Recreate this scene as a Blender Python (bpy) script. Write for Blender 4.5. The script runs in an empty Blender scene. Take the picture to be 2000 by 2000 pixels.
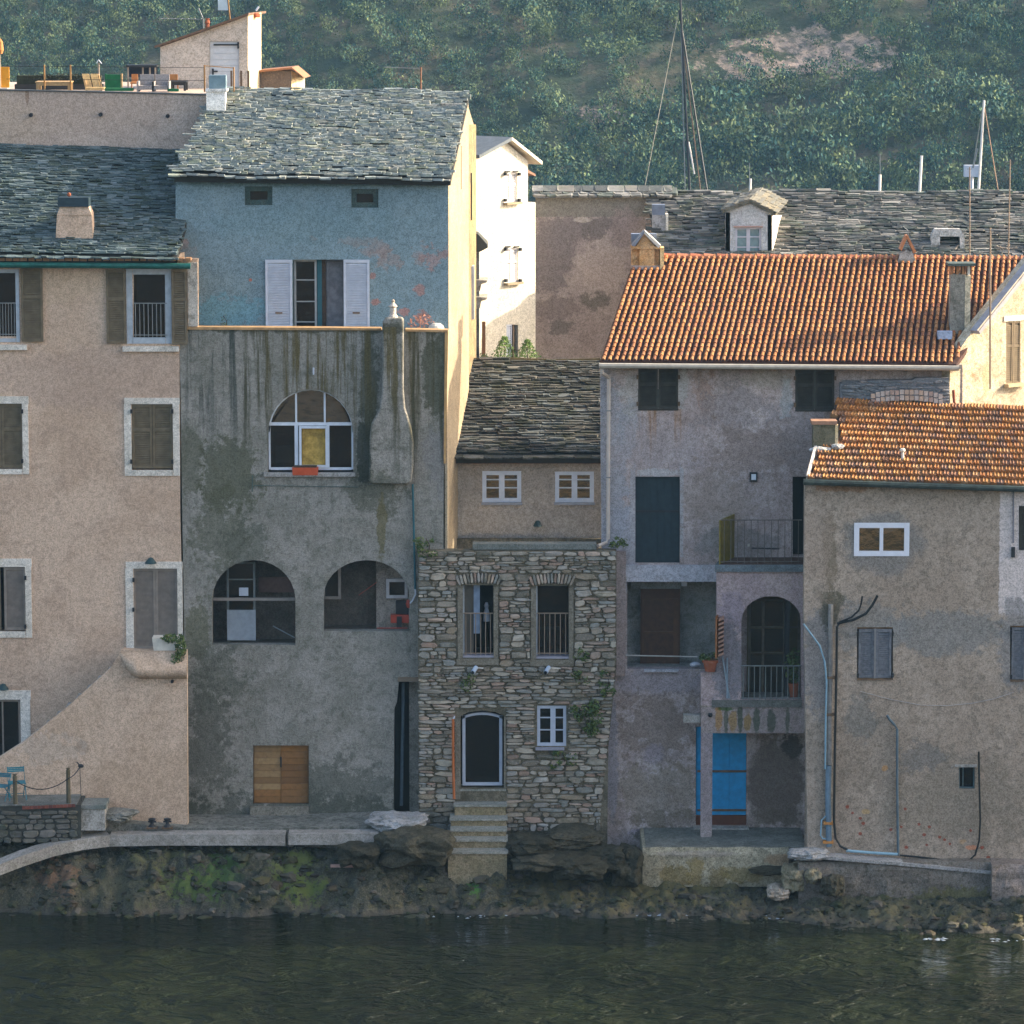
import bpy, math, random
import numpy as np
from mathutils import Vector, Matrix, noise, geometry
random.seed(7)
R = random.random
def U(a, b): return a + (b - a) * random.random()
scene = bpy.context.scene
COL = scene.collection

# ------------------------------------------------------------------ camera
CAM = Vector((0, -100, 23.3)); PITCH = math.radians(8); TH = 0.1234
cd = bpy.data.cameras.new("camera"); cam = bpy.data.objects.new("camera", cd); COL.objects.link(cam)
cam.location = CAM; cam.rotation_euler = (math.radians(90) - PITCH, 0, 0)
cd.sensor_width = 36; cd.lens = 18 / TH; cd.clip_start = 1; cd.clip_end = 9000
scene.camera = cam
# ------------------------------------------------------------------ light
SUN = Vector((math.cos(math.radians(25)) * math.cos(math.radians(10)),
              math.cos(math.radians(25)) * math.sin(math.radians(10)), math.sin(math.radians(25))))
world = bpy.data.worlds.new("World"); scene.world = world; world.use_nodes = True
wn = world.node_tree; wn.nodes.clear()
sky = wn.nodes.new("ShaderNodeTexSky"); sky.sky_type = 'NISHITA'; sky.sun_disc = False
sky.sun_elevation = math.radians(25); sky.sun_rotation = math.radians(80)
sky.air_density = 0.8; sky.dust_density = 3.0; sky.ozone_density = 0.4
bg = wn.nodes.new("ShaderNodeBackground"); bg.inputs[1].default_value = 0.15
wo = wn.nodes.new("ShaderNodeOutputWorld")
wn.links.new(sky.outputs[0], bg.inputs[0]); wn.links.new(bg.outputs[0], wo.inputs[0])
sl = bpy.data.lights.new("sun", 'SUN'); sl.energy = 3.0; sl.angle = math.radians(0.5); sl.color = (1.0, 0.86, 0.67)
so = bpy.data.objects.new("sun", sl); COL.objects.link(so)
so.rotation_euler = SUN.to_track_quat('Z', 'Y').to_euler(); so.location = (60, 20, 60)
scene.view_settings.view_transform = 'Standard'; scene.view_settings.look = 'None'
scene.view_settings.exposure = 1.8; scene.view_settings.gamma = 1.0
scene.view_settings.use_curve_mapping = False
scene.render.engine = 'CYCLES'
scene.cycles.use_denoising = True
scene.cycles.max_bounces = 6; scene.cycles.diffuse_bounces = 4; scene.cycles.glossy_bounces = 3
scene.cycles.transmission_bounces = 4; scene.cycles.transparent_max_bounces = 8; scene.cycles.volume_bounces = 0

# ------------------------------------------------------------------ photo measurement -> place
FWD = Vector((0, math.cos(PITCH), -math.sin(PITCH))); UPV = Vector((0, math.sin(PITCH), math.cos(PITCH)))
def ray(px, py): return FWD + Vector((1, 0, 0)) * ((px - 1000) / 1000 * TH) + UPV * ((1000 - py) / 1000 * TH)
class Plane:
    """an upright wall plane: origin, horizontal direction T, outward normal N"""
    def __init__(s, Y, ang=0.0, px0=1000):
        a = math.radians(ang)
        d = ray(px0, 1000); t = (Y - CAM.y) / d.y
        p = CAM + d * t
        s.O = Vector((p.x, Y, 0)); s.T = Vector((math.cos(a), math.sin(a), 0)); s.N = Vector((math.sin(a), -math.cos(a), 0)); s.Y = Y
    def at(s, px, py):
        d = ray(px, py); t = (s.O - CAM).dot(s.N) / d.dot(s.N); p = CAM + d * t
        return (p - s.O).dot(s.T), p.z
    def pt(s, a, z, d=0.0): return s.O + s.T * a + Vector((0, 0, z)) + s.N * d
    def P(s, px, py, d=0.0):
        a, z = s.at(px, py); return s.pt(a, z, d)
    def rect(s, x0, y0, x1, y1):
        ym = (y0 + y1) / 2
        return s.at(x0, ym)[0], s.at(x1, ym)[0], s.at(x0, y1)[1], s.at(x0, y0)[1]
def P(px, py, Y): return Plane(Y).P(px, py)
def proj(p):
    v = p - CAM; f = v.dot(FWD)
    return 1000 + v.x / f / TH * 1000, 1000 - v.dot(UPV) / f / TH * 1000

# ------------------------------------------------------------------ materials
class N:
    def __init__(s, name):
        s.m = bpy.data.materials.new(name); s.m.use_nodes = True; s.t = s.m.node_tree; s.t.nodes.clear()
        s.out = s.t.nodes.new("ShaderNodeOutputMaterial"); s.pos = s.n("ShaderNodeNewGeometry").outputs["Position"]
    def n(s, k, **kw):
        x = s.t.nodes.new(k)
        for a, b in kw.items(): setattr(x, a, b)
        return x
    def L(s, a, b):
        if isinstance(a, (int, float)): b.default_value = a
        elif isinstance(a, tuple): b.default_value = a if len(a) == 4 or b.type == 'VECTOR' else (*a, 1)
        else: s.t.links.new(a, b)
    def math(s, op, a, b=None, c=None, clamp=False):
        x = s.n("ShaderNodeMath", operation=op, use_clamp=clamp)
        s.L(a, x.inputs[0])
        if b is not None: s.L(b, x.inputs[1])
        if c is not None: s.L(c, x.inputs[2])
        return x.outputs[0]
    def scalev(s, v, sc):
        x = s.n("ShaderNodeVectorMath", operation='MULTIPLY'); s.L(v, x.inputs[0]); x.inputs[1].default_value = sc
        return x.outputs[0]
    def noise(s, scale, detail=5, rough=.6, vec=None, dist=0.0):
        x = s.n("ShaderNodeTexNoise"); s.L(vec if vec is not None else s.pos, x.inputs["Vector"])
        x.inputs["Scale"].default_value = scale; x.inputs["Detail"].default_value = detail
        x.inputs["Roughness"].default_value = rough; x.inputs["Distortion"].default_value = dist
        return x.outputs["Fac"]
    def voro(s, scale, vec=None, feature='F1'):
        x = s.n("ShaderNodeTexVoronoi", feature=feature); s.L(vec if vec is not None else s.pos, x.inputs["Vector"])
        x.inputs["Scale"].default_value = scale
        return x
    def step(s, v, a, b):
        x = s.n("ShaderNodeMapRange", interpolation_type='SMOOTHSTEP'); s.L(v, x.inputs[0])
        x.inputs[1].default_value = a; x.inputs[2].default_value = b
        return x.outputs[0]
    def mix(s, f, a, b, blend='MIX'):
        x = s.n("ShaderNodeMix", data_type='RGBA', blend_type=blend)
        s.L(f, x.inputs[0]); s.L(a, x.inputs[6]); s.L(b, x.inputs[7]); return x.outputs[2]
    def ramp(s, v, stops, interp='LINEAR'):
        x = s.n("ShaderNodeValToRGB"); cr = x.color_ramp; cr.interpolation = interp; s.L(v, x.inputs[0])
        while len(cr.elements) < len(stops): cr.elements.new(0.5)
        for e, (p, c) in zip(cr.elements, stops): e.position = p; e.color = (*c, 1)
        return x.outputs[0]
    def bump(s, h, dist, strength=1.0, nrm=None):
        x = s.n("ShaderNodeBump"); s.L(h, x.inputs["Height"]); x.inputs["Distance"].default_value = dist
        x.inputs["Strength"].default_value = strength
        if nrm is not None: s.L(nrm, x.inputs["Normal"])
        return x.outputs[0]
    def finish(s, col, rough=.85, nrm=None, spec=.25, metal=0.0, **kw):
        b = s.n("ShaderNodeBsdfPrincipled"); s.L(col, b.inputs["Base Color"]); s.L(rough, b.inputs["Roughness"])
        b.inputs["Specular IOR Level"].default_value = spec; b.inputs["Metallic"].default_value = metal
        for k, v in kw.items(): s.L(v, b.inputs[k])
        if nrm is not None: s.L(nrm, b.inputs["Normal"])
        s.t.links.new(b.outputs[0], s.out.inputs[0]); s.bsdf = b
        return s.m
_simple = {}
def paint(name, col, rough=.6, var=.18, scale=6, bump=.002, metal=0.0, spec=.3):
    """painted wood / metal / cloth with worn colour and fine relief"""
    if name in _simple: return _simple[name]
    k = N(name); n1 = k.noise(scale, 6, .65); n2 = k.noise(scale * 9, 3, .6)
    c = k.mix(k.step(n1, .3, .72), tuple(x * (1 - var) for x in col), tuple(min(1, x * (1 + var)) for x in col))
    c = k.mix(k.math('MULTIPLY', n2, .35), c, tuple(x * (1 - 1.6 * var) if var < .5 else x * .3 for x in col))
    _simple[name] = k.finish(c, rough, k.bump(n2, bump) if bump else None, spec, metal)
    return _simple[name]
def plaster(name, base, alt, dirt=(.07, .075, .06), var=.5, patches=(), streaks=(), Y=0.0, scale=.55, bump=.012, pit=0.0, dirtamt=.5):
    """old render: broad mottling, soft dirt, stains of their own shape (patches) and vertical runs (streaks)"""
    k = N(name)
    n1 = k.noise(scale, 8, .68, dist=.3); n2 = k.noise(scale * 5, 7, .7); n3 = k.noise(17, 5, .75); n4 = k.noise(60, 2, .6)
    c = k.mix(k.step(n1, .5 - var * .16, .5 + var * .16), base, alt)
    c = k.mix(k.math('MULTIPLY', k.step(n2, .49, .62), dirtamt), c, dirt)
    sep = k.n("ShaderNodeSeparateXYZ"); k.L(k.pos, sep.inputs[0])
    X, Z = sep.outputs[0], sep.outputs[2]
    hs = None
    wob = k.math('SUBTRACT', k.noise(1.7, 7, .72), .5); wobf = k.math('SUBTRACT', k.noise(5.5, 6, .75), .5)
    for (px, py, rx, rz, pc, amt, w, *o) in patches:
        q = P(px, py, Y); ax = rx / 80.; az = rz / 80.
        dx = k.math('DIVIDE', k.math('SUBTRACT', X, q.x), ax); dz = k.math('DIVIDE', k.math('SUBTRACT', Z, q.z), az)
        if o:
            d = k.math('MAXIMUM', k.math('ABSOLUTE', dx), k.math('ABSOLUTE', dz))
            s0, s1 = 1.04, .96
        else:
            d = k.math('SQRT', k.math('ADD', k.math('MULTIPLY', dx, dx), k.math('MULTIPLY', dz, dz))); s0, s1 = 1.15, .8
        d = k.math('ADD', d, k.math('ADD', k.math('MULTIPLY', wob, 8 * w), k.math('MULTIPLY', wobf, 5.5 * w)))
        m = k.math('MULTIPLY', k.step(d, s1, s0), -1.0); m = k.math('ADD', m, 1.0)
        c = k.mix(k.math('MULTIPLY', m, amt), c, pc)
    for (px0, px1, ytop, ln, pc, amt, thr) in streaks:
        a, b = P(px0, ytop, Y), P(px1, ytop, Y)
        v = k.scalev(k.pos, (3.6, 1.0, .16)); st = k.step(k.noise(1.0, 6, .72, v), thr, thr + .16)
        fall = k.n("ShaderNodeMapRange"); k.L(Z, fall.inputs[0])
        fall.inputs[1].default_value = a.z - ln / 80. ; fall.inputs[2].default_value = a.z
        side = k.math('MULTIPLY', k.step(X, a.x - .15, a.x + .15), k.math('SUBTRACT', 1.0, k.step(X, b.x - .15, b.x + .15)))
        over = k.math('LESS_THAN', Z, a.z + .05)
        f = k.math('MULTIPLY', k.math('MULTIPLY', st, k.step(fall.outputs[0], 0.0, .75)), k.math('MULTIPLY', side, over))
        c = k.mix(k.math('MULTIPLY', f, amt), c, pc)
    n5 = k.noise(34, 3, .8); n6 = k.noise(7, 5, .75)
    for nn, lo, hi, dk, am in ((n6, .42, .60, .80, .7), (n3, .43, .60, .66, .6), (n5, .48, .62, .58, .6)):
        c = k.mix(k.math('MULTIPLY', k.step(nn, lo, hi), am), c, k.mix(1.0, c, (dk, dk, dk * .97), 'MULTIPLY'))
    c = k.mix(k.math('MULTIPLY', k.step(n4, .46, .58), .5), c, k.mix(1.0, c, (1.45, 1.43, 1.40), 'MULTIPLY'))
    vd = k.n("ShaderNodeTexVoronoi", feature='DISTANCE_TO_EDGE'); wv = k.n("ShaderNodeVectorMath", operation='ADD'); nz = k.n("ShaderNodeTexNoise"); k.L(k.pos, nz.inputs["Vector"]); nz.inputs["Scale"].default_value = 1.6; nz.inputs["Detail"].default_value = 6
    k.L(k.pos, wv.inputs[0]); k.L(k.scalev(nz.outputs["Color"], (1.1, 1.1, 1.1)), wv.inputs[1]); k.L(wv.outputs[0], vd.inputs["Vector"]); vd.inputs["Scale"].default_value = .55
    crack = k.math('MULTIPLY', k.math('SUBTRACT', 1.0, k.step(vd.outputs["Distance"], .004, .014)), k.step(k.noise(.45, 3, .6), .54, .62))
    c = k.mix(k.math('MULTIPLY', crack, .32), c, k.mix(1.0, c, (.4, .4, .38), 'MULTIPLY'))
    c = k.mix(1.0, c, (1.30, 1.26, 1.19), 'MULTIPLY')     # light balance put into the colour: every render warmed against blue skylight
    h = k.math('ADD', k.math('MULTIPLY', n2, 1.0), k.math('MULTIPLY', n3, .6))
    h = k.math('ADD', h, k.math('MULTIPLY', k.math('ADD', n4, k.noise(3, 4, .6)), .5))
    return k.finish(c, .92, k.bump(h, bump), .12)
def pieces_mat(name, cols, rough=.8, var=.25, bump=.006, nscale=9, moss=None, mossamt=.5, spec=.25, mthr=.5):
    """every piece (slate, tile, stone, plank) has a tone of its own"""
    k = N(name)
    geo = k.n("ShaderNodeNewGeometry"); oi = k.n("ShaderNodeObjectInfo")
    v = k.math('FRACT', k.math('ADD', geo.outputs["Random Per Island"], oi.outputs["Random"]))
    c = k.ramp(v, [(i / len(cols), x) for i, x in enumerate(cols)], 'CONSTANT')
    v2 = k.math('FRACT', k.math('MULTIPLY', v, 7.31))
    c = k.mix(k.math('MULTIPLY', v2, var), c, (.02, .02, .02))
    n = k.noise(nscale, 6, .7); n2 = k.noise(nscale * 5, 3, .6)
    c = k.mix(k.math('MULTIPLY', k.step(n, .4, .7), .45), c, tuple(x * .45 for x in cols[0]))
    c = k.mix(k.math('MULTIPLY', k.step(n2, .5, .7), .3), c, tuple(min(1, x * 1.7) for x in cols[-1]))
    if moss: c = k.mix(k.math('MULTIPLY', k.step(k.noise(nscale * .35, 7, .75), mthr, mthr + .15), mossamt), c, moss)
    return k.finish(c, rough, k.bump(k.math('ADD', n, k.math('MULTIPLY', n2, .4)), bump), spec)
def glassy(name, tint=(.02, .024, .026), clear=.35, ior=1.9):
    k = N(name); n = k.noise(2.6, 4, .6)
    g = k.n("ShaderNodeBsdfPrincipled"); g.inputs["Base Color"].default_value = (*tint, 1); g.inputs["Roughness"].default_value = .04
    g.inputs["IOR"].default_value = ior; k.L(k.bump(n, .035), g.inputs["Normal"])
    t = k.n("ShaderNodeBsdfTransparent"); m = k.n("ShaderNodeMixShader"); m.inputs[0].default_value = clear
    k.t.links.new(g.outputs[0], m.inputs[1]); k.t.links.new(t.outputs[0], m.inputs[2]); k.t.links.new(m.outputs[0], k.out.inputs[0])
    return k.m

# ------------------------------------------------------------------ mesh building
class MB:
    def __init__(s): s.v = []; s.f = []
    def add(s, vs, fs):
        o = len(s.v); s.v += [tuple(x) for x in vs]; s.f += [tuple(i + o for i in f) for f in fs]; return s
    def hexa(s, p):   # 8 points: bottom 4 then top 4
        return s.add(p, [(0, 3, 2, 1), (4, 5, 6, 7), (0, 1, 5, 4), (1, 2, 6, 5), (2, 3, 7, 6), (3, 0, 4, 7)])
    def box(s, x0, x1, y0, y1, z0, z1):
        return s.hexa([(x0, y0, z0), (x1, y0, z0), (x1, y1, z0), (x0, y1, z0), (x0, y0, z1), (x1, y0, z1), (x1, y1, z1), (x0, y1, z1)])
    def wbox(s, pl, x0, y0, x1, y1, d0, d1):   # box on a wall plane, photo rectangle, depth d0..d1 outward
        a, b, z0, z1 = pl.rect(x0, y0, x1, y1)
        return s.hexa([pl.pt(a, z0, d1), pl.pt(b, z0, d1), pl.pt(b, z0, d0), pl.pt(a, z0, d0),
                       pl.pt(a, z1, d1), pl.pt(b, z1, d1), pl.pt(b, z1, d0), pl.pt(a, z1, d0)])
    def poly(s, pts, off):   # extruded polygon of world points
        n = len(pts); off = Vector(off); b = [Vector(p) + off for p in pts]
        return s.add(list(pts) + b, [tuple(range(n)), tuple(range(2 * n - 1, n - 1, -1))] + [(i, i + n, (i + 1) % n + n, (i + 1) % n) for i in range(n)])
    def wpoly(s, pl, px, d0, d1): return s.poly([pl.P(x, y, d1) for x, y in px], pl.N * (d0 - d1))
    def tube(s, pts, r, n=6, r1=None):
        pts = [Vector(p) for p in pts]; m = len(pts); vs = []; fs = []
        for i, p in enumerate(pts):
            t = (pts[min(i + 1, m - 1)] - pts[max(i - 1, 0)]).normalized()
            u = t.cross(Vector((0, 0, 1)) if abs(t.z) < .9 else Vector((0, 1, 0))).normalized(); w = t.cross(u)
            rr = r if r1 is None else r + (r1 - r) * i / (m - 1)
            vs += [p + (u * math.cos(2 * math.pi * j / n) + w * math.sin(2 * math.pi * j / n)) * rr for j in range(n)]
        for i in range(m - 1):
            fs += [(i * n + j, i * n + (j + 1) % n, (i + 1) * n + (j + 1) % n, (i + 1) * n + j) for j in range(n)]
        fs += [tuple(range(n))[::-1], tuple(range((m - 1) * n, m * n))]
        return s.add(vs, fs)
    def lathe(s, c, prof, n=12):
        c = Vector(c); vs = []; fs = []
        for r, z in prof: vs += [c + Vector((r * math.cos(2 * math.pi * j / n), r * math.sin(2 * math.pi * j / n), z)) for j in range(n)]
        for i in range(len(prof) - 1):
            fs += [(i * n + j, i * n + (j + 1) % n, (i + 1) * n + (j + 1) % n, (i + 1) * n + j) for j in range(n)]
        fs += [tuple(range(n))[::-1], tuple(range((len(prof) - 1) * n, len(prof) * n))]
        return s.add(vs, fs)
    def build(s, name, mat, parent=None, smooth=False):
        off = Vector((0, 0, 0)); q = parent
        while q is not None: off += q.location; q = q.parent
        me = bpy.data.meshes.new(name)
        me.from_pydata([(x - off.x, y - off.y, z - off.z) for x, y, z in s.v], [], s.f); me.materials.append(mat)
        if smooth: me.polygons.foreach_set("use_smooth", [True] * len(me.polygons))
        o = bpy.data.objects.new(name, me); COL.objects.link(o); o.parent = parent
        return o
def tag(o, label=None, cat=None, group=None, kind=None):
    for k, v in (("label", label), ("category", cat), ("group", group), ("kind", kind)):
        if v: o[k] = v
    return o
def thing(name, loc, label, cat, group=None):
    o = bpy.data.objects.new(name, None); o.empty_display_size = .3; COL.objects.link(o); o.location = loc
    return tag(o, label, cat, group)
def copy_tree(o, parent=None):
    c = o.copy(); COL.objects.link(c); c.parent = parent
    for ch in list(o.children): copy_tree(ch, c)
    return c
def wall(name, mat, parent, pl, outer, holes=(), thick=.35, d=0.0):
    """a wall panel with real openings: front face, reveals and back"""
    loops = [[pl.at(x, y) for x, y in l] for l in [outer] + list(holes)]
    tri = geometry.tessellate_polygon([[Vector((a, b, 0)) for a, b in l] for l in loops])
    flat = [p for l in loops for p in l]; n = len(flat)
    vs = [pl.pt(a, b, d) for a, b in flat] + [pl.pt(a, b, d - thick) for a, b in flat]
    fs = [tuple(t) for t in tri] + [tuple(i + n for i in t[::-1]) for t in tri]; o = 0
    for l in loops:
        m = len(l); fs += [(o + i, o + (i + 1) % m, n + o + (i + 1) % m, n + o + i) for i in range(m)]; o += m
    mb = MB(); mb.add(vs, fs); return mb.build(name, mat, parent)
def rc(x0, y0, x1, y1): return [(x0, y0), (x1, y0), (x1, y1), (x0, y1)]
def arch(x0, y0, x1, y1, spring, n=14):   # opening with a round top: y0 crown, spring line
    cx = (x0 + x1) / 2; rx = (x1 - x0) / 2; ry = spring - y0
    return [(x0, y1)] + [(cx - rx * math.cos(math.pi * i / n), spring - ry * math.sin(math.pi * i / n)) for i in range(n + 1)] + [(x1, y1)]
def pieces(parent, name, many, variants, mats4, mat, limit=300):
    """first `limit` placements are single objects sharing meshes, the rest one joined mesh of kind stuff"""
    off = Vector((0, 0, 0)); q = parent
    while q is not None: off += q.location; q = q.parent
    ms = []
    for vs, fs in variants:
        me = bpy.data.meshes.new(name); me.from_pydata([tuple(v) for v in vs], [], fs); me.materials.append(mat); ms.append(me)
    rest = MB()
    for i, (k, M) in enumerate(mats4):
        k %= len(variants)
        if i < limit:
            o = bpy.data.objects.new(name, ms[k]); COL.objects.link(o); o.parent = parent
            M2 = M.copy(); M2.translation = M.translation - off; o.matrix_basis = M2
        else:
            vs, fs = variants[k]; rest.add([M @ Vector(v) for v in vs], fs)
    if rest.v:
        o = rest.build(many, mat, parent); o["kind"] = "stuff"
def frame_m(o, u, v, n, sx, sy, sz):
    return Matrix(((u.x * sx, v.x * sy, n.x * sz, o.x), (u.y * sx, v.y * sy, n.y * sz, o.y), (u.z * sx, v.z * sy, n.z * sz, o.z), (0, 0, 0, 1)))
def slate_variants(n=10, seed=3):
    rnd = random.Random(seed); out = []
    for i in range(n):
        j = lambda s: rnd.uniform(-s, s)
        o = [(-.5 + j(.03), .1 + j(.06)), (-.38 + j(.06), j(.05)), (j(.2), -.02 + j(.06)), (.38 + j(.06), j(.05)), (.5 + j(.03), .1 + j(.06)), (.48, 1), (-.48, 1)]
        m = len(o); z = [1 + j(.35) for _ in o]; z[5] = z[6] = .6
        vs = [(a, b, c) for (a, b), c in zip(o, z)] + [(a, b, 0) for a, b in o]
        out.append((vs, [tuple(range(m))] + [(q, q + m, (q + 1) % m + m, (q + 1) % m) for q in range(m)]))
    return out
SLATES = slate_variants()
def slate_roof(parent, name, E0, E1, R1, R0, expo, w0, w1, mat, thick=.035, deckmat=None, hidden=None, wav=.02, limit=300):
    """stone slates laid in rows between eave E0-E1 and ridge R0-R1 (world points)"""
    n = (E1 - E0).cross(R0 - E0).normalized()
    if n.z < 0: n = -n
    mb = MB(); mb.poly([E0, E1, R1, R0], n * -.16); roof = mb.build(name, deckmat or mat, parent)
    H = ((R0 - E0).length + (R1 - E1).length) / 2; rows = max(3, int(H / expo)); ms = []
    for j in range(rows):
        v = (j + U(-.18, .18)) / rows if j else -0.03
        a = E0.lerp(R0, v); b = E1.lerp(R1, v); u = (b - a).normalized(); L = (b - a).length
        up = (E0.lerp(R0, v + .01) - a).normalized() if False else n.cross(u).normalized()
        x = U(-.3, 0); 
        while x < L - .03:
            w = min(U(w0, w1), max(L - x, .12)); p = a + u * (x + w / 2)
            sag = wav * noise.noise(p * .9)
            tz = math.radians(U(-2.5, 2.5)); uu = (u * math.cos(tz) + up * math.sin(tz)); vv = n.cross(uu).normalized()
            tl = U(.015, .055) / expo; vv2 = (vv - n * tl * .8).normalized(); nn = uu.cross(vv2).normalized()
            q = p + n * (.03 + sag + expo * tl * .9 + U(0, .012)) + up * U(-.025, .025)
            X, Y = proj(q)
            if -45 < X < 2045 and not (hidden and hidden(X, Y)) and x + w > .05:
                ms.append((random.randrange(10), frame_m(q, uu, vv2, nn, w * 1.01, expo * U(1.7, 2.1), thick * U(.7, 1.5))))
            x += w
    pieces(roof, "slate", "slates", SLATES, ms, mat, limit)
    return roof
def louvre_leaf(mb, pl, x0, y0, x1, y1, d0, d1, mid=True, slat=.045):
    """a shutter leaf: stiles, rails and sloping slats"""
    a, b, z0, z1 = pl.rect(x0, y0, x1, y1); s = min(.055, (b - a) * .16); B = lambda a0, a1, c0, c1, e0, e1: mb.hexa(
        [pl.pt(a0, c0, e1), pl.pt(a1, c0, e1), pl.pt(a1, c0, e0), pl.pt(a0, c0, e0), pl.pt(a0, c1, e1), pl.pt(a1, c1, e1), pl.pt(a1, c1, e0), pl.pt(a0, c1, e0)])
    B(a, a + s, z0, z1, d0, d1); B(b - s, b, z0, z1, d0, d1); B(a + s, b - s, z0, z0 + s * 1.3, d0, d1); B(a + s, b - s, z1 - s * 1.3, z1, d0, d1)
    zm = z0 + (z1 - z0) * .6
    if mid: B(a + s, b - s, zm - s * .7, zm + s * .7, d0, d1)
    z = z0 + s * 1.4
    while z < z1 - s * 1.4 - slat:
        if not (mid and zm - s < z + slat / 2 < zm + s):
            e0, e1 = d0 + (d1 - d0) * .15, d0 + (d1 - d0) * .85
            p = [pl.pt(a + s, z + slat * .75, e0), pl.pt(b - s, z + slat * .75, e0), pl.pt(b - s, z, e1), pl.pt(a + s, z, e1)]
            mb.poly(p, (0, 0, slat * .28))
        z += slat
def leaves(mb, c, r, n, size, rnd=random, flat=0.0, shell=.35):
    for _ in range(n):
        while True:
            q = Vector((rnd.uniform(-1, 1), rnd.uniform(-1, 1), rnd.uniform(-1, 1)))
            if shell < q.length < 1: break
        p = Vector(c) + Vector((q.x * r[0], q.y * r[1], q.z * r[2]))
        u = Vector((rnd.uniform(-1, 1), rnd.uniform(-1, 1), rnd.uniform(-1, 1))).normalized(); w = u.orthogonal().normalized()
        s = size * rnd.uniform(.6, 1.4)
        mb.add([p - u * s, p + w * s * .45, p + u * s, p - w * s * .45], [(0, 1, 2, 3)])
def rockmesh(mb, c, r, seed, sub=3, amp=.28, box=0.0):
    """a lumpy boulder"""
    import bmesh
    bm = bmesh.new(); bmesh.ops.create_icosphere(bm, subdivisions=sub, radius=1); off = Vector((seed * 7.1, seed * 3.3, 1.7))
    vs = []
    for v in bm.verts:
        q = v.co.copy()
        if box: m = max(abs(q.x), abs(q.y), abs(q.z)); q = q.lerp(q / m, box)
        q *= 1 + amp * noise.fractal(q * 1.3 + off, .9, 2.1, 4) + amp * .35 * noise.noise(q * 4 + off)
        vs.append(Vector(c) + Vector((q.x * r[0], q.y * r[1], q.z * r[2])))
    mb.add(vs, [tuple(x.index for x in f.verts) for f in bm.faces]); bm.free()

# ------------------------------------------------------------------ the setting: sea, land, shore, hills
def grid_mesh(name, xs, ys, hf, mat, parent=None, smooth=True):
    nx, ny = len(xs), len(ys); vs = [(x, y, hf(x, y)) for y in ys for x in xs]
    fs = [(j * nx + i, j * nx + i + 1, (j + 1) * nx + i + 1, (j + 1) * nx + i) for j in range(ny - 1) for i in range(nx - 1)]
    m = MB(); m.v = vs; m.f = fs; return m.build(name, mat, parent, smooth)
def lerps(t, tab):
    if t <= tab[0][0]: return tab[0][1:]
    for a, b in zip(tab, tab[1:]):
        if t <= b[0]:
            f = (t - a[0]) / (b[0] - a[0]); return tuple(x + (y - x) * f for x, y in zip(a[1:], b[1:]))
    return tab[-1][1:]
# sea
k = N("sea_water")
v1 = k.scalev(k.pos, (.75, 1.2, 1)); w1 = k.noise(1.1, 3, .6, v1, 1.0); w2 = k.noise(4.5, 4, .65, v1, .6); w3 = k.noise(.16, 3, .5)
h = k.math('ADD', k.math('MULTIPLY', w1, 1.0), k.math('MULTIPLY', w2, .20))
wcol = k.mix(k.step(w3, .4, .65), (.007, .010, .004), (.016, .021, .009))
MSEA = k.finish(wcol, .035, k.bump(h, .75), .14); k.bsdf.inputs["IOR"].default_value = 1.34
m = MB(); m.add([(-4000, -4000, 0), (4000, -4000, 0), (4000, 4000, 0), (-4000, 4000, 0)], [(0, 1, 2, 3)])
tag(m.build("sea", MSEA), kind="structure")
# village ground behind the facades (streets and yards, stone quay on the harbour side)
MGROUND = plaster("packed_ground", (.16, .14, .12), (.22, .19, .16), scale=.3)
m = MB(); m.box(-60, 60, .3, 46, -3, 1.1); tag(m.build("ground", MGROUND), kind="structure")
# rocky shore
PROF = [(-200, -3.0, -1.7, 1.35), (0, -3.1, -1.8, 1.4), (300, -3.4, -2.2, 1.30), (740, -3.3, -2.1, 1.25), (880, -3.4, -2.0, 1.0), (1000, -3.4, -1.6, .95),
        (1240, -3.6, -1.7, .62), (1545, -4.2, -2.3, .35), (1650, -4.6, -3.0, .4), (1750, -5.0, -3.2, .38), (2000, -5.6, -3.4, .42), (2200, -5.8, -3.4, .45)]
def shore_h(x, y):
    px = 1000 + x / (12.33) * 1000; yw, yt, zt = lerps(px, PROF)
    q = Vector((x, y, 0)); wob = .35 * noise.noise(Vector((x * .7, 3.1, 0))) + .12 * noise.noise(Vector((x * 2.6, 9.1, 0)))
    t = (y - yw - wob) / (yt - yw)
    b = zt * (max(0, min(1, t)) ** .7) if t > 0 else t * .7
    r = noise.fractal(q * 1.1, .8, 2.2, 5); c = abs(noise.noise(q * 2.3 + Vector((5, 1, 0)))) ; g = noise.noise(q * 7)
    v, _ = noise.voronoi(Vector((x * 1.6, y * 2.0, 2)), distance_metric='DISTANCE', exponent=2.5)
    blk = min(.22, (v[1] - v[0]) * .5)
    k = .45 if t > 1.1 else 1
    return b + k * (.17 * r - .13 * (1 - c) ** 3 + .06 * g + .05 * noise.noise(q * 15) + blk * .45) - .05
S = "shore_rock"; k = N(S); Ysh = -2.8
n1 = k.noise(1.3, 8, .7); n2 = k.noise(6, 7, .75); n3 = k.noise(30, 4, .7)
c = k.mix(k.step(n1, .38, .62), (.050, .047, .026), (.022, .025, .014))
c = k.mix(k.math('MULTIPLY', k.step(n2, .48, .68), .7), c, (.13, .12, .095))
c = k.mix(k.math('MULTIPLY', k.step(k.noise(2.2, 6, .75, dist=.6), .52, .62), .7), c, (.10, .085, .03))
c = k.mix(k.math('MULTIPLY', k.step(n3, .48, .62), .55), c, (.15, .14, .085)); c = k.mix(k.math('MULTIPLY', k.step(k.noise(14, 5, .8), .5, .6), .7), c, (.018, .018, .013))
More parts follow.
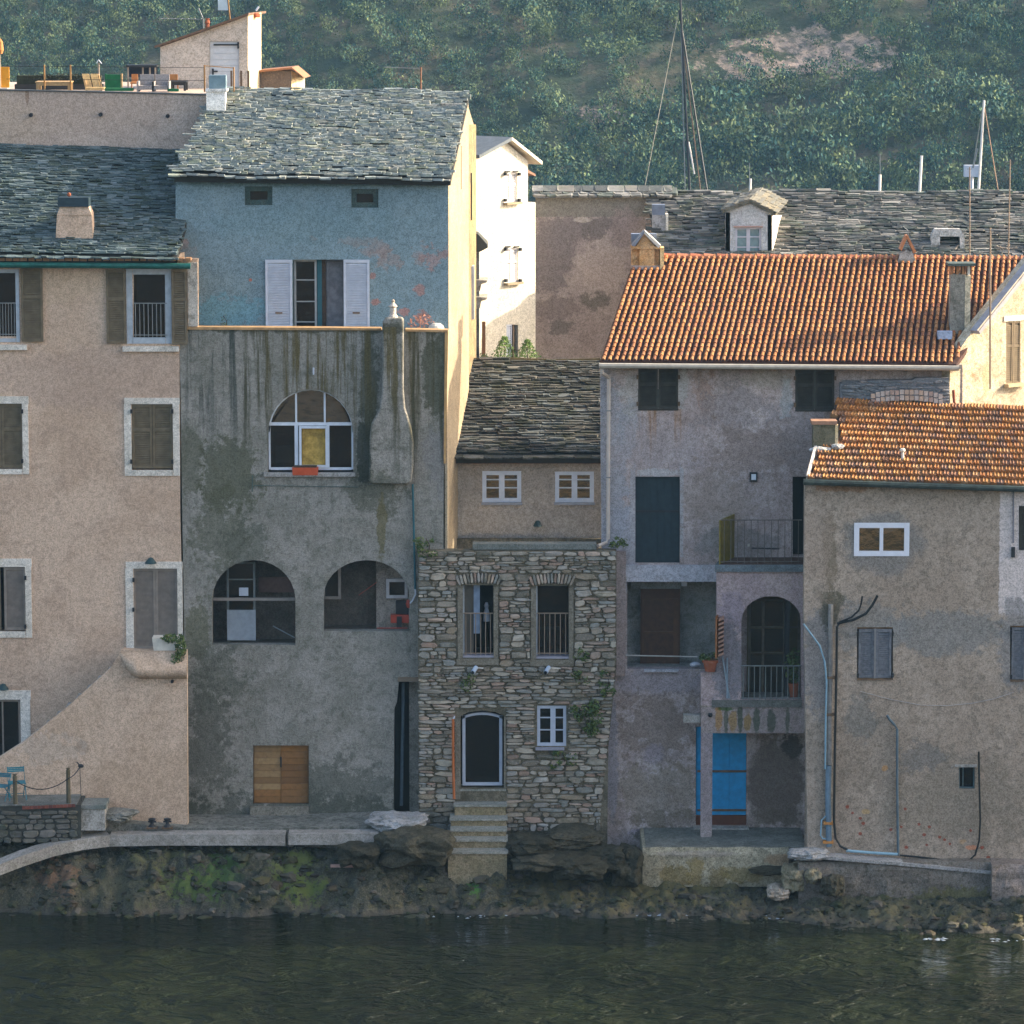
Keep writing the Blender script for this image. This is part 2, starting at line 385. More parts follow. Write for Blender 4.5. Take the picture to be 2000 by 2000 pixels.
sep = k.n("ShaderNodeSeparateXYZ"); k.L(k.pos, sep.inputs[0]); X, Z = sep.outputs[0], sep.outputs[2]
wb = k.math('SUBTRACT', k.noise(2.6, 7, .75), .5)
for px, py, rx, rz, cc, am in [(380, 1722, 60, 26, (.085, .125, .02), .8), (440, 1700, 34, 30, (.05, .095, .018), .75), (575, 1695, 38, 28, (.10, .125, .025), .8), (590, 1735, 40, 24, (.10, .13, .02), .8),
                           (300, 1665, 50, 30, (.10, .10, .03), .6), (925, 1727, 14, 12, (.05, .2, .015), .9), (1080, 1735, 90, 30, (.10, .08, .025), .6), (1300, 1745, 130, 25, (.12, .10, .03), .6),
                           (110, 1715, 34, 26, (.20, .10, .05), .55), (240, 1735, 60, 26, (.10, .09, .045), .5), (1720, 1770, 120, 30, (.11, .10, .045), .6), (490, 1740, 26, 36, (.012, .018, .014), .8)]:
    q = P(px, py, Ysh); dx = k.math('DIVIDE', k.math('SUBTRACT', X, q.x), rx / 80); dz = k.math('DIVIDE', k.math('SUBTRACT', Z, q.z), rz / 80)
    d = k.math('ADD', k.math('SQRT', k.math('ADD', k.math('MULTIPLY', dx, dx), k.math('MULTIPLY', dz, dz))), k.math('ADD', k.math('MULTIPLY', wb, 6.5), k.math('MULTIPLY', k.math('SUBTRACT', k.noise(9, 5, .75), .5), 4.0)))
    c = k.mix(k.math('MULTIPLY', k.math('SUBTRACT', 1.0, k.step(d, .6, 1.2)), am), c, cc)
band = k.math('SUBTRACT', 1.0, k.step(k.math('ADD', Z, k.math('MULTIPLY', wb, .3)), .04, .22))
c = k.mix(k.math('MULTIPLY', band, .4), c, (.12, .095, .07))
wet = k.math('SUBTRACT', 1.0, k.step(Z, -.02, .10)); c = k.mix(k.math('MULTIPLY', wet, .5), c, (.03, .03, .028))
MROCK = k.finish(c, .8, k.bump(k.math('ADD', n2, k.math('MULTIPLY', n3, .5)), .05), .3)
xs = [(-15 + i * .05) for i in range(601)]; ys = [-6.8 + j * .055 for j in range(136)]
tag(grid_mesh("rocky_shore", xs, ys, shore_h, MROCK), kind="structure")
def small_rocks():
    import bmesh
    rnd = random.Random(5); var = []
    for s_ in range(8):
        mb = MB(); rockmesh(mb, (0, 0, 0), (1, 1, 1), s_ * 3.3 + .5, 2 if s_ < 4 else 1, .45, .5); var.append((np.array(mb.v), mb.f))
    V = []; F = []; base = 0
    for _ in range(1700):
        px = rnd.uniform(-60, 2060); yw, yt, zt = lerps(px, PROF); x = (px - 1000) / 1000 * 12.33; y = rnd.uniform(yw - .25, yt + .7); r = .03 + .12 * rnd.random() ** 4
        if px > 1255 and px < 1545 and y > -2.2 or px > 1545 and y > -3.1: continue
        vs, fs = var[rnd.randrange(8)]; a = rnd.uniform(0, 6.28); ca, sa = math.cos(a), math.sin(a); sx, sy, sz = r * rnd.uniform(.8, 1.7), r * rnd.uniform(.7, 1.2), r * rnd.uniform(.45, .9)
        w = np.empty_like(vs); X_, Y_ = vs[:, 0] * sx, vs[:, 1] * sy; w[:, 0] = X_ * ca - Y_ * sa + x; w[:, 1] = X_ * sa + Y_ * ca + y; w[:, 2] = vs[:, 2] * sz + max(shore_h(x, y), -.04) + r * .1
        V.append(w); F.extend([tuple(i + base for i in f) for f in fs]); base += len(vs)
    mb = MB(); mb.v = np.concatenate(V).tolist(); mb.f = F
    tag(mb.build("shore_rubble", pieces_mat("shore_rubble", [(.045, .043, .032), (.075, .07, .05), (.022, .024, .018), (.06, .055, .022), (.12, .105, .08), (.035, .04, .02), (.065, .048, .028)], .8, .5, .02, 6, (.035, .045, .012), .7, mthr=.46)), kind="stuff")
small_rocks()
# wooded hill over the harbour
HY, HS = 262, .50
def hill_h(x, y):
    t = y - HY - 6 * noise.noise(Vector((x * .02, 1, 5)))
    b = -3 + max(0, t + 3) * HS if t > -3 else -3 + 0.0
    b = b if y < 520 else b - (y - 520) * .25
    return b + (2.2 * noise.fractal(Vector((x * .03, y * .03, 2)), .9, 2, 4) + .5 * noise.noise(Vector((x * .3, y * .3, 1)))) * min(1, max(0, t / 10)) * 1.1
def ray_hill(px, py):
    d = ray(px, py).normalized(); t = 330.0
    for _ in range(500):
        p = CAM + d * t
        if p.z < hill_h(p.x, p.y): return p
        t += .5
    return CAM + d * 400
k = N("hill_soil"); n1 = k.noise(.12, 7, .65); n2 = k.noise(.8, 7, .7)
c = k.mix(k.step(n1, .4, .62), (.028, .045, .030), (.085, .075, .05)); c = k.mix(k.math('MULTIPLY', k.step(n2, .52, .7), .4), c, (.15, .11, .085))
c = k.mix(k.math('MULTIPLY', k.step(k.noise(.35, 6, .7), .42, .58), .8), c, (.030, .045, .026))
rc_ = [(ray_hill(1590, 95), 6.5, 2.2), (ray_hill(1470, 125), 4.5, 1.8), (ray_hill(1185, 228), 3.0, 1.0), (ray_hill(1640, 125), 4.5, 1.6)]
sep = k.n("ShaderNodeSeparateXYZ"); k.L(k.pos, sep.inputs[0]); wb = k.math('SUBTRACT', k.noise(.5, 6, .75), .5)
for q, rx, rz in rc_:
    dx = k.math('DIVIDE', k.math('SUBTRACT', sep.outputs[0], q.x), rx); dz = k.math('DIVIDE', k.math('SUBTRACT', sep.outputs[2], q.z), rz * .8)
    d = k.math('ADD', k.math('SQRT', k.math('ADD', k.math('MULTIPLY', dx, dx), k.math('MULTIPLY', dz, dz))), k.math('MULTIPLY', wb, 6.0))
    c = k.mix(k.math('MULTIPLY', k.math('SUBTRACT', 1.0, k.step(d, .5, 1.1)), .75), c, k.mix(k.step(k.noise(1.3, 7, .75), .42, .58), (.13, .11, .095), (.34, .26, .21)))
MHILL = k.finish(c, .95, k.bump(n2, .5), .1)
xs = [-330 + i * 3 for i in range(221)]; ys = [240 + j * 2.2 for j in range(60)] + [372 + j * 8 for j in range(1, 36)]
tag(grid_mesh("hill", xs, ys, hill_h, MHILL), kind="structure")
k = N("wood_foliage"); geo = k.n("ShaderNodeNewGeometry")
n1 = k.noise(.38, 3, .6); n2 = k.noise(.09, 4, .6)
c = k.ramp(geo.outputs["Random Per Island"], [(0, (.024, .072, .066)), (.45, (.040, .10, .078)), (.8, (.08, .14, .07)), (1, (.18, .21, .075))])
c = k.mix(k.math('MULTIPLY', k.step(n1, .46, .56), .7), c, (.13, .155, .055)); c = k.mix(k.math('MULTIPLY', k.step(k.noise(.55, 3, .6), .50, .60), .75), c, (.012, .034, .030))
MWOOD = k.finish(c, .8, None, .15)
rnd = random.Random(11); sets = []
for s_ in range(9):      # a few crown shapes of leaf clumps, repeated as raw numbers
    mb = MB(); lobes = [(Vector((rnd.uniform(-.45, .45), rnd.uniform(-.45, .45), rnd.uniform(.25, .85))), rnd.uniform(.38, .62)) for _ in range(6)]
    for c_, r_ in lobes: leaves(mb, c_, (r_, r_, r_ * .8), 30, .080, rnd, shell=.55)
    for c_, r_ in ():
        mb.add([c_ + Vector((a * r_ * .5, b * r_ * .5, d * r_ * .42)) for a, b, d in ((1, 0, 0), (-1, 0, 0), (0, 1, 0), (0, -1, 0), (0, 0, 1), (0, 0, -1))],
               [(0, 2, 4), (2, 1, 4), (1, 3, 4), (3, 0, 4), (2, 0, 5), (1, 2, 5), (3, 1, 5), (0, 3, 5)])
    mb.add([(.06, 0, -.3), (-.03, .05, -.3), (-.03, -.05, -.3), (0, 0, .6)], [(0, 1, 3), (1, 2, 3), (2, 0, 3)])
    sets.append((np.array(mb.v, dtype=np.float32), mb.f))
V = []; F = []; base = 0
def plant(x, y, r, hh):
    global base
    vs, fs = sets[rnd.randrange(9)]; a = rnd.uniform(0, 6.28); ca, sa = math.cos(a) * r, math.sin(a) * r
    w = np.empty_like(vs); w[:, 0] = vs[:, 0] * ca - vs[:, 1] * sa + x; w[:, 1] = vs[:, 0] * sa + vs[:, 1] * ca + y; w[:, 2] = vs[:, 2] * hh + hill_h(x, y) - .1 * hh
    V.append(w); F.extend([tuple(i + base for i in f) for f in fs]); base += len(vs)
def bare(x, y, z):
    for q, rx, rz in rc_:
        if ((x - q.x) / rx) ** 2 + ((z - q.z) / rz) ** 2 < 1.0: return True
    return False
yy = HY + 1
while yy < 345:
    stp = 1.45; xx = -78 + U(0, 2)
    while xx < 78:
        x, y = xx + rnd.uniform(-1, 1), yy + rnd.uniform(-1, 1); z = hill_h(x, y)
        px, py = proj(Vector((x, y, z + 1)))
        open_ = noise.fractal(Vector((x * .07, y * .12, 8)), .8, 2, 3) + (.20 if px > 1000 else -.35) + (.1 if py < 250 and px > 1100 else 0)
        if not (bare(x, y, z) and rnd.random() < .45) and not (open_ > .36 and rnd.random() < min(.6, .15 + open_)):
            r = rnd.uniform(.95, 1.6) * (1.7 if py > 190 and px > 1000 and rnd.random() < .35 else 1.1 if px > 1000 else .95) * (.6 if rnd.random() < .2 else 1); plant(x, y, r, r * rnd.uniform(1.1, 1.6))
        xx += stp
    yy += 1.30
for _ in range(500):     # thinner wood farther up and to the sides
    x, y = rnd.uniform(-260, 260), rnd.uniform(HY + 4, 470)
    if abs(x) < 80 and y < 345: continue
    r = rnd.uniform(2.2, 3.6); plant(x, y, r, r)
V = np.concatenate(V); mb = MB(); mb.v = V.tolist(); mb.f = F
tag(mb.build("hillside_wood", MWOOD), kind="stuff")
# headland on the near side of the water (behind and below the camera), sunlit scrub and rock
k = N("headland_ground"); n1 = k.noise(.5, 7, .65); c = k.mix(k.step(n1, .38, .62), (.30, .18, .075), (.15, .11, .05)); c = k.mix(k.step(k.noise(1.1, 7, .75), .47, .58), c, (.022, .026, .012)); c = k.mix(k.math('MULTIPLY', k.step(k.noise(.12, 4, .6), .5, .6), .6), c, (.05, .05, .025))
MHEAD = k.finish(c, .9, k.bump(n1, .3), .1)
xs = [-140 + i * 4 for i in range(71)]; ys = [-230 + j * 3 for j in range(58)]
tag(grid_mesh("headland", xs, ys, lambda x, y: min(21.0, -1.2 + max(0, (-58 - y)) * .42 - max(0, abs(x) - 90) * .3) + 1.1 * noise.fractal(Vector((x * .08, y * .08, 4)), .9, 2, 4), MHEAD), kind="structure")

# ------------------------------------------------------------------ shared materials
GLASS = glassy("window_glass", (.012, .013, .012), .35, 1.6); GLASSD = glassy("dark_window_glass", (.008, .009, .009), .3, 1.42)
WHITE = paint("white_window_paint", (.62, .66, .70), .5, .1); IVORY = paint("ivory_paint", (.62, .57, .47), .6)
OLIVE = paint("olive_shutter_paint", (.155, .118, .068), .7, .25); TAUPE = paint("taupe_shutter_paint", (.235, .195, .155), .7)
GREYSH = paint("pale_grey_shutter_paint", (.50, .53, .58), .6, .1); DARKSH = paint("dark_brown_shutter_paint", (.038, .034, .024), .7, .3)
OLDSH = paint("bare_grey_shutter_wood", (.15, .155, .165), .85, .3, 14); IRON = paint("black_iron", (.02, .022, .024), .55)
RUSTY = paint("rusty_iron", (.16, .10, .055), .8, .4); STEEL = paint("galvanised_rail", (.22, .23, .22), .5); DARK = paint("dark_room", (.014, .013, .012), .9)  # dark_room: near-black paint stands in for unlit interiors
ROOMW = paint("dim_room_wall", (.16, .14, .12), .9); WOODD = paint("dark_wood_door", (.055, .032, .018), .6, .4, 12); CABLE = paint("black_rubber_hose", (.008, .012, .012), .5)
TEALP = paint("teal_metal_paint", (.02, .10, .12), .5); LAMP = paint("dark_green_lamp", (.02, .05, .05), .5)
SUR = plaster("white_limewash_surround", (.50, .47, .42), (.58, .55, .50), scale=1.2, dirtamt=.12)
TERRA = paint("terracotta_pot", (.30, .085, .035), .8); CONC = plaster("grey_concrete", (.26, .25, .23), (.34, .33, .31), (.10, .10, .07), scale=1.4, dirtamt=.35)
LEAF = pieces_mat("plant_leaves", [(.03, .06, .012), (.05, .09, .02), (.09, .13, .03), (.13, .16, .035)], .6, .1)
SHADE = 0.15      # every house runs back a little to the right
def body(parent, mat, pl, x0, x1, ztop, depth, z0=.9, name="side_wall", ztop2=None, t=.05):
    """the rest of the shell behind a facade: two flank walls and the back, all sheared to the right"""
    a0, a1 = pl.at(x0, 1300)[0], pl.at(x1, 1300)[0]; q = SHADE * depth
    for a in (a0 + .03, a1 - .35):
        mb = MB(); mb.hexa([pl.pt(a, z0, -.36), pl.pt(a + .3, z0, -.36), pl.pt(a + .3, z0, -depth) + pl.T * q, pl.pt(a, z0, -depth) + pl.T * q,
                            pl.pt(a, ztop, -.36), pl.pt(a + .3, ztop, -.36), pl.pt(a + .3, ztop2 or ztop, -depth) + pl.T * q, pl.pt(a, ztop2 or ztop, -depth) + pl.T * q])
        mb.build(name, mat, parent)
    mb = MB(); mb.hexa([pl.pt(a0 + q, z0, -depth), pl.pt(a1 + q, z0, -depth), pl.pt(a1 + q, z0, -depth - .3), pl.pt(a0 + q, z0, -depth - .3),
                        pl.pt(a0 + q, ztop2 or ztop, -depth), pl.pt(a1 + q, ztop2 or ztop, -depth), pl.pt(a1 + q, ztop2 or ztop, -depth - .3), pl.pt(a0 + q, ztop2 or ztop, -depth - .3)])
    mb.build("back_wall", mat, parent)
def frame_bars(mb, pl, x0, y0, x1, y1, w, d0, d1, vb=(), hb=(), bw=None, hw=2.2):
    """outer frame of width w px plus vertical and horizontal bars"""
    bw = bw or w * .6
    mb.wbox(pl, x0, y0, x0 + w, y1, d0, d1); mb.wbox(pl, x1 - w, y0, x1, y1, d0, d1)
    mb.wbox(pl, x0 + w, y0, x1 - w, y0 + w, d0, d1); mb.wbox(pl, x0 + w, y1 - w, x1 - w, y1, d0, d1)
    for b in vb: mb.wbox(pl, b - bw / 2, y0 + w, b + bw / 2, y1 - w, d0 + .006, d1 - .006)
    for b in hb: mb.wbox(pl, x0 + w, b - hw / 2, x1 - w, b + hw / 2, d0 + .012, d1 - .012)
def pane(par, pl, x0, y0, x1, y1, d, mat=None):
    mb = MB(); mb.wbox(pl, x0, y0, x1, y1, d, d + .012); return mb.build("pane", mat or GLASS, par)
def window(par, pl, x0, y0, x1, y1, w=5, fm=None, vb=(), hb=(), bw=None, d=-.16, gm=None, sash=None):
    """frame > panes split at the bars"""
    mb = MB(); frame_bars(mb, pl, x0, y0, x1, y1, w, d - .03, d + .04, vb, hb, bw); f = mb.build("window", fm or WHITE, par)
    xs = [x0 + w * .7] + list(vb) + [x1 - w * .7]; ys = [y0 + w * .7] + list(hb) + [y1 - w * .7]
    for a, b in zip(xs, xs[1:]):
        for c, e in zip(ys, ys[1:]): pane(f, pl, a + .3, c + .3, b - .3, e - .3, d - .01, gm)
    return f
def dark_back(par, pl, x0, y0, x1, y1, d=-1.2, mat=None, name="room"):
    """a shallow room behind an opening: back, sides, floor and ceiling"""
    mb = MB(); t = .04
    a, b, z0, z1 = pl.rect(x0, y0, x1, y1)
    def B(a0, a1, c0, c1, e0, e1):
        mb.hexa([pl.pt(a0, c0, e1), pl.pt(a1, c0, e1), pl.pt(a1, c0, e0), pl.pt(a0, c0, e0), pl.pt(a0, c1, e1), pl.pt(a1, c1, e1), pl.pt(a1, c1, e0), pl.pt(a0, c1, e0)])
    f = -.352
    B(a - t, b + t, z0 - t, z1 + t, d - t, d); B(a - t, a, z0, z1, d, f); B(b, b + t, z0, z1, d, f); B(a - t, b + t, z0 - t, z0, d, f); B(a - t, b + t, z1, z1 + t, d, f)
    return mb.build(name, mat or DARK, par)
def shutter(par, pl, x0, y0, x1, y1, mat, d=.02, t=.05, mid=True, slat=.045):
    mb = MB(); louvre_leaf(mb, pl, x0, y0, x1, y1, d, d + t, mid, slat)
    mb.wbox(pl, x0 + 1, y0 + 1, x1 - 1, y1 - 1, d, d + .006)
    return mb.build("shutter", mat, par)
def hinge(par, pl, pts, mat=None):
    for x, y in pts:
        mb = MB(); mb.wbox(pl, x - 2, y - 4, x + 2, y + 4, .03, .09); mb.build("hinge", mat or IRON, par)
def railing(par, pl, x0, x1, yt, yb, n, d, mat, r=.009, name="railing"):
    a, b, z0, z1 = pl.rect(x0, yt, x1, yb); mb = MB(); mb.tube([pl.pt(a, z1, d), pl.pt(b, z1, d)], r * 1.5)
    f = mb.build(name, mat, par); mb = MB(); mb.tube([pl.pt(a, z0 + .05, d), pl.pt(b, z0 + .05, d)], r * 1.2); mb.build("rail", mat, f)
    for i in range(n):
        x = a + (b - a) * (i + .5) / n; mb = MB(); mb.tube([pl.pt(x, z0, d), pl.pt(x, z1, d)], r, 5); mb.build("bar", mat, f)
    return f
def wall_lamp(pl, px, py, label, mat=None, r=.15):
    c = pl.P(px, py, .02); t = thing("wall_lamp", c, label, "wall lamp", "dark lamps fixed to the walls")
    mb = MB(); mb.tube([c + pl.N * .0, c + pl.N * .22 + Vector((0, 0, .05))], .018); mb.build("arm", mat or LAMP, t)
    mb = MB(); mb.lathe(c + pl.N * .2, [(.02, .10), (.06, .08), (r, -.04), (r * .9, -.05), (.03, -.02)], 14); mb.build("lamp_shade", mat or LAMP, t)
    mb = MB(); mb.box(c.x - .04, c.x + .04, c.y - .03, c.y + .0, c.z - .06, c.z + .06); mb.build("wall_plate", mat or LAMP, t)

# ================================================================== pink townhouse on the left
A = Plane(0.0)
h1 = thing("townhouse", A.P(150, 1603), "tall pink rendered townhouse with slate roof and olive louvred shutters, left edge", "house")
PINK = plaster("pink_render", (.42, .305, .225), (.50, .375, .285), (.30, .22, .17), var=.6, scale=.35, dirtamt=.3,
               patches=[(60, 560, 160, 40, (.50, .38, .26), .35, .25), (250, 650, 200, 60, (.48, .36, .27), .35, .2), (200, 740, 220, 60, (.33, .245, .20), .45, .2)])
holes = [rc(-30, 526, 32, 657), rc(261, 530, 327, 660), rc(-30, 788, 44, 916), rc(257, 789, 338, 918), rc(-30, 1107, 50, 1233), rc(261, 1110, 347, 1300), rc(-30, 1366, 41, 1520)]
wall("wall", PINK, h1, A, [(-160, 506), (386, 506), (386, 640), (350.5, 642), (352, 1000), (366, 1603), (366, 1680), (-160, 1680)], holes)
mb = MB(); mb.wbox(A, 367, 512, 386.5, 637, 0.002, .05); mb.build("corner_pilaster", plaster("pale_pilaster", (.40, .37, .33), (.46, .43, .38), scale=1), h1)
body(h1, PINK, A, -160, 355, A.at(0, 500)[1], 4.1)
# roof of slates
SL_A = pieces_mat("blue_grey_slate", [(.055, .085, .085), (.08, .115, .115), (.10, .14, .14), (.14, .185, .18), (.065, .09, .07), (.18, .22, .215)], .75, .3, .008, 8, (.055, .065, .03), .5)
E0, E1 = P(-60, 500, -.3), P(345, 506, -.3); R0, R1 = P(-60, 283, 4.2), P(402, 297, 4.2)
slate_roof(h1, "roof", E0, E1, R1, R0, .088, .13, .36, SL_A, thick=.026, deckmat=paint("dark_roof_bed", (.03, .032, .03), .9))
mb = MB(); mb.tube([P(-60, 517, -.42), P(372, 520, -.42)], .07, 8); mb.build("gutter", paint("green_gutter", (.012, .10, .075), .5, .4), h1)
mb = MB()
for i in range(28): mb.wbox(A, -30 + i * 14.5 + U(0, 2), 502, -17 + i * 14.5, 507.5, .0, .34)
mb.build("eaves_tiles", paint("eaves_clay", (.28, .15, .07), .8), h1)["kind"] = "stuff"
# windows
def win(x0, y0, x1, y1, **kw): return window(h1, A, x0, y0, x1, y1, **kw)
PALEF = paint("pale_blue_frame", (.40, .44, .46), .6)
w = win(-20, 526, 38, 668, w=7, fm=PALEF, gm=GLASSD, d=-.02); shutter(w, A, 42, 521, 84, 667, OLIVE); railing(w, A, -20, 31, 592, 657, 9, .0, STEEL, name="guard_rail")
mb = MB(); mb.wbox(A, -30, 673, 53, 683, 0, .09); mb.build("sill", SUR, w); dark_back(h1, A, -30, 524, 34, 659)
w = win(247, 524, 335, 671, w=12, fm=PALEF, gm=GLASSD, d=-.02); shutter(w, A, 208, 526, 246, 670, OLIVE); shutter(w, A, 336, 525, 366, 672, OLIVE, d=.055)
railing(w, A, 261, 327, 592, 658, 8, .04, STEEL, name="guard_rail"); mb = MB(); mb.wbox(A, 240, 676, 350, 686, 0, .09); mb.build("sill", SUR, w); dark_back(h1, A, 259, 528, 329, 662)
def surround(x0, y0, x1, y1, i0, j0, i1, j1, open_bottom=False):
    mb = MB(); mb.wbox(A, x0, y0, x1, j0, 0, .03); mb.wbox(A, x0, j0, i0, y1, 0, .03); mb.wbox(A, i1, j0, x1, y1, 0, .03)
    if not open_bottom: mb.wbox(A, i0, j1, i1, y1, 0, .04)
    return mb.build("window", SUR, h1)
w = surround(-40, 774, 56, 926, -30, 788, 44, 916); shutter(w, A, 3, 789, 44, 914, OLIVE, d=-.08); shutter(w, A, -36, 789, 2, 914, OLIVE, d=-.08); hinge(w, A, [(44, 803), (44, 900)]); dark_back(h1, A, -30, 786, 46, 918, -.7)
w = surround(243, 777, 351, 929, 257, 789, 338, 918); shutter(w, A, 258, 790, 297, 915, OLIVE, d=-.07); shutter(w, A, 298, 790, 337, 915, OLIVE, d=-.08); hinge(w, A, [(257, 803), (337, 803), (257, 901), (337, 901)]); dark_back(h1, A, 255, 787, 340, 920, -.7)
w = surround(-40, 1091, 62, 1245, -30, 1107, 50, 1233); shutter(w, A, 8, 1108, 50, 1231, TAUPE, d=-.07, mid=False, slat=.03); shutter(w, A, -36, 1108, 1, 1231, OLIVE, d=-.09); hinge(w, A, [(50, 1128), (50, 1223)]); dark_back(h1, A, -30, 1104, 52, 1236, -.7)
w = surround(246, 1097, 357, 1272, 261, 1110, 347, 1272, True); w.name = "door"
shutter(w, A, 261, 1110, 304, 1268, TAUPE, d=-.07, mid=False, slat=.03); shutter(w, A, 304.5, 1110, 347, 1268, TAUPE, d=-.07, mid=False, slat=.03); hinge(w, A, [(261, 1132), (261, 1190)]); dark_back(h1, A, 259, 1108, 349, 1302, -.7)
w = surround(-40, 1348, 60, 1500, -30, 1366, 41, 1500, True); w.name = "door"; pane(w, A, -30, 1366, 41, 1500, -.1, GLASSD)
mb = MB(); frame_bars(mb, A, -30, 1366, 41, 1500, 5, -.12, -.05, vb=(5,)); mb.build("door_frame", TAUPE, w); dark_back(h1, A, -30, 1364, 43, 1520)
wall_lamp(A, 296, 1094, "small dark lamp above the upper door of the pink townhouse"); wall_lamp(A, 8, 1340, "small dark lamp over the ground floor opening, far left")
# chimney of the townhouse
mb = MB(); p0 = P(146, 440, .5)
def taper(mb, pl, px, y0, y1, y2, hw0, hw1, depth):   # base y0 half width hw0 to y1, cap block to y2
    for ya, yb, ha, hb in ((y0, y1, hw0, hw1), (y1, y2, hw1, hw1 * .82)):
        a0, z0 = pl.at(px - ha, ya); a1, _ = pl.at(px + ha, ya); b0, z1 = pl.at(px - hb, yb); b1, _ = pl.at(px + hb, yb)
        da, db = depth, depth * .85
        mb.hexa([pl.pt(a0, z0, 0), pl.pt(a1, z0, 0), pl.pt(a1, z0, -da), pl.pt(a0, z0, -da), pl.pt(b0, z1, -.02), pl.pt(b1, z1, -.02), pl.pt(b1, z1, -db), pl.pt(b0, z1, -db)])
taper(mb, Plane(.35), 145, 497, 420, 404, 38, 34, .6); ch = mb.build("chimney", PINK, h1)
mb = MB(); mb.wbox(Plane(.30), 113, 386, 173, 404, -.5, .0); mb.build("chimney_slab", paint("dark_slate_cap", (.02, .04, .05), .6), ch)
mb = MB(); rockmesh(mb, P(135, 380, .5), (.055, .055, .06), 4, 1, .1); mb.build("clay_ball", TERRA, ch)
# terrace building behind
TB = Plane(4.3)
tb = thing("terrace_building", TB.P(150, 300), "rendered wall with three drain holes and a roof terrace, above the slate roof", "building")
TW = plaster("beige_render", (.38, .30, .25), (.44, .355, .30), (.25, .21, .19), scale=.4, dirtamt=.15, Y=4.3, patches=[(53, 185, 4, 22, (.16, .09, .05), .6, .1), (20, 240, 60, 60, (.38, .30, .22), .3, .3)])
TBT = 176
wall("wall", TW, tb, TB, [(-160, 173), (0, 175), (200, 179), (320, 182), (408, 185), (408, 330), (-160, 330)], thick=.3)
TZ = TB.at(100, 177)[1]
mb = MB(); mb.hexa([TB.pt(TB.at(-160, 300)[0], 1, -.31), TB.pt(TB.at(407, 300)[0], 1, -.31), TB.pt(TB.at(500, 300)[0], 1, -7), TB.pt(TB.at(-160, 300)[0], 1, -7),
                    TB.pt(TB.at(-160, 300)[0], TZ - .09, -.31), TB.pt(TB.at(407, 300)[0], TZ - .09, -.31), TB.pt(TB.at(520, 300)[0], TZ - .04, -7), TB.pt(TB.at(-160, 300)[0], TZ - .04, -7)]); mb.build("terrace_floor", TW, tb)
mb = MB(); mb.poly([TB.P(-160, 172.5, .03), TB.P(0, 174.5, .03), TB.P(200, 178.5, .03), TB.P(320, 181.5, .03), TB.P(407, 184, .03), TB.P(407, 186.5, .03), TB.P(320, 184, .03), TB.P(200, 181, .03), TB.P(0, 177, .03), TB.P(-160, 175, .03)], (0, .36, 0)); mb.build("coping", paint("dark_coping", (.07, .075, .075), .8), tb)
for x, y in ((61, 224), (197, 223), (328, 226)):
    mb = MB(); c = TB.P(x, y); mb.tube([c + Vector((0, -.10, -.01)), c + Vector((0, .02, 0))], .05, 10); s = mb.build("drain_spout", IRON, tb)
FZ = TZ - .05
def at4(px, Y): return Vector((P(px, 300, Y).x, Y, FZ))
# railing of the terrace
t = thing("terrace_railing", at4(90, 4.6), "thin wire railing on rusty posts along the roof terrace", "railing")
for px in (89, 140, 401):
    q = at4(px, 4.6); mb = MB(); mb.tube([q, q + Vector((0, 0, .68))], .022); mb.build("post", paint("yellow_rust", (.28, .15, .05), .8), t)
for z in (.67, .35):
    mb = MB(); mb.tube([at4(15, 4.6) + Vector((0, 0, z - .02)), at4(401, 4.6) + Vector((0, 0, z - .06))], .007); mb.build("wire", IRON, t)
q = at4(401, 4.6); q2 = at4(458, 4.7); mb = MB(); mb.tube([q + Vector((0, 0, .66)), q2 + Vector((0, 0, .60))], .012); mb.tube([q2 + Vector((0, 0, .62)), q2], .02); mb.build("return_rail", paint("yellow_rust", (.28, .15, .05), .8), t)
# planter hedge
q = at4(120, 6.3); t = thing("planter", q, "long dark planter trough with a clipped hedge on the roof terrace", "planter")
mb = MB(); mb.box(q.x - 1.15, q.x + 1.1, 6.15, 6.5, FZ, FZ + .14); mb.build("trough", paint("dark_trough", (.03, .03, .028), .8), t)
mb = MB(); mb.box(q.x - 1.1, q.x + 1.05, 6.2, 6.45, FZ + .14, FZ + .36); leaves(mb, q + Vector((0, 0, .27)), (1.12, .18, .14), 700, .035, shell=.2); mb.build("hedge", paint("hedge_green", (.025, .03, .015), .9, .4), t)
# bench table
WOODY = paint("sunlit_wood", (.48, .30, .13), .7, .2, 12); TEAKG = paint("weathered_teak", (.30, .24, .18), .8)
def table(px0, px1, Y, h, label, mat, slats=5):
    q = at4((px0 + px1) / 2, Y); w = (P(px1, 300, Y).x - P(px0, 300, Y).x) / 2; t = thing("terrace_table", q, label, "table")
    for i in range(slats):
        mb = MB(); y = q.y - .35 + .14 * i; mb.box(q.x - w, q.x + w, y, y + .125, FZ + h - .03, FZ + h); mb.build("plank", mat, t)
    for sx in (-1, 1):
        for sy in (-.3, .3): mb = MB(); mb.box(q.x + sx * (w - .05) - .03, q.x + sx * (w - .05) + .03, q.y + sy - .03, q.y + sy + .03, FZ, FZ + h - .031); mb.build("leg", mat, t)
    mb = MB(); mb.box(q.x - w + .05, q.x + w - .05, q.y - .34, q.y - .31, FZ + h - .1, FZ + h - .032); mb.build("apron", mat, t)
    return t
table(74, 143, 5.0, .26, "low pale wooden bench table on the roof terrace", WOODY)
t = table(334, 368, 5.8, .24, "small black table beside the shed wall on the terrace", IRON, 4)
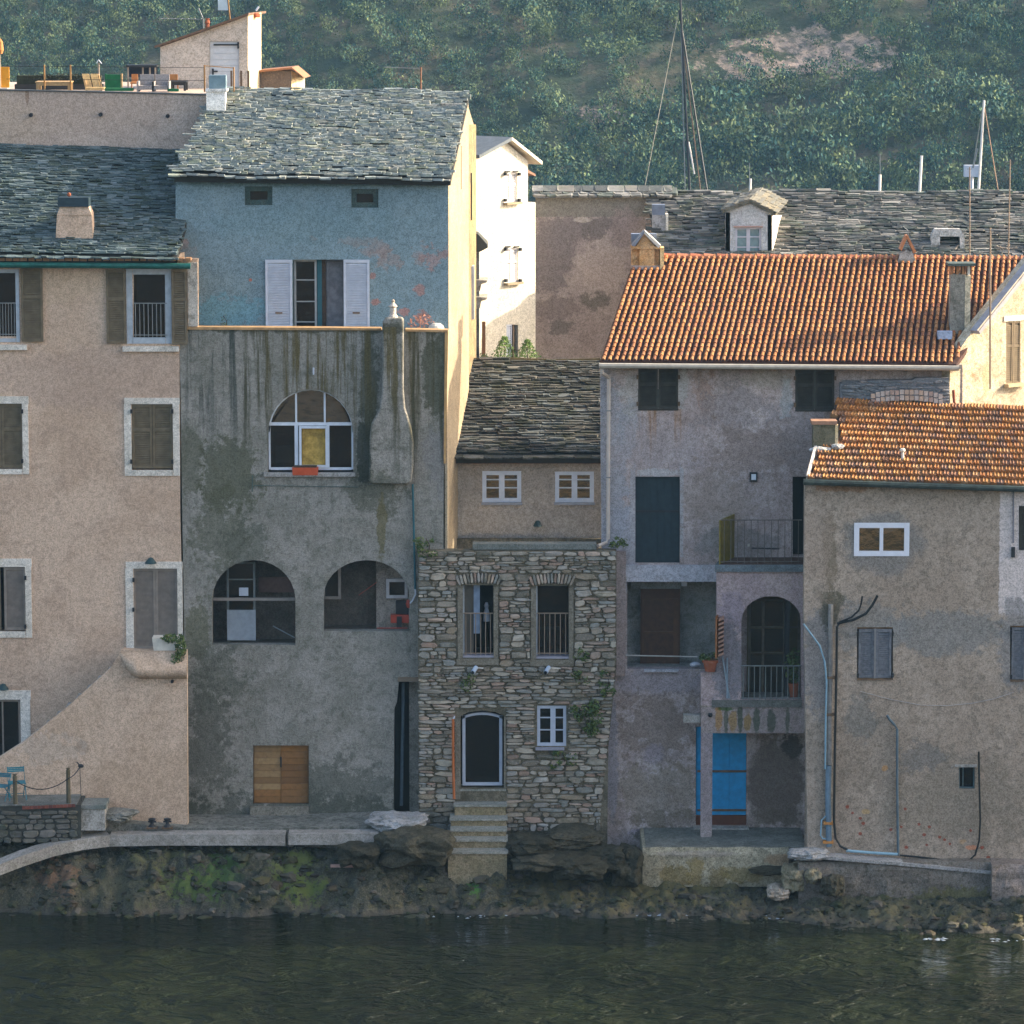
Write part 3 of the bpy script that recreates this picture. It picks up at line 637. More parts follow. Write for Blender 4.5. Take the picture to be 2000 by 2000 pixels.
def lounger(px, label, mat, fab, width=.42, back=.40, seatl=.4, tilt=.3):
    q = at4(px, 5.2); t = thing("lounge_chair", q, label, "lounge chair")
    for i, s in enumerate((-1, 1)):
        a = q + Vector((-.05 + s * width * .25, -.02, .03)); mb = MB(); b = a + Vector((-tilt * .35, .18, back)); mb.poly([a + Vector((-.09, 0, 0)), a + Vector((.09, 0, 0)), b + Vector((.09, 0, 0)), b + Vector((-.09, 0, 0))], (0, .05, 0)); mb.build("back_panel", fab, t)
    mb = MB(); mb.box(q.x - width / 2, q.x + width / 2 + .05, q.y - .45, q.y, FZ + .05, FZ + .11); mb.build("seat", fab, t)
    for sx in (-1, 1):
        mb = MB(); mb.tube([q + Vector((sx * width * .45, -.43, 0)), q + Vector((sx * width * .45 - .02, -.05, .1)), q + Vector((sx * width * .45 - tilt * .4, .2, back + .02))], .016); mb.build("side_frame", mat, t)
lounger(188, "slatted wooden folding chair catching the sun on the terrace", WOODY, paint("sunlit_slats", (.62, .40, .16), .7, .3, 14))
GREEN = paint("green_canvas", (.015, .13, .045), .8, .25)
q = at4(225, 5.2); t = thing("garden_chair", q, "high backed green garden chair with green seat cushion", "garden chair")
mb = MB(); mb.box(q.x - .20, q.x + .17, 5.2, 5.27, FZ + .05, FZ + .42); mb.build("backrest", GREEN, t)
mb = MB(); mb.box(q.x - .2, q.x + .5, 4.8, 5.19, FZ + .02, FZ + .09); mb.build("seat_cushion", GREEN, t)
for s in (-.215, .185): mb = MB(); mb.box(q.x + s - .02, q.x + s + .02, 5.19, 5.28, FZ, FZ + .44); mb.build("side_post", WOODY if s > 0 else GREEN, t)
for i, (px, lab) in enumerate(((289, "grey wicker armchair on the terrace, left one of a pair"), (319, "grey wicker armchair beside the green cushion, right one of a pair"))):
    q = at4(px, 5.3); t = thing("wicker_chair", q, lab, "armchair", "grey wicker armchairs on the terrace"); WK = paint("grey_wicker", (.30, .27, .25), .9, .3, 30)
    mb = MB(); mb.hexa([q + Vector(v) for v in ((-.17, 0, .04), (.16, 0, .04), (.16, .08, .04), (-.17, .08, .04), (-.19, .05, .42), (.17, .05, .42), (.17, .12, .42), (-.19, .12, .42))]); mb.build("backrest", WK, t)
    mb = MB(); mb.box(q.x - .18, q.x + .17, 4.85, 5.29, FZ + .05, FZ + .15); mb.build("seat", WK, t)
    for s in (-.2, .18): mb = MB(); mb.box(q.x + s - .025, q.x + s + .025, 4.85, 5.38, FZ, FZ + .26); mb.build("arm", WK, t)
    if i: mb = MB(); mb.box(q.x + .18, q.x + .45, 4.75, 4.83, FZ + .01, FZ + .08); mb.build("cushion", GREEN, t)
for px, w_, lab in ((265, .08, "orange cloth chair behind the left wicker armchair"), (341, .1, "orange slatted chair behind the right wicker armchair")):
    q = at4(px, 6.0); t = thing("orange_chair", q, lab, "chair"); OR = paint("orange_cloth", (.48, .20, .06), .8)
    mb = MB(); mb.box(q.x - w_, q.x + w_, 6.0, 6.05, FZ + .2, FZ + .4); mb.build("backrest", OR, t)
    mb = MB(); mb.box(q.x - w_, q.x + w_, 5.6, 5.99, FZ + .17, FZ + .21); mb.build("seat", OR, t)
    for s in (-1, 1): mb = MB(); mb.box(q.x + s * w_ - .015, q.x + s * w_ + .015, 5.99, 6.04, FZ, FZ + .2); mb.build("leg", OR, t)
q = at4(281, 7.2); t = thing("garden_canopy", q, "dark flat garden canopy beside the shed on the terrace", "canopy")
mb = MB(); mb.box(q.x - .4, q.x + .38, 6.9, 7.5, FZ + .55, FZ + .6); mb.build("canopy_top", IRON, t)
mb = MB(); mb.box(q.x - .38, q.x + .36, 7.4, 7.44, FZ + .28, FZ + .549); mb.build("curtain", paint("navy_cloth", (.02, .03, .05), .9), t)
for s in (-.36, .02, .2, .34):
    mb = MB(); mb.box(q.x + s - .02, q.x + s + .02, 6.95, 6.99, FZ, FZ + .549); mb.build("post", TEAKG, t)
q = at4(8, 4.9); t = thing("sun_blind", q, "orange wind screen with pole on white base at the left end of the terrace", "screen")
mb = MB(); mb.box(q.x - .3, q.x + .16, 4.9, 4.95, FZ + .1, FZ + .62); mb.build("cloth_panel", paint("orange_screen", (.75, .32, .02), .7, .1), t)
mb = MB(); mb.box(q.x - .35, q.x + .14, 4.7, 5.1, FZ, FZ + .1); mb.build("base", IVORY, t); mb = MB(); mb.tube([q + Vector((-.07, -.05, .1)), q + Vector((-.08, -.05, 1.2))], .03); mb.build("pole", TEAKG, t)
mb = MB(); mb.lathe(q + Vector((-.05, -.05, .95)), [(.06, 0), (.09, .1), (.07, .3), (.02, .38)]); mb.build("folded_cloth", paint("orange_cloth", (.48, .20, .06), .8), t)
q = at4(195, 6.8); t = thing("satellite_arm", q, "small curved antenna arm on a post behind the folding chair", "antenna")
mb = MB(); mb.tube([q, q + Vector((0, 0, .66))], .025); mb.build("post", TEAKG, t); mb = MB(); mb.tube([q + Vector((-.05, 0, .66)), q + Vector((0, 0, .74)), q + Vector((.08, 0, .64))], .015); mb.build("arm", WHITE, t)
# shed house on the terrace
SH = Plane(7.6)
sh = thing("terrace_shed", SH.P(400, 180), "small rendered outbuilding with sloping roof and white door behind the terrace", "outbuilding")
SHW = plaster("shed_render", (.40, .355, .31), (.46, .41, .36), scale=.5, dirtamt=.1, Y=7.6)
wall("wall", SHW, sh, SH, [(313, 92), (484, 31), (484, 205), (313, 205)], [rc(409, 81, 467, 176)], thick=.2)
a = SH.P(485, 28); b = SH.P(485, 205); mb = MB(); mb.hexa([SH.P(484.2, 205, 0), SH.P(503, 205, -1.6), SH.P(500, 205, -1.8), SH.P(482, 205, -.21), SH.P(484.2, 29, 0), SH.P(503, 27, -1.6), SH.P(500, 27, -1.8), SH.P(482, 29, -.21)]); mb.build("side_wall", plaster("painted_sun_render", (.46, .38, .25), (.5, .42, .29), scale=.6, dirtamt=.08), sh)  # side wall in a warmer tone, low sun painted into the colour
mb = MB(); p = [SH.P(303, 93, .15), SH.P(303, 89, .15), SH.P(486, 25, .15), SH.P(486, 29.5, .15)]; mb.poly(p, (.3, 2.6, 0)); mb.build("roof", paint("brown_roof_edge", (.15, .09, .055), .8), sh)
mb = MB(); mb.lathe(SH.P(494, 33, -.8), [(.14, -.03), (.15, .0), (.15, .06), (.1, .09)], 10); mb.build("chimney_cap", TERRA, sh)
mb = MB(); mb.tube([SH.P(496, 22, -.8), SH.P(502, 14, -.8)], .03, 5); mb.build("gull_post", GREYSH, sh)
mb = MB(); mb.wbox(SH, 409, 81, 467, 176, -.12, -.06)
d_ = mb.build("door", paint("pale_door_paint", (.50, .52, .52), .6, .08), sh)
for i in range(8): mb = MB(); mb.wbox(SH, 410 + i * 0, 82 + i * 11.7, 466.5, 82 + i * 11.7 + 11, -.058, -.04); mb.build("plank", paint("pale_door_paint", (.50, .52, .52), .6, .08), d_)
mb = MB(); mb.wbox(SH, 417, 86, 466, 89, -.038, -.01); mb.wbox(SH, 463.5, 82, 467, 95, -.037, .01); mb.build("strap_hinge", IRON, d_)
mb = MB(); mb.wbox(SH, 414, 134, 417.5, 146, -.038, -.01); mb.wbox(SH, 417.5, 138, 425, 141, -.037, -.01); mb.build("latch", IRON, d_)
for x in (452, 471, 485): mb = MB(); mb.wbox(Plane(7.0), x - 2, 138, x + 2, 176, -.05, 0); mb.build("wooden_post", paint("dark_post", (.12, .08, .05), .8), sh)
q = SH.P(402, 55, -.6); mb = MB(); mb.lathe(q, [(.05, -.1), (.05, .1), (.07, .12), (.045, .2), (.06, .24)], 8); mb.build("flue_pipe", TERRA, sh)
q = SH.P(447, 40, -.6); t = thing("mesh_aerial", q, "mast with a pale square mesh aerial on the shed roof", "aerial")
mb = MB(); mb.tube([q + Vector((0, 0, -.1)), q + Vector((-.06, 0, .55))], .02); mb.build("pole", paint("yellow_rust", (.28, .15, .05), .8), t)
mb = MB(); mb.box(q.x - .32, q.x - .05, q.y, q.y + .02, q.z + .25, q.z + .75); mb.build("mesh_panel", paint("pale_mesh", (.55, .62, .62), .5, .1), t)
q = SH.P(395, 36, -.7); t = thing("tv_aerial", q, "thin horizontal television aerial left of the shed roof", "aerial")
mb = MB(); mb.tube([SH.P(305, 37, -.7), SH.P(394, 39, -.7)], .012); mb.build("boom", STEEL, t)
for x in range(312, 392, 13): mb = MB(); mb.tube([SH.P(x, 37.4, -.55), SH.P(x, 37.4, -.9)], .008, 4); mb.build("element", STEEL, t)
mb = MB(); mb.tube([SH.P(392, 36, -.7), SH.P(384, 17, -.7)], .015); mb.tube([SH.P(393, 38, -.7), SH.P(394, 68, -.7)], .02); mb.build("pole", STEEL, t)

# ================================================================== grey house with arches and the blue house above it
BL = Plane(1.2)
bh = thing("blue_house", BL.P(600, 640), "upper house with teal blue front, pale louvred shutters and stone slate roof", "house")
BLUE = plaster("teal_blue_render", (.145, .215, .255), (.17, .24, .275), (.11, .175, .21), var=.5, scale=.45, dirtamt=.2, Y=1.2, patches=[
    (358, 475, 16, 12, (.30, .20, .18), .6, .5), (365, 490, 22, 14, (.20, .21, .22), .6, .5), (345, 470, 6, 40, (.36, .28, .24), .5, .4), (690, 472, 40, 7, (.25, .20, .19), .55, 1.0), (735, 490, 34, 12, (.25, .20, .19), .5, 1.0), (770, 500, 30, 14, (.27, .20, .18), .5, 1.0),
    (815, 500, 22, 16, (.25, .20, .19), .5, 1.0), (845, 505, 16, 16, (.28, .19, .18), .7, .95), (820, 565, 10, 12, (.32, .17, .15), .7, .5), (733, 588, 9, 8, (.32, .17, .15), .8, .4), (728, 540, 6, 6, (.32, .17, .15), .7, .4),
    (489, 547, 3, 3, (.35, .12, .08), .9, .2), (790, 610, 10, 8, (.32, .17, .15), .8, .5), (820, 618, 16, 12, (.32, .17, .15), .7, .5), (600, 440, 200, 40, (.14, .22, .25), .4, .3), (450, 610, 90, 30, (.10, .26, .34), .5, .4), (600, 358, 260, 8, (.07, .13, .15), .5, .3)])
holes = [rc(478, 364, 532, 401), rc(686, 369, 739, 406), rc(572, 507, 671, 660)]
wall("wall", BLUE, bh, BL, [(343, 345), (875, 352), (876, 700), (343, 700)], holes)
for x0, y0, x1, y1 in ((478, 364, 532, 401), (686, 369, 739, 406)):
    w = window(bh, BL, x0, y0, x1, y1, w=10, fm=plaster("dark_teal_reveal", (.05, .085, .085), (.07, .10, .095), scale=2), gm=GLASSD, d=-.14)
    dark_back(bh, BL, x0 + 5, y0 + 5, x1 - 5, y1 - 5, -.6)
w = window(bh, BL, 574, 508, 618, 655, w=4, hb=(548, 590, 630), gm=GLASSD, fm=paint("grey_sash", (.30, .31, .30), .6), d=-.2)
mb = MB(); mb.wbox(BL, 619, 507, 628, 655, -.28, -.2); mb.build("door_jamb", TEALP, bh); mb = MB(); mb.wbox(BL, 628, 507, 636, 655, -.3, -.22); mb.build("wooden_jamb", WOODD, bh)
mb = MB(); mb.wbox(BL, 636, 507, 671, 655, -.34, -.27); d_ = mb.build("door", paint("greyed_door", (.16, .16, .17), .7, .3), bh)
mb = MB(); frame_bars(mb, BL, 638, 512, 669, 652, 4, -.27, -.25, hb=(549,)); mb.build("door_panel_frame", paint("greyed_door", (.16, .16, .17), .7, .3), d_)
shutter(w, BL, 519, 507, 571, 655, GREYSH, d=.02, slat=.04, mid=False); shutter(w, BL, 671.5, 507, 722, 655, GREYSH, d=.02, slat=.04, mid=False); dark_back(bh, BL, 572, 505, 671, 660, -1.6)
mb = MB(); mb.wbox(BL, 538, 609, 552, 612, .075, .09); mb.build("shutter_latch", RUSTY, w); mb = MB(); mb.wbox(BL, 689, 609, 703, 612, .075, .09); mb.build("shutter_latch", RUSTY, w)
# side wall: lit flank shared by both houses, bending back in steps
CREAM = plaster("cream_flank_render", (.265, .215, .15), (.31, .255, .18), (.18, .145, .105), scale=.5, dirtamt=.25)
def flank(par, mat, pts, name="side_wall", t=.3):
    """pts: (px, Y, ytop_px, ybot_px)"""
    for (x0, Y0, t0, b0), (x1, Y1, t1, b1) in zip(pts, pts[1:]):
        A0, A1, B1, B0 = P(x0, t0, Y0), P(x1, t1, Y1), P(x1, b1, Y1), P(x0, b0, Y0)
        X0 = P(x0, 900, Y0).x; X1 = P(x1, 900, Y1).x
        for q, X in ((A0, X0), (B0, X0), (A1, X1), (B1, X1)): q.x = X
        mb = MB(); mb.poly([A0, A1, B1, B0], (-t, 0, 0)); mb.build(name, mat, par)
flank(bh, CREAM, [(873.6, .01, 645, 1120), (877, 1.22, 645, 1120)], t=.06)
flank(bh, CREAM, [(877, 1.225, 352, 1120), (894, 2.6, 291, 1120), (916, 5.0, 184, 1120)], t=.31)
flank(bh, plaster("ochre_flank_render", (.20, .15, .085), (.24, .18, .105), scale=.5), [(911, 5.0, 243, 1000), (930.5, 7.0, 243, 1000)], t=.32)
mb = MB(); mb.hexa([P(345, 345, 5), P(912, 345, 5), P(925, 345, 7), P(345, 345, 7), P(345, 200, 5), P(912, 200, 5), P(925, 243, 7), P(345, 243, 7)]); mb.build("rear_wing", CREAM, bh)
SL_B = pieces_mat("lichened_stone_slate", [(.27, .30, .27), (.34, .345, .28), (.22, .255, .245), (.30, .32, .23), (.38, .37, .31), (.18, .215, .21), (.31, .34, .32)], .8, .35, .014, 7, (.30, .30, .15), .35, mthr=.55)
DECK = paint("dark_roof_bed", (.03, .032, .03), .9)
rf = slate_roof(bh, "roof", P(340, 344, .9), P(880, 351, .9), P(917, 181, 5.0), P(424, 176, 5.0), .088, .13, .34, SL_B, thick=.04, deckmat=DECK, wav=.07)
mb = MB(); mb.wbox(Plane(4.2), 864, 207, 900, 223, -.4, 0); c_ = mb.build("chimney", plaster("stub_stone", (.28, .22, .19), (.33, .27, .22)), rf); mb = MB(); mb.wbox(Plane(4.16), 861, 202, 903, 207.5, -.48, 0); mb.build("cap_stone", CONC, c_)
mb = MB(); mb.wbox(Plane(3.8), 403, 178, 440, 216, -.45, 0); c_ = mb.build("chimney", plaster("whitewash", (.66, .66, .66), (.74, .73, .70), scale=1, dirtamt=.1), bh)
mb = MB(); mb.wbox(Plane(3.76), 401, 174, 443, 179, -.55, 0); mb.build("chimney_slab", plaster("whitewash", (.6, .6, .6), (.7, .7, .7), scale=1), c_)
mb = MB(); mb.wbox(Plane(3.9), 408, 147, 441, 174, -.35, 0); mb.build("metal_cowl", paint("blue_grey_metal", (.16, .24, .27), .5, .2), c_)
mb = MB(); mb.tube([P(822, 178, 5.2), P(822, 131, 5.2)], .02); q = P(822, 150, 5.2); t = thing("tv_aerial", q, "thin television aerial on a rusty pole behind the blue house ridge", "aerial"); mb.build("pole", paint("rust_pole", (.20, .09, .05), .8), t)
mb = MB(); mb.tube([P(751, 131, 5.2), P(822, 134, 5.2)], .012); mb.build("boom", STEEL, t)
for x in range(756, 820, 9): mb = MB(); mb.tube([P(x, 131.6, 5.05), P(x, 131.6, 5.4)], .007, 4); mb.build("element", STEEL, t)
# details of the lit flank
def flank_box(par, name, mat, x0, x1, Y, y0, y1, out=.03):
    a = P(x0, y0, Y); b = P(x1, y0, Y); z0 = P(x0, y1, Y).z; mb = MB(); mb.box(a.x - .02, a.x + out, Y, Y + max(.12, (x1 - x0) * .06), z0, a.z); return mb.build(name, mat, par)
flank_box(bh, "slit_window", DARK, 899, 902, 3.4, 285, 370, .03); flank_box(bh, "slit_window", IRON, 918, 921, 5.9, 338, 430, .05); flank_box(bh, "shutter", GREYSH, 918.5, 926, 6.05, 520, 624, .1)
# stone hut behind
HT = Plane(9.0); q = HT.P(550, 180); hu = thing("stone_hut", q, "little stone hut with tiled roof behind the slate ridge", "hut")
mb = MB(); mb.wbox(HT, 508, 138, 569, 190, -1.2, 0); mb.build("front_wall", pieces_mat("hut_stone", [(.17, .13, .10), (.2, .16, .12)], .9, .2, .03, 5), hu)
mb = MB(); mb.hexa([HT.P(569.3, 190, 0), HT.P(591, 190, -1.2), HT.P(588, 190, -1.25), HT.P(567, 190, -.1), HT.P(569.3, 138, 0), HT.P(591, 154, -1.2), HT.P(588, 154, -1.25), HT.P(567, 138, -.1)]); mb.build("side_wall", plaster("painted_sun_hut_side", (.5, .42, .28), (.55, .46, .3)), hu)  # side wall far paler than the front: sunlight painted into its colour
mb = MB(); mb.poly([HT.P(504, 137, .12), HT.P(570, 131, .12), HT.P(595, 152, .1), HT.P(570, 135, .12), HT.P(504, 141, .12)], (.1, 1.4, .0)); mb.build("roof", paint("tile_edge", (.30, .14, .07), .8), hu)

gh = thing("grey_house", A.P(600, 1603), "grey stained house with big arched window above two open arches", "house")
OLV = (.075, .068, .035); DK = (.035, .045, .040)
GREY = plaster("weathered_grey_render", (.185, .18, .158), (.255, .245, .225), (.06, .068, .05), var=.8, scale=.9, dirtamt=.42, bump=.025, patches=[
    (450, 930, 60, 75, (.075, .080, .048), .75, .35), (430, 1040, 50, 80, (.075, .080, .050), .6, .45), (372, 900, 26, 70, (.07, .075, .045), .6, .4), (480, 1075, 40, 60, (.06, .07, .05), .5, .5), (385, 1230, 26, 60, (.085, .085, .045), .6, .4),
    (405, 1450, 45, 130, (.065, .07, .055), .6, .5), (560, 1590, 230, 45, (.05, .058, .045), .7, .4), (650, 1540, 120, 50, (.065, .072, .06), .6, .5), (735, 960, 50, 40, (.06, .065, .04), .55, .5), (745, 1030, 9, 60, (.11, .095, .035), .7, .3),
    (855, 730, 30, 90, (.055, .062, .038), .8, .35), (720, 760, 18, 110, (.05, .055, .035), .7, .35), (712, 880, 14, 70, (.035, .04, .03), .85, .3), (540, 700, 30, 60, (.14, .14, .12), .4, .6), (470, 1200, 60, 90, (.13, .13, .11), .5, .7),
    (420, 1320, 50, 60, (.07, .08, .06), .5, .5), (860, 900, 30, 60, (.20, .20, .21), .5, .4), (600, 640, 260, 10, (.05, .05, .03), .7, .3)],
    streaks=[(360, 870, 640, 320, DK, .9, .47), (470, 870, 640, 330, OLV, .95, .45), (520, 800, 640, 240, (.15, .11, .035), .8, .48), (470, 870, 640, 460, (.04, .045, .030), .8, .52)])
ar1 = arch(414, 1094, 577, 1260, 1172); ar2 = arch(632, 1094, 800, 1233, 1166); win_a = arch(523, 760, 690, 922, 848)
wall("wall", GREY, gh, A, [(350.5, 643), (868, 645), (866, 1090), (817, 1090), (822, 1660), (366, 1660), (360, 1250)], [ar1, ar2, win_a, rc(494, 1456, 603, 1571), [(779, 1330), (819, 1330), (821, 1598), (769, 1598), (770, 1385), (775, 1372)]])
body(gh, GREY, A, 352, 826, A.at(600, 800)[1], 1.2, name="inner_wall", ztop2=A.at(600, 700)[1])
mb = MB(); mb.hexa([A.P(352, 655, -.36), A.P(866, 655, -.36), A.P(872, 655, -1.15), A.P(352, 655, -1.15), A.P(352, 648, -.36), A.P(866, 650, -.36), A.P(872, 650, -1.15), A.P(352, 648, -1.15)]); mb.build("terrace_floor", CONC, gh)
mb = MB(); mb.poly([A.P(351, 638, .04), A.P(745, 641, .04), A.P(745, 645, .04), A.P(351, 643.5, .04)], (0, .42, 0)); mb.build("coping", paint("lichen_coping", (.42, .26, .12), .9, .3), gh)
mb = MB(); mb.poly([A.P(792, 643, .04), A.P(875, 644.5, .04), A.P(875, 649, .04), A.P(792, 647, .04)], (0, .42, 0)); mb.build("coping", paint("lichen_coping", (.42, .26, .12), .9, .3), gh)
mb = MB(); mb.poly([A.P(869, 649, .03), A.P(875.5, 649, .03), A.P(870.5, 905, .03), A.P(866.5, 905, .03)], (0, .2, 0)); mb.build("sunlit_edge_strip", paint("painted_sun_edge", (.5, .30, .12), .9), gh)  # orange strip paints the sunlit edge of the wall
# arched window
fr = MB(); bar = lambda mb, x0, y0, x1, y1, d0=-.17, d1=-.11: mb.wbox(A, x0, y0, x1, y1, d0, d1)
n = 16
for i in range(n):
    a0, a1 = math.pi * i / n, math.pi * (i + 1) / n; f = lambda a, r: (607 - (83.5 - r) * math.cos(a), 845 - (85 - r) * math.sin(a))
    fr.wpoly(A, [f(a0, 0), f(a1, 0), f(a1, 3), f(a0, 3)], -.17, -.11)
bar(fr, 523, 826, 690, 832, -.17, -.1); bar(fr, 524, 832, 528, 918); bar(fr, 686, 832, 690, 918); bar(fr, 528, 914, 686, 919)
bar(fr, 576, 764, 579.5, 826); bar(fr, 632, 764, 635.5, 826); bar(fr, 575, 832, 582, 914); bar(fr, 638, 832, 643, 914, -.16, -.09)
aw = fr.build("window", WHITE, gh)
fr = MB(); frame_bars(fr, A, 584, 833, 640, 914, 4.5, -.15, -.07); fr.build("sliding_sash", WHITE, aw)
for x0, x1 in ((526, 576), (580, 632), (636, 688)):
    pts = [(max(x0, 524.5), 826)] + [(x, 845 - 82 * math.sqrt(max(0, 1 - ((x - 607) / 80.5) ** 2))) for x in np.linspace(max(x0, 527), min(x1, 687), 8)] + [(x1, 826)]
    mb = MB(); mb.wpoly(A, pts, -.15, -.135); mb.build("pane", glassy("arch_glass", (.05, .045, .036), .15, 1.9), aw)
for x0, x1 in ((528, 575), (643, 686)): pane(aw, A, x0, 832, x1, 914, -.15, GLASSD)
mb = MB(); mb.wbox(A, 589, 838, 636, 910, -.2, -.19); mb.build("yellow_sheet", paint("golden_sheet", (.50, .32, .07), .9, .45, 5), aw)  # plain golden sheet set behind the sliding sash
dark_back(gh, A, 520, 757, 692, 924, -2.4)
mb = MB(); mb.wbox(A, 536, 876, 574, 908, -.6, -.45); mb.build("radiator", paint("pale_metal_box", (.35, .38, .38), .6), gh); mb = MB(); mb.wbox(A, 538, 852, 564, 874, -.6, -.5); mb.build("picture", paint("brown_picture", (.30, .17, .11), .7), gh)
mb = MB(); mb.wbox(A, 658, 842, 687, 910, -.4, -.35); mb.build("curtain", paint("grey_curtain", (.25, .27, .29), .9), gh)
mb = MB(); mb.wbox(A, 516, 922, 694, 930, -.2, .09); mb.build("sill", plaster("sill_cement", (.25, .245, .24), (.3, .29, .28), scale=2), gh)
q = A.P(596, 918, .05); t = thing("flower_box", A.P(596, 927, .0), "orange red plastic flower box on the arched window sill", "flower box")
mb = MB(); mb.hexa([A.P(572, 927, .12), A.P(621, 927, .12), A.P(621, 927, -.06), A.P(572, 927, -.06), A.P(571, 912, .14), A.P(622, 912, .14), A.P(622, 912, -.08), A.P(571, 912, -.08)]); mb.build("box", paint("orange_red_plastic", (.50, .085, .03), .5, .12), t)
mb = MB(); mb.wbox(A, 574, 909, 619, 912.5, -.06, .12); mb.build("soil", WOODD, t)
mb = MB(); mb.tube([A.P(493, 928, .04), A.P(493, 960, .04)], .012); mb.tube([A.P(496, 948, .03), A.P(700, 951, .03)], .009); mb.build("clothes_line", paint("dull_green_wire", (.05, .09, .08), .6), gh)
mb = MB(); mb.wbox(A, 611, 718, 614, 731, 0, .08); mb.build("light_fitting", GREYSH, gh)
# chimney breast with pot
def plan(mb, pl, prof, d0, d1):   # silhouette prism on the wall
    mb.wpoly(pl, prof, d0, d1)
mb = MB(); prof = [(750, 622), (756, 618), (786, 618), (789, 624), (789, 760), (792, 795), (803, 830), (808, 860), (808, 905), (804, 938), (798, 942), (728, 942), (722, 936), (722, 860), (726, 825), (742, 795), (747, 760), (748, 628)]
mb.wpoly(A, prof, .002, .34); cb = mb.build("chimney_breast", GREY, gh)
bv = cb.modifiers.new("soft_edges", 'BEVEL'); bv.width = .05; bv.segments = 3; bv.limit_method = 'ANGLE'
mb = MB(); mb.lathe(A.P(768, 617, .17), [(.13, -.02), (.10, .03), (.075, .06), (.075, .22), (.11, .25), (.06, .30), (.03, .34), (.05, .38), (.02, .42)], 12); mb.build("chimney_pot", plaster("pot_clay", (.42, .36, .31), (.5, .43, .37)), cb)
t = thing("drain_pipe", A.P(806, 1050), "thin dark teal drain pipe down the grey wall beside the rubble house", "pipe"); mb = MB(); mb.tube([A.P(806, 945, .05), A.P(808, 1020, .05), A.P(811, 1150, .05)], .025); mb.build("pipe", TEALP, t)
mb = MB(); mb.tube([A.P(811, 1150, .05), A.P(812, 1160, .05), A.P(806, 1172, .05), A.P(801, 1178, .03)], .02); mb.build("elbow", GREYSH, t)
# lower left arch room
LG = plaster("loggia_wall", (.075, .062, .052), (.10, .085, .07), scale=1.5)  # wall colour darkened to carry the shade inside the arches
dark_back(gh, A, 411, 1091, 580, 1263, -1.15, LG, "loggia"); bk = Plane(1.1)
wl = window(gh, A, 440, 1104, 496, 1260, w=4, fm=paint("grey_green_frame", (.14, .16, .155), .6), hb=(1139, 1200), gm=GLASSD, d=-.6)
mb = MB(); mb.wbox(A, 414, 1171, 577, 1176.5, -.3, -.24); mb.build("crossbar", paint("brown_bar", (.22, .19, .16), .7), gh)
mb = MB(); mb.wbox(A, 441, 1198, 497, 1257, -.56, -.5); mb.build("door_panel", paint("pale_blue_panel", (.27, .30, .32), .6, .15), wl)
mb = MB(); mb.wbox(A, 464, 1155, 482, 1171, -.58, -.56); mb.build("notice", GREYSH, wl)
mb = MB(); mb.wbox(A, 500, 1140, 575, 1170, -1.1, -1.02); mb.build("shelf_panel", paint("brown_panel", (.15, .09, .07), .8), gh); mb = MB(); mb.tube([A.P(530, 1232, -.7), A.P(573, 1252, -.5)], .015); mb.build("stair_rail", STEEL, gh)
# lower right arch room
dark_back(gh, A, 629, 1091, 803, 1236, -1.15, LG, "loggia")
window(gh, A, 628, 1105, 664, 1176, w=5, fm=paint("brown_bar", (.22, .19, .16), .7), gm=GLASSD, d=-.5)
mb = MB(); mb.wbox(A, 733, 1098, 802, 1236, -1.0, -.7); mb.build("partition", plaster("partition_render", (.22, .19, .165), (.26, .23, .2)), gh)
wl = window(gh, A, 753, 1138, 795, 1176, w=6, fm=paint("putty_frame", (.45, .42, .40), .6), gm=GLASSD, d=-.62)
RED = paint("red_enamel", (.38, .05, .025), .5)
q = A.P(783, 1228, -.45); t = thing("red_stove", q, "red and black objects piled behind the right open arch", "stove")
mb = MB(); mb.wbox(A, 762, 1206, 800, 1222, -.6, -.4); mb.build("red_box", RED, t); mb = MB(); mb.wbox(A, 772, 1180, 797, 1205, -.6, -.42); mb.build("black_box", IRON, t); mb = MB(); mb.wbox(A, 774, 1209, 784, 1232, -.39, -.36); mb.build("flap", IRON, t)
mb = MB(); mb.lathe(A.P(798, 1184, -.38), [(.05, -.1), (.08, 0), (.05, .1)], 8); mb.build("knob", RED, t)
mb = MB(); mb.tube([A.P(700, 1165, -.2), A.P(735, 1140, -.2)], .006, 4); mb.tube([A.P(735, 1230, -.25), A.P(795, 1230, -.25)], .012); mb.build("washing_line", RED, t)
# wooden shutter door, step, alley
w = MB(); w.wbox(A, 494, 1456, 603, 1571, -.2, -.15); dd = w.build("hatch", paint("orange_wood_bed", (.20, .10, .03), .7), gh)
WA, WB = pieces_mat("pale_pine_planks", [(.27, .16, .065), (.32, .20, .085), (.23, .125, .045)], .65, .3, .004, 10), pieces_mat("orange_pine_planks", [(.25, .115, .03), (.29, .135, .038), (.20, .09, .024)], .65, .3, .004, 10)
for i in range(9):
    y = 1458 + i * 12.4
    mb = MB(); mb.wbox(A, 496, y, 547.5, y + 11.8, -.148, -.12); mb.build("plank", WA if i < 7 else WB, dd); mb = MB(); mb.wbox(A, 549, y, 601, y + 11.8, -.148, -.118); mb.build("plank", WB, dd)
mb = MB(); mb.wbox(A, 546.8, 1480, 549.8, 1500, -.12, -.09); mb.build("bolt", IRON, dd)
mb = MB(); mb.wbox(A, 489, 1574, 603, 1612, .003, .12); mb.build("step_block", plaster("step_cement", (.155, .145, .125), (.19, .18, .15), scale=2), gh)
mb = MB(); mb.wbox(A, 777, 1322, 821, 1330.5, -.3, .06); mb.build("lintel", paint("old_beam", (.20, .15, .10), .9), gh)
dark_back(gh, A, 766, 1326, 824, 1602, -1.1)
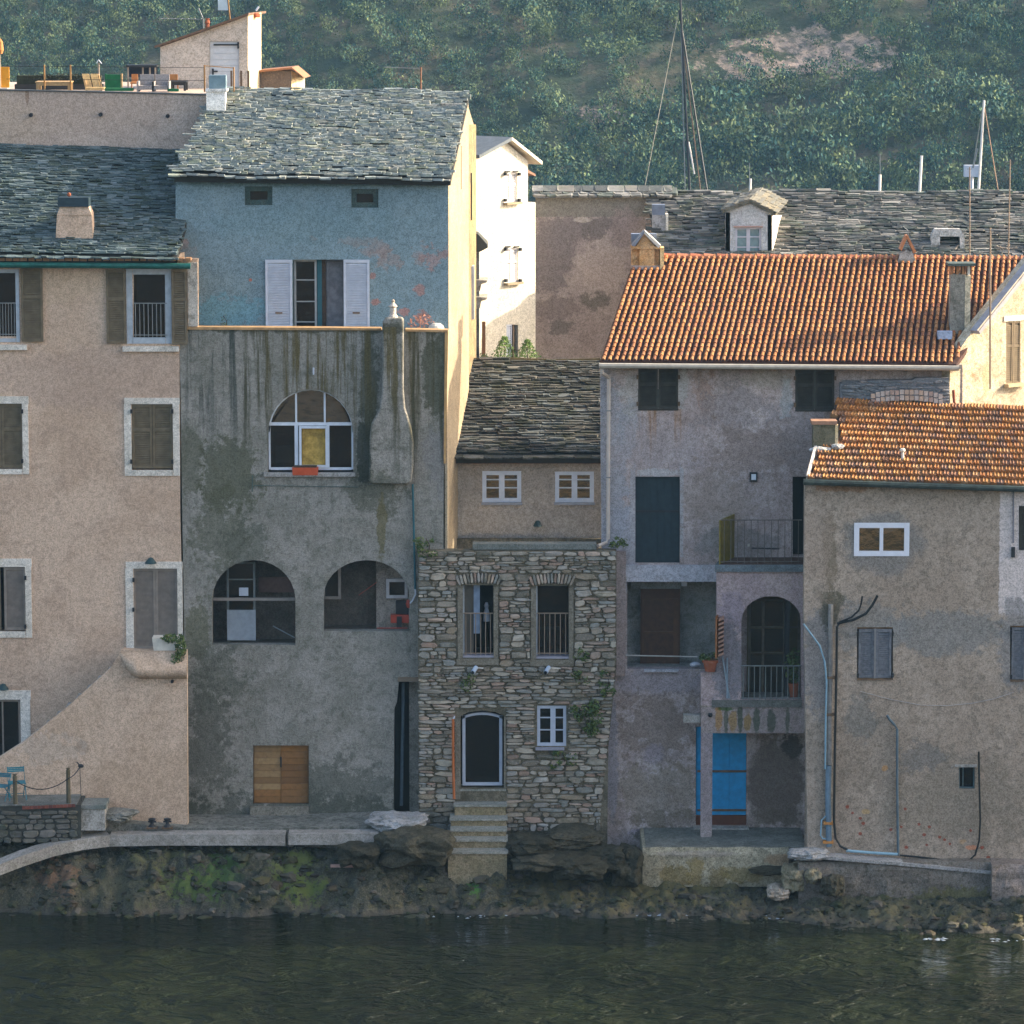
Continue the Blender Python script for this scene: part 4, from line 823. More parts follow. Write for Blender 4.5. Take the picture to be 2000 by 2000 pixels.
mb = MB(); mb.tube([A.P(787, 1340, -.4), A.P(783, 1580, -.4)], .04); mb.build("alley_pipe", paint("blue_grey_pipe", (.10, .15, .18), .5), gh)

# ================================================================== pink ramp wall, terrace and things in front of it
RW = Plane(-1.2)
rw = thing("stair_wall", RW.P(250, 1603), "pink rendered outdoor stair wall slanting up to a small landing", "wall")
PINK2 = plaster("pink_stair_render", (.42, .31, .225), (.49, .37, .28), (.31, .22, .16), var=.6, scale=.45, dirtamt=.3, Y=-1.2, patches=[(160, 1460, 14, 12, (.22, .17, .13), .5, .3), (90, 1460, 60, 30, (.42, .36, .31), .4, .4)])
wall("wall", PINK2, rw, RW, [(238, 1269), (300, 1271), (365, 1272), (367, 1645), (-150, 1645), (-150, 1566), (-5, 1482), (45, 1450), (132, 1381), (215, 1306), (228, 1285)], thick=.28)
mb = MB(); mb.wbox(A, 240, 1275, 364, 1300, .01, .9); mb.build("landing", CONC, rw)
st = []
for i in range(12):
    x1 = 236 - i * 20; y0 = 1302 + i * 17.3; mb = MB(); mb.wbox(A, x1 - 22, y0, x1 + 22, y0 + 60, .01, .9); mb.build("step", CONC, rw)
mb = MB(); NB = 22; prof = []
for i in range(NB + 1):      # rounded bulge of the landing parapet
    u = i / NB; prof.append((236 + u * 130, 1326 - 40 * max(0, 1 - u * 3.2) ** 2))
vs = []; fs = []; K = 7
for i, (x, yb) in enumerate(prof):
    edge = min(1, i / 5); 
    for j in range(K + 1):
        v = j / K; y = 1274 + (yb - 1274) * v; b = .24 * edge * math.sin(math.pi * (v ** 1.6) * .93) ** .8 if v < 1 else 0
        vs.append(RW.P(x, y, .003 + max(0, b)))
for i in range(NB):
    for j in range(K): o = i * (K + 1) + j; fs.append((o, o + 1, o + K + 2, o + K + 1))
mb.add(vs, fs); mb.build("landing_bulge", PINK2, rw, True)
mb = MB(); c = RW.P(337, 1330, .0); mb.tube([c + Vector((0, -.12, 0)), c + Vector((0, .0, 0))], .04, 8); mb.build("drain_spout", IRON, rw)
t = thing("planter_box", RW.P(325, 1270), "pale square planter on the stair landing with a trailing plant", "planter")
mb = MB(); a = RW.P(298, 1271, -.05); mb.hexa([RW.P(300, 1271, -.02), RW.P(343, 1271, -.02), RW.P(343, 1271, -.4), RW.P(300, 1271, -.4), RW.P(297, 1246, .0), RW.P(346, 1246, .0), RW.P(346, 1246, -.42), RW.P(297, 1246, -.42)]); mb.build("pot", IVORY, t)
mb = MB(); leaves(mb, RW.P(335, 1247, 0), (.28, .12, .1), 150, .045); leaves(mb, RW.P(353, 1265, .05), (.13, .1, .34), 260, .045); leaves(mb, RW.P(346, 1285, .12), (.16, .06, .18), 90, .04); mb.build("plant", LEAF, t)
# small terrace with chairs
tr = thing("rubble_terrace", P(70, 1600, -2.3), "low rubble stone terrace with a brick band at the left waterside", "terrace")
MR = pieces_mat("rubble_stone", [(.11, .105, .085), (.16, .15, .12), (.085, .09, .075), (.20, .18, .15), (.13, .115, .08)], .9, .3, .02, 5, (.05, .06, .025), .6)
TRP = Plane(-2.3)
mb = MB(); mb.hexa([TRP.P(-100, 1640, 0), TRP.P(158, 1640, 0), TRP.P(158, 1640, -1.08), TRP.P(-100, 1640, -1.08), TRP.P(-100, 1576, 0), TRP.P(158, 1572, 0), TRP.P(158, 1572, -1.08), TRP.P(-100, 1576, -1.08)]); core = mb.build("core", paint("rubble_bed", (.05, .05, .04), .9), tr)
mb = MB(); mb.hexa([TRP.P(-100, 1575.5, .05), TRP.P(150, 1571.5, .05), TRP.P(150, 1571.5, -1.08), TRP.P(-100, 1575.5, -1.08), TRP.P(-100, 1573, .05), TRP.P(150, 1569, .05), TRP.P(150, 1569, -1.08), TRP.P(-100, 1573, -1.08)]); mb.build("slab", plaster("terrace_slab", (.11, .115, .11), (.15, .155, .145), scale=1), tr)
for i in range(14): mb = MB(); x = 44 + i * 7.4; mb.wbox(TRP, x, 1574 - i * .35, x + 6.8, 1580 - i * .35, 0, .06); mb.build("brick", pieces_mat("red_brick", [(.20, .06, .04), (.25, .08, .05), (.16, .05, .035)], .9), tr)
def stone_variants(n=14, seed=5):
    rnd = random.Random(seed); out = []
    for _ in range(n):
        m = rnd.choice((8, 9, 11)); o = []
        for i in range(m):
            a = 2 * math.pi * i / m + rnd.uniform(-.2, .2); ex = rnd.uniform(3.5, 9)
            c_, s_ = math.cos(a), math.sin(a); r = (abs(c_) ** ex + abs(s_) ** ex) ** (-1 / ex) * rnd.uniform(.78, 1.06); o.append((c_ * r * .5, s_ * r * .5))
        vs = [(x * .88 + rnd.uniform(-.04, .04), y * .82, 1 + rnd.uniform(-.15, .15)) for x, y in o] + [(x * .97, y * .95, .6) for x, y in o] + [(x, y, 0) for x, y in o]
        fs = [tuple(range(m))] + [(i + k * m, i + (k + 1) * m, (i + 1) % m + (k + 1) * m, (i + 1) % m + k * m) for k in (0, 1) for i in range(m)]
        out.append((vs, fs))
    return out
STONES = stone_variants()
def masonry(par, pl, x0, y0, x1, y1, hmin, hmax, wmin, wmax, mat, holes=(), right=None, hfun=None, prot=.06, limit=300, gap=1.2, d0=0.0, jit=1.0):
    """coursed rubble: rows of uneven stones filling every free stretch between the openings"""
    ms = []; y = y0
    while y < y1:
        hh = hfun(y) if hfun else U(hmin, hmax); xr = right(y) if right else x1; cuts = sorted((a, b) for a, b, c, d in holes if c < y + hh * .6 and d > y + hh * .4); free = []; p = x0
        for a, b in cuts:
            if a > p: free.append((p, min(a, xr)))
            p = max(p, b)
        if p < xr: free.append((p, xr))
        for fa, fb in free:
            x = fa + U(-1, 1)
            while x < fb - 3:
                w = U(wmin, wmax) * (1.5 if R() < .15 else 1)
                if fb - (x + w) < wmin * .6: w = fb - x + U(-1, 1)
                w = max(w, 4); k_ = R()
                if k_ < .30 and hh > hmin * 1.25:
                    f = U(.4, .6); ms.append((w * hh * f, x + w / 2, y + hh * f / 2, w - gap, hh * f - gap * .7)); w2 = w * U(.4, .6); ms.append((w2 * hh * (1 - f), x + w2 / 2, y + hh * (1 + f) / 2, w2 - gap, hh * (1 - f) - gap * .7)); ms.append(((w - w2) * hh * (1 - f), x + (w + w2) / 2, y + hh * (1 + f) / 2, w - w2 - gap, hh * (1 - f) - gap * .7))
                else: ms.append((w * hh, x + w / 2, y + hh / 2 + U(-1, 1) * jit, w - gap, hh * U(.85, 1.12) - gap * .6))
                x += w
        y += hh
    ms.sort(key=lambda t: -t[0]); out = []
    for _, cx, cy, w, h in ms:
        c = pl.P(cx, cy, d0 - .03); a = math.radians(U(-4, 4)) * jit; u = (pl.T * math.cos(a) + Vector((0, 0, 1)) * math.sin(a)); n_ = (pl.N + pl.T * U(-.08, .08) + Vector((0, 0, U(-.1, .1)))).normalized(); v = n_.cross(u).normalized(); u = v.cross(n_).normalized()
        out.append((random.randrange(14), frame_m(c, u, v, n_, w / 80 * 1.04, max(.03, h / 80 * 1.08), .03 + prot * U(.4, 1.2))))
    pieces(par, "stone", "stones", STONES, out, mat, limit)
masonry(core, TRP, -40, 1583, 152, 1640, 8, 16, 14, 34, MR, limit=60)
q = P(178, 1600, -2.0); t = thing("concrete_block", q, "pale concrete block at the foot of the pink stair wall", "block"); mb = MB(); mb.wbox(Plane(-2.2), 151, 1580, 205, 1622, -.8, 0); mb.build("body", CONC, t); mb = MB(); mb.wbox(Plane(-2.25), 149, 1573, 207, 1580.5, -.86, 0); mb.build("top_slab", plaster("terrace_slab2", (.13, .15, .14), (.17, .18, .17), scale=1), t)
def rope_post(px, yt, yb, label):
    b = P(px, yb, -2.25); t = thing("rope_post", b, label, "post", "wooden posts joined by a sagging rope"); z1 = P(px, yt, -2.25).z
    mb = MB(); mb.lathe(b, [(.055, -.02), (.05, z1 - b.z - .06), (.035, z1 - b.z - .03), (.055, z1 - b.z)], 8); mb.build("post", paint("weathered_post", (.10, .085, .05), .9, .3), t)
    mb = MB(); mb.tube([b + Vector((0, -.055, (z1 - b.z) * .7)), b + Vector((.0, -.08, (z1 - b.z) * .72)), b + Vector((0, -.055, (z1 - b.z) * .74))], .014); mb.build("eyelet", IRON, t)
rope_post(30, 1512, 1572, "wooden rope post beside the teal folding chairs"); rope_post(134, 1500, 1572, "wooden rope post near the right end of the rubble terrace")
a, b, c, d_ = P(30, 1525, -2.33), P(134, 1520, -2.33), P(156, 1498, -2.1), P(30, 1525, -2.33)
pts = [a.lerp(b, i / 10) + Vector((0, 0, -.24 * (1 - (2 * i / 10 - 1) ** 2))) for i in range(11)] + [b.lerp(c, i / 4) + Vector((0, 0, -.05 * (1 - (2 * i / 4 - 1) ** 2))) for i in range(1, 5)]
mb = MB(); mb.tube(pts, .013); tag(mb.build("rope", IRON), "dark rope sagging between the two wooden posts", "rope")
t = thing("bird", P(156, 1500, -2.1), "small dark bird shaped finial at the end of the rope by the pink wall", "ornament")
mb = MB(); rockmesh(mb, P(158, 1496, -2.1), (.075, .03, .05), 2, 2, .12); mb.build("body", IRON, t); mb = MB(); mb.tube([P(155, 1494, -2.1), P(150, 1488, -2.1), P(147, 1489, -2.1)], .02, 6, .005); mb.build("neck", IRON, t)
mb = MB(); mb.tube([P(156, 1499, -2.1), P(158, 1550, -1.9), P(160, 1572, -1.9)], .008, 5); mb.build("thin_stake", IRON, t)
def folding_chair(px, ybase, s, rz, label):
    b = P(px, ybase, -1.9); t = thing("folding_chair", b, label, "folding chair", "teal folding chairs on the rubble terrace"); t.rotation_euler = (0, 0, rz); b = t.location.copy()
    def add(nm, f): 
        m = MB(); f(m); o = m.build(nm, paint("teal_chair_paint", (.02, .16, .20), .5, .15)); o.parent = t
    for i in range(3): add("back_slat", lambda m, i=i: m.box(-.2, .2, .16, .18, (.66 + i * .045) * s, (.695 + i * .045) * s))
    for i in range(5): add("seat_slat", lambda m, i=i: m.box(-.2, .2, -.2 + i * .075, -.14 + i * .075, .42 * s, .44 * s))
    for sx in (-.2, .2):
        add("back_leg", lambda m, sx=sx: m.tube([(sx, -.22, 0), (sx, 0, .42 * s), (sx, .17, .80 * s)], .012, 5)); add("front_leg", lambda m, sx=sx: m.tube([(sx * .9, .22, 0), (sx * .9, -.18, .42 * s)], .012, 5))
    add("cross_bar", lambda m: m.tube([(-.2, .12, .1), (.2, .12, .1)], .01, 5)); return t
folding_chair(33, 1560, .95, .25, "teal folding chair right of the pair, beside the wooden rope post"); folding_chair(2, 1561, .78, -.3, "teal folding chair cut by the left edge of the picture")
def ledge(name, lab, pl, pts, d0, d1, mat, cat="ledge"):
    t = thing(name, pl.P(*pts[0]), lab, cat); mb = MB(); mb.wpoly(pl, pts, d0, d1); return mb.build("body", mat, t), t
LM = plaster("old_quay_cement", (.15, .155, .14), (.22, .22, .20), (.06, .07, .05), scale=1.4, dirtamt=.6, bump=.05)
ledge("wall_footing", "rough cement footing along the pink stair wall and grey house", Plane(-1.6), [(205, 1604), (368, 1618), (560, 1618), (740, 1612), (745, 1660), (205, 1640)], -1.7, .0, LM, "footing")
# curved concrete kerb over the rocks
cb = thing("quay_kerb", P(400, 1640, -2.2), "long pale concrete kerb curving down to the left above the rocks", "kerb")
KM = plaster("kerb_concrete", (.22, .21, .195), (.29, .28, .265), (.13, .13, .10), scale=1.2, dirtamt=.35, bump=.02)
kp = [(-60, 1706, -3.35), (0, 1688, -3.2), (47, 1670, -2.95), (105, 1651, -2.65), (160, 1639, -2.4), (215, 1632, -2.22), (330, 1630, -2.2), (470, 1630, -2.2), (557, 1630, -2.2)]
def kerb(kp, nm):
    vs = []; fs = []
    for i, (x, y, Y) in enumerate(kp):
        p = P(x, y, Y); q = P(*kp[min(i + 1, len(kp) - 1)]) - P(*kp[max(i - 1, 0)]); q.z = 0; nrm = Vector((-q.y, q.x, 0)).normalized()
        vs += [p, p + nrm * .5, p + nrm * .5 - Vector((0, 0, .27)), p - Vector((0, 0, .27))]
    for i in range(len(kp) - 1):
        for j in range(4): a_, b_ = i * 4 + j, i * 4 + (j + 1) % 4; fs.append((a_, b_, b_ + 4, a_ + 4))
    fs += [(0, 1, 2, 3), tuple(len(vs) - 4 + j for j in (3, 2, 1, 0))]
    mb = MB(); mb.add(vs, fs); mb.build(nm, KM, cb)
kerb(kp[:6], "curved_kerb_stone"); kerb(kp[5:], "kerb_stone"); kerb([(563, 1629, -2.2), (739, 1628, -2.2)], "kerb_stone")
for x, lab in ((297, "left black iron mooring bollard at the foot of the pink wall"), (327, "right black iron mooring bollard at the foot of the pink wall")):
    q = P(x, 1614, -1.75); t = thing("mooring_bollard", q, lab, "bollard", "black iron mooring bollards"); mb = MB(); mb.lathe(q, [(.10, -.02), (.08, .03), (.045, .06), (.04, .13), (.085, .16), (.09, .19), (.03, .21)], 12); mb.build("post", IRON, t)
    mb = MB(); mb.tube([q + Vector((-.1, 0, .12)), q + Vector((.1, 0, .12))], .025); mb.build("cross_pin", IRON, t); mb = MB(); mb.box(q.x - .13, q.x + .13, q.y - .1, q.y + .1, q.z - .05, q.z - .01); mb.build("base_plate", RUSTY, t)
q = P(675, 1691, -2.75); mb = MB(); mb.box(q.x - .36, q.x + .36, q.y - .05, q.y + .05, q.z - .03, q.z + .03); tag(mb.build("plank", paint("pink_plank", (.40, .24, .19), .8)), "short pinkish plank lying on the dark rocks", "plank")

# ================================================================== small beige house in the middle
C3 = Plane(2.6)
h3 = thing("cottage", C3.P(1030, 1070), "small beige house with mossy slate roof and two white windows in the middle", "house")
BEI = plaster("warm_grey_render", (.30, .265, .225), (.35, .31, .265), (.2, .18, .16), scale=.6, dirtamt=.15, Y=2.6, patches=[(1000, 1052, 130, 12, (.19, .19, .19), .5, .3)])
wall("wall", BEI, h3, C3, [(893, 893), (1190, 893), (1190, 1110), (893, 1110)], [rc(942, 920, 1018, 981), rc(1084, 921, 1160, 982)])
for x in (942, 1084):
    w = window(h3, C3, x, 920, x + 76, 981, w=8, fm=WHITE, vb=(x + 38,), hb=(937, 953), bw=11, d=-.05, gm=glassy("reflection_tinted_glass", (.05, .032, .014), .1, 2.3)); mb = MB(); mb.wbox(C3, x - 2, 981, x + 78, 986, -.05, .07); mb.build("sill", paint("grey_sill", (.30, .31, .32), .7), w); dark_back(h3, C3, x - 1, 918, x + 77, 984, -1.2)  # amber base tint paints the sunlit hill's reflection into the panes
wall_lamp(C3, 1050, 1022, "small lamp on the beige wall between and below its two white windows", r=.11)
mb = MB(); mb.wbox(C3, 880, 895, 1186, 903, -.1, .25); mb.build("eaves_board", paint("reddish_eaves", (.20, .10, .075), .8), h3)
body(h3, BEI, C3, 893, 1186, C3.at(1000, 895)[1], 4)
SL_C = pieces_mat("mossy_dark_slate", [(.055, .055, .045), (.085, .085, .07), (.12, .125, .11), (.045, .05, .045), (.18, .17, .14), (.07, .06, .05), (.15, .17, .17)], .85, .35, .012, 6, (.035, .04, .018), .7, mthr=.48)
slate_roof(h3, "roof", P(889, 894, 2.25), P(1195, 894, 2.25), P(1215, 706, 6.5), P(927, 706, 6.5), .12, .16, .55, SL_C, thick=.035, deckmat=DECK, wav=.08)
mb = MB(); mb.tube([P(926, 704, 6.5), P(1000, 703, 6.5), P(1080, 706, 6.5), P(1172, 704, 6.5)], .07, 6); mb.build("ridge_moss", paint("brown_moss", (.09, .07, .03), .95, .4), h3)
# conifers by the white house
for px, yb, h_, lab in ((985, 712, .72, "bright green young conifer in front of the white house, the taller left one"), (1030, 712, .62, "young conifer at the right corner of the white house")):
    b = P(px, yb, 7.3); t = thing("young_conifer", b, lab, "conifer", "young conifers by the white house")
    mb = MB(); mb.tube([b, b + Vector((0, 0, h_))], .02, 6, .005); mb.build("trunk", WOODD, t); mb = MB()
    for i in range(7):
        z = h_ * (.12 + i * .125); r = .42 * (1 - i / 7.5)
        for a in range(7):
            an = a * .9 + i * 1.3; tip = b + Vector((math.cos(an) * r, math.sin(an) * r, z + .10)); leaves(mb, (b + Vector((0, 0, z))).lerp(tip, .65), (r * .42, r * .42, .045), 12, .035, shell=.1)
    mb.build("foliage", pieces_mat("conifer_needles", [(.05, .11, .02), (.09, .16, .03), (.16, .24, .05)], .7, .1), t)
b = P(945, 712, 7.3); t = thing("shrub", b, "low yellow green shrub at the left foot of the white house", "shrub"); mb = MB(); leaves(mb, b + Vector((0, 0, .1)), (.16, .16, .22), 90, .04); mb.build("foliage", LEAF, t)

# ================================================================== white tower house behind
W9 = Plane(8.0, 50, 931)
wh = thing("white_house", W9.P(985, 705), "tall sunlit white house with gable and closed shutters behind the blue house", "house")
WHT = plaster("sunlit_whitewash", (.44, .42, .36), (.50, .475, .41), (.55, .5, .4), scale=.6, dirtamt=.12)
wall("wall", WHT, wh, W9, [(925, 312), (989, 278), (1031, 314), (1031, 394), (1046, 395), (1046, 740), (925, 740)], [rc(986, 337, 1009, 396), rc(987, 484, 1011, 553), rc(989, 634, 1012, 740)], thick=.2)
for (x0, y0, x1, y1) in ((986, 337, 1009, 396), (987, 484, 1011, 553)):
    mb = MB(); mb.wbox(W9, x0 - 3, y1, x1 + 4, y1 + 4, -.02, .14); w = mb.build("window", paint("brown_sill", (.30, .24, .15), .8), wh); xm = (x0 + x1) / 2
    SH9 = paint("pale_lilac_shutter", (.58, .55, .53), .6, .08)
    shutter(w, W9, x0, y0, xm - .3, y1, SH9, d=-.07, slat=.05); shutter(w, W9, xm + .3, y0, x1, y1, SH9, d=-.07, slat=.05)
    for hx in (x0 - 2, x1 + 2):
        for hy in (y0 + 3, y1 - 5): mb = MB(); mb.wbox(W9, hx - 1.4, hy - 3, hx + 1.4, hy + 3, .02, .1); mb.build("hinge", IRON, w)
    mb = MB(); mb.wbox(W9, x0 - 1, y0 - 3, x0 + 8, y0 - .6, .0, .05); mb.wbox(W9, x1 - 8, y0 - 3, x1 + 1, y0 - .6, .0, .05); mb.build("shutter_rail", IRON, w)
mb = MB(); mb.wbox(W9, 1000.5, 634, 1003, 735, -.05, .03); w = mb.build("window", paint("brown_door_frame", (.12, .08, .05), .7), wh); shutter(w, W9, 989, 634, 1000, 735, GREYSH, d=-.05); mb = MB(); mb.wbox(W9, 1003, 634, 1012, 735, -.15, -.1); mb.build("open_leaf", DARK, w)
up = Vector((0, 0, .09))
for (xa, ya), (xb, yb) in (((925, 309), (989, 274)), ((989, 274), (1048, 321))):
    a_, b_ = W9.P(xa, ya, .2), W9.P(xb, yb, .2); mb = MB(); mb.poly([a_, b_, b_ - W9.N * 4.5, a_ - W9.N * 4.5], up); mb.build("roof", paint("blue_slate_slab", (.13, .15, .16), .8) if xa < 950 else paint("pale_roof_edge", (.60, .54, .45), .8), wh)
mb = MB(); a_, b_, c_, d_ = W9.P(1031, 326, -.5), W9.P(1060, 342, -.5), W9.P(1060, 349, -.5), W9.P(1031, 349, -.5); mb.poly([a_, b_, c_, d_], -W9.N * 3); mb.build("lean_to", WHT, wh)
mb = MB(); mb.poly([W9.P(1031, 322, -.3), W9.P(1063, 341, -.3), W9.P(1063, 345, -.3), W9.P(1031, 330, -.3)], -W9.N * 3.2); mb.build("lean_to_roof", paint("old_clay_roof", (.26, .14, .09), .8), wh)
mb = MB(); mb.hexa([W9.P(925, 740, -.2), W9.P(1046, 740, -.2), W9.P(1046, 740, -5), W9.P(925, 740, -5), W9.P(925, 400, -.2), W9.P(1046, 400, -.2), W9.P(1046, 400, -5), W9.P(925, 400, -5)]); mb.build("rear", WHT, wh)
q = P(940, 560, 7.4); t = thing("alley_house", q, "sliver of a narrow shaded house with slate eave and small balconies beside the white house", "house")
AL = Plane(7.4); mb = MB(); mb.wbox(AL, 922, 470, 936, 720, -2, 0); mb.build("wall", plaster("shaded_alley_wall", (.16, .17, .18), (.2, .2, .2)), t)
mb = MB(); mb.wpoly(AL, [(922, 452), (934, 456), (952, 476), (953, 482), (938, 490), (922, 490)], -1.6, .3); mb.build("eave", pieces_mat("alley_slate", [(.08, .09, .09), (.05, .055, .05)], .8, .3, .01), t)
for y in (545, 578): mb = MB(); mb.wpoly(AL, [(922, y), (952, y + 2), (950, y + 6), (940, y + 9), (938, y + 22), (922, y + 26)], -1.0, .2); mb.build("balcony", CONC, t)
mb = MB(); mb.wbox(AL, 941, 632, 948, 716, -.6, -.5); mb.build("brown_shutter", paint("rust_shutter", (.22, .10, .045), .7), t)

# ================================================================== long slate roofed building at the back
G8 = Plane(12.3)
lb = thing("long_building", G8.P(1400, 700), "long building at the back with a slate roof, dormer and purple patched end wall", "building")
PUR = plaster("purple_patched_render", (.29, .245, .235), (.34, .29, .27), (.18, .155, .15), scale=.5, dirtamt=.3, Y=12.3, patches=[
    (1160, 405, 130, 21, (.20, .19, .17), .95, .03, 1), (1075, 500, 55, 85, (.19, .165, .165), .95, .22), (1105, 450, 60, 30, (.19, .165, .165), .9, .2), (1175, 448, 40, 25, (.17, .15, .145), .9, .2, 1), (1163, 585, 36, 24, (.16, .145, .13), .9, .25),
    (1090, 600, 50, 30, (.20, .17, .165), .8, .3), (1095, 640, 28, 18, (.125, .115, .11), .7, .3), (1180, 520, 60, 60, (.38, .325, .30), .9, .3), (1140, 429, 20, 6, (.40, .36, .33), .8, .3), (1220, 440, 30, 40, (.29, .24, .23), .6, .3)])
wall("end_wall", PUR, lb, G8, [(1046, 387), (1300, 385), (1300, 760), (1046, 760)], thick=.4)
SL_D = pieces_mat("weathered_slate", [(.18, .17, .155), (.26, .25, .22), (.11, .115, .105), (.33, .31, .27), (.08, .085, .08), (.22, .20, .17), (.15, .17, .14)], .85, .3, .012, 5, (.10, .11, .05), .45)
mb = MB()
rr = slate_roof(lb, "roof", P(1300, 560, 8.0), P(2060, 570, 8.0), P(2060, 379, 12.6), P(1262, 375, 12.6), .10, .18, .55, SL_D, thick=.035, deckmat=DECK, wav=.10, hidden=lambda x, y: y > 512)
ms = []
for j in range(3):
    x = 1040
    while x < 1300:
        w_ = U(12, 34); c = P(x + w_ / 2, 385.5 - j * 4.2, 12.1 + j * .12); ms.append((random.randrange(10), frame_m(c, Vector((1, 0, U(-.02, .02))).normalized(), Vector((0, .95, .3)).normalized(), Vector((0, -.3, .95)), w_ / 72, .5, .055))); x += w_
pieces(rr, "slate", "slates", SLATES, ms, SL_D)
D1 = Plane(9.6)
mb = MB(); dm = wall("dormer", plaster("dormer_white", (.40, .41, .43), (.46, .47, .48), scale=1, dirtamt=.1), lb, D1, [(1417, 414), (1465, 397), (1508, 419), (1508, 515), (1417, 515)], [rc(1436, 444, 1487, 515)], thick=.15)
mb = MB(); a0, a1, a2, a3 = D1.P(1508, 515, 0), D1.P(1508, 420, 0), D1.P(1545, 432, -2.3), D1.P(1545, 500, -2.3); mb.poly([a0, a1, a2, a3], (-.12, 0, 0)); mb.build("cheek", plaster("painted_sun_white", (.70, .66, .58), (.75, .7, .62), scale=1, dirtamt=.1), dm)  # cheeks brighter and warmer than the front: sunlight put into the colour
mb = MB(); a0, a1, a2, a3 = D1.P(1417, 515, 0), D1.P(1417, 415, 0), D1.P(1450, 428, -2.3), D1.P(1450, 500, -2.3); mb.poly([a0, a1, a2, a3], (.12, 0, 0)); mb.build("cheek", plaster("painted_sun_white", (.70, .66, .58), (.75, .7, .62)), dm)
for (xa, ya), (xb, yb) in (((1411, 416), (1465, 395)), ((1465, 395), (1514, 421))):
    a_, b_ = D1.P(xa, ya, .12), D1.P(xb, yb, .12); off = Vector((.34, 1.9, .12)); mb = MB(); mb.poly([a_, b_, b_ + off, a_ + off], (0, 0, .06)); rf_ = mb.build("dormer_roof", paint("mossy_dormer_roof", (.15, .14, .10), .9, .4), dm)
    ms = []; n_ = (b_ - a_).cross(off).normalized(); n_ = n_ if n_.z > 0 else -n_; L = (b_ - a_).length; u_ = off.normalized()
    up_ = (b_ - a_).normalized() * (1 if b_.z > a_.z else -1); lo = a_ if b_.z > a_.z else b_
    for j in range(6):
        for i in range(6): ms.append((random.randrange(10), frame_m(lo + up_ * (j * L / 6 - .02) + u_ * (i * .42 + .2) + n_ * (.07 + U(0, .02)), u_, (up_ - n_ * .15).normalized(), n_, .42, .22, .04)))
    pieces(rf_, "slate", "slates", SLATES, ms, pieces_mat("golden_lichen_slate", [(.20, .185, .14), (.17, .165, .135), (.24, .21, .145)], .9, .3, .01)) if False else None
    MBj = MB()
    for k_, M in ms:
        vs, fs = SLATES[k_]; MBj.add([M @ Vector(v) for v in vs], fs)
    o = MBj.build("slates", pieces_mat("golden_lichen_slate", [(.20, .185, .14), (.17, .165, .135), (.24, .21, .145)], .9, .3, .01), rf_); o["kind"] = "stuff"
window_d = MB(); frame_bars(window_d, D1, 1436, 444, 1487, 515, 4, -.1, -.04, vb=(1461.5,), hb=(463, 483), bw=7); wd = window_d.build("window", paint("white_lilac_frame", (.55, .52, .54), .6, .08), dm)
mb = MB(); mb.wbox(D1, 1433, 441, 1490, 444, -.02, .03); mb.build("lintel", paint("rose_lintel", (.5, .32, .26), .8), wd)
for x0, x1 in ((1439, 1458), (1465, 1484)):
    for y0, y1 in ((447, 462), (464, 482), (484, 512)): pane(wd, D1, x0, y0, x1, y1, -.08, glassy("pale_dormer_glass", (.20, .30, .30), .1, 1.9))
D2 = Plane(9.9); d2 = wall("dormer", plaster("grey_dormer_frame", (.42, .41, .40), (.5, .48, .46), scale=1), lb, D2, [(1819, 460), (1826, 447), (1875, 447), (1884, 460), (1884, 515), (1819, 515)], [rc(1836, 462, 1875, 515)], thick=.3)
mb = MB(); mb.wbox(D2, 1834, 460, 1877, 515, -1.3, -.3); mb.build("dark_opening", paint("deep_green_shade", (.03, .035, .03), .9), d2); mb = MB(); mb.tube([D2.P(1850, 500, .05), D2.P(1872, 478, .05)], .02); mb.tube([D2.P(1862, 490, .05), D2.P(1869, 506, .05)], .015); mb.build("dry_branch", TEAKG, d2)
C8 = Plane(10.6); mb = MB(); mb.wbox(C8, 1274, 420, 1300, 500, -.4, 0); c_ = mb.build("chimney", plaster("blue_grey_chimney", (.24, .25, .28), (.3, .3, .31), scale=1), lb); mb = MB(); mb.wbox(C8, 1274, 400, 1299, 420, -.36, -.02); mb.build("cowl", paint("blue_cowl", (.17, .20, .25), .6), c_); mb = MB(); mb.wbox(C8, 1300.2, 418, 1305, 500, -.41, .01); mb.build("painted_sun_side", plaster("painted_sun_white", (.7, .66, .58), (.75, .7, .62)), c_)  # right face is a bright slab, its sunlight painted in
mb = MB()
for i in range(14): a_ = P(1960 + U(-12, 22), 486 + U(-8, 8), 9.8); b_ = a_ + Vector((U(-.3, .3), 0, U(-.15, .15))); mb.tube([a_, b_], .014, 4)
tag(mb.build("dry_brushwood", TEAKG), "tangle of pale dry sticks on the slate roof at the right", "brushwood")

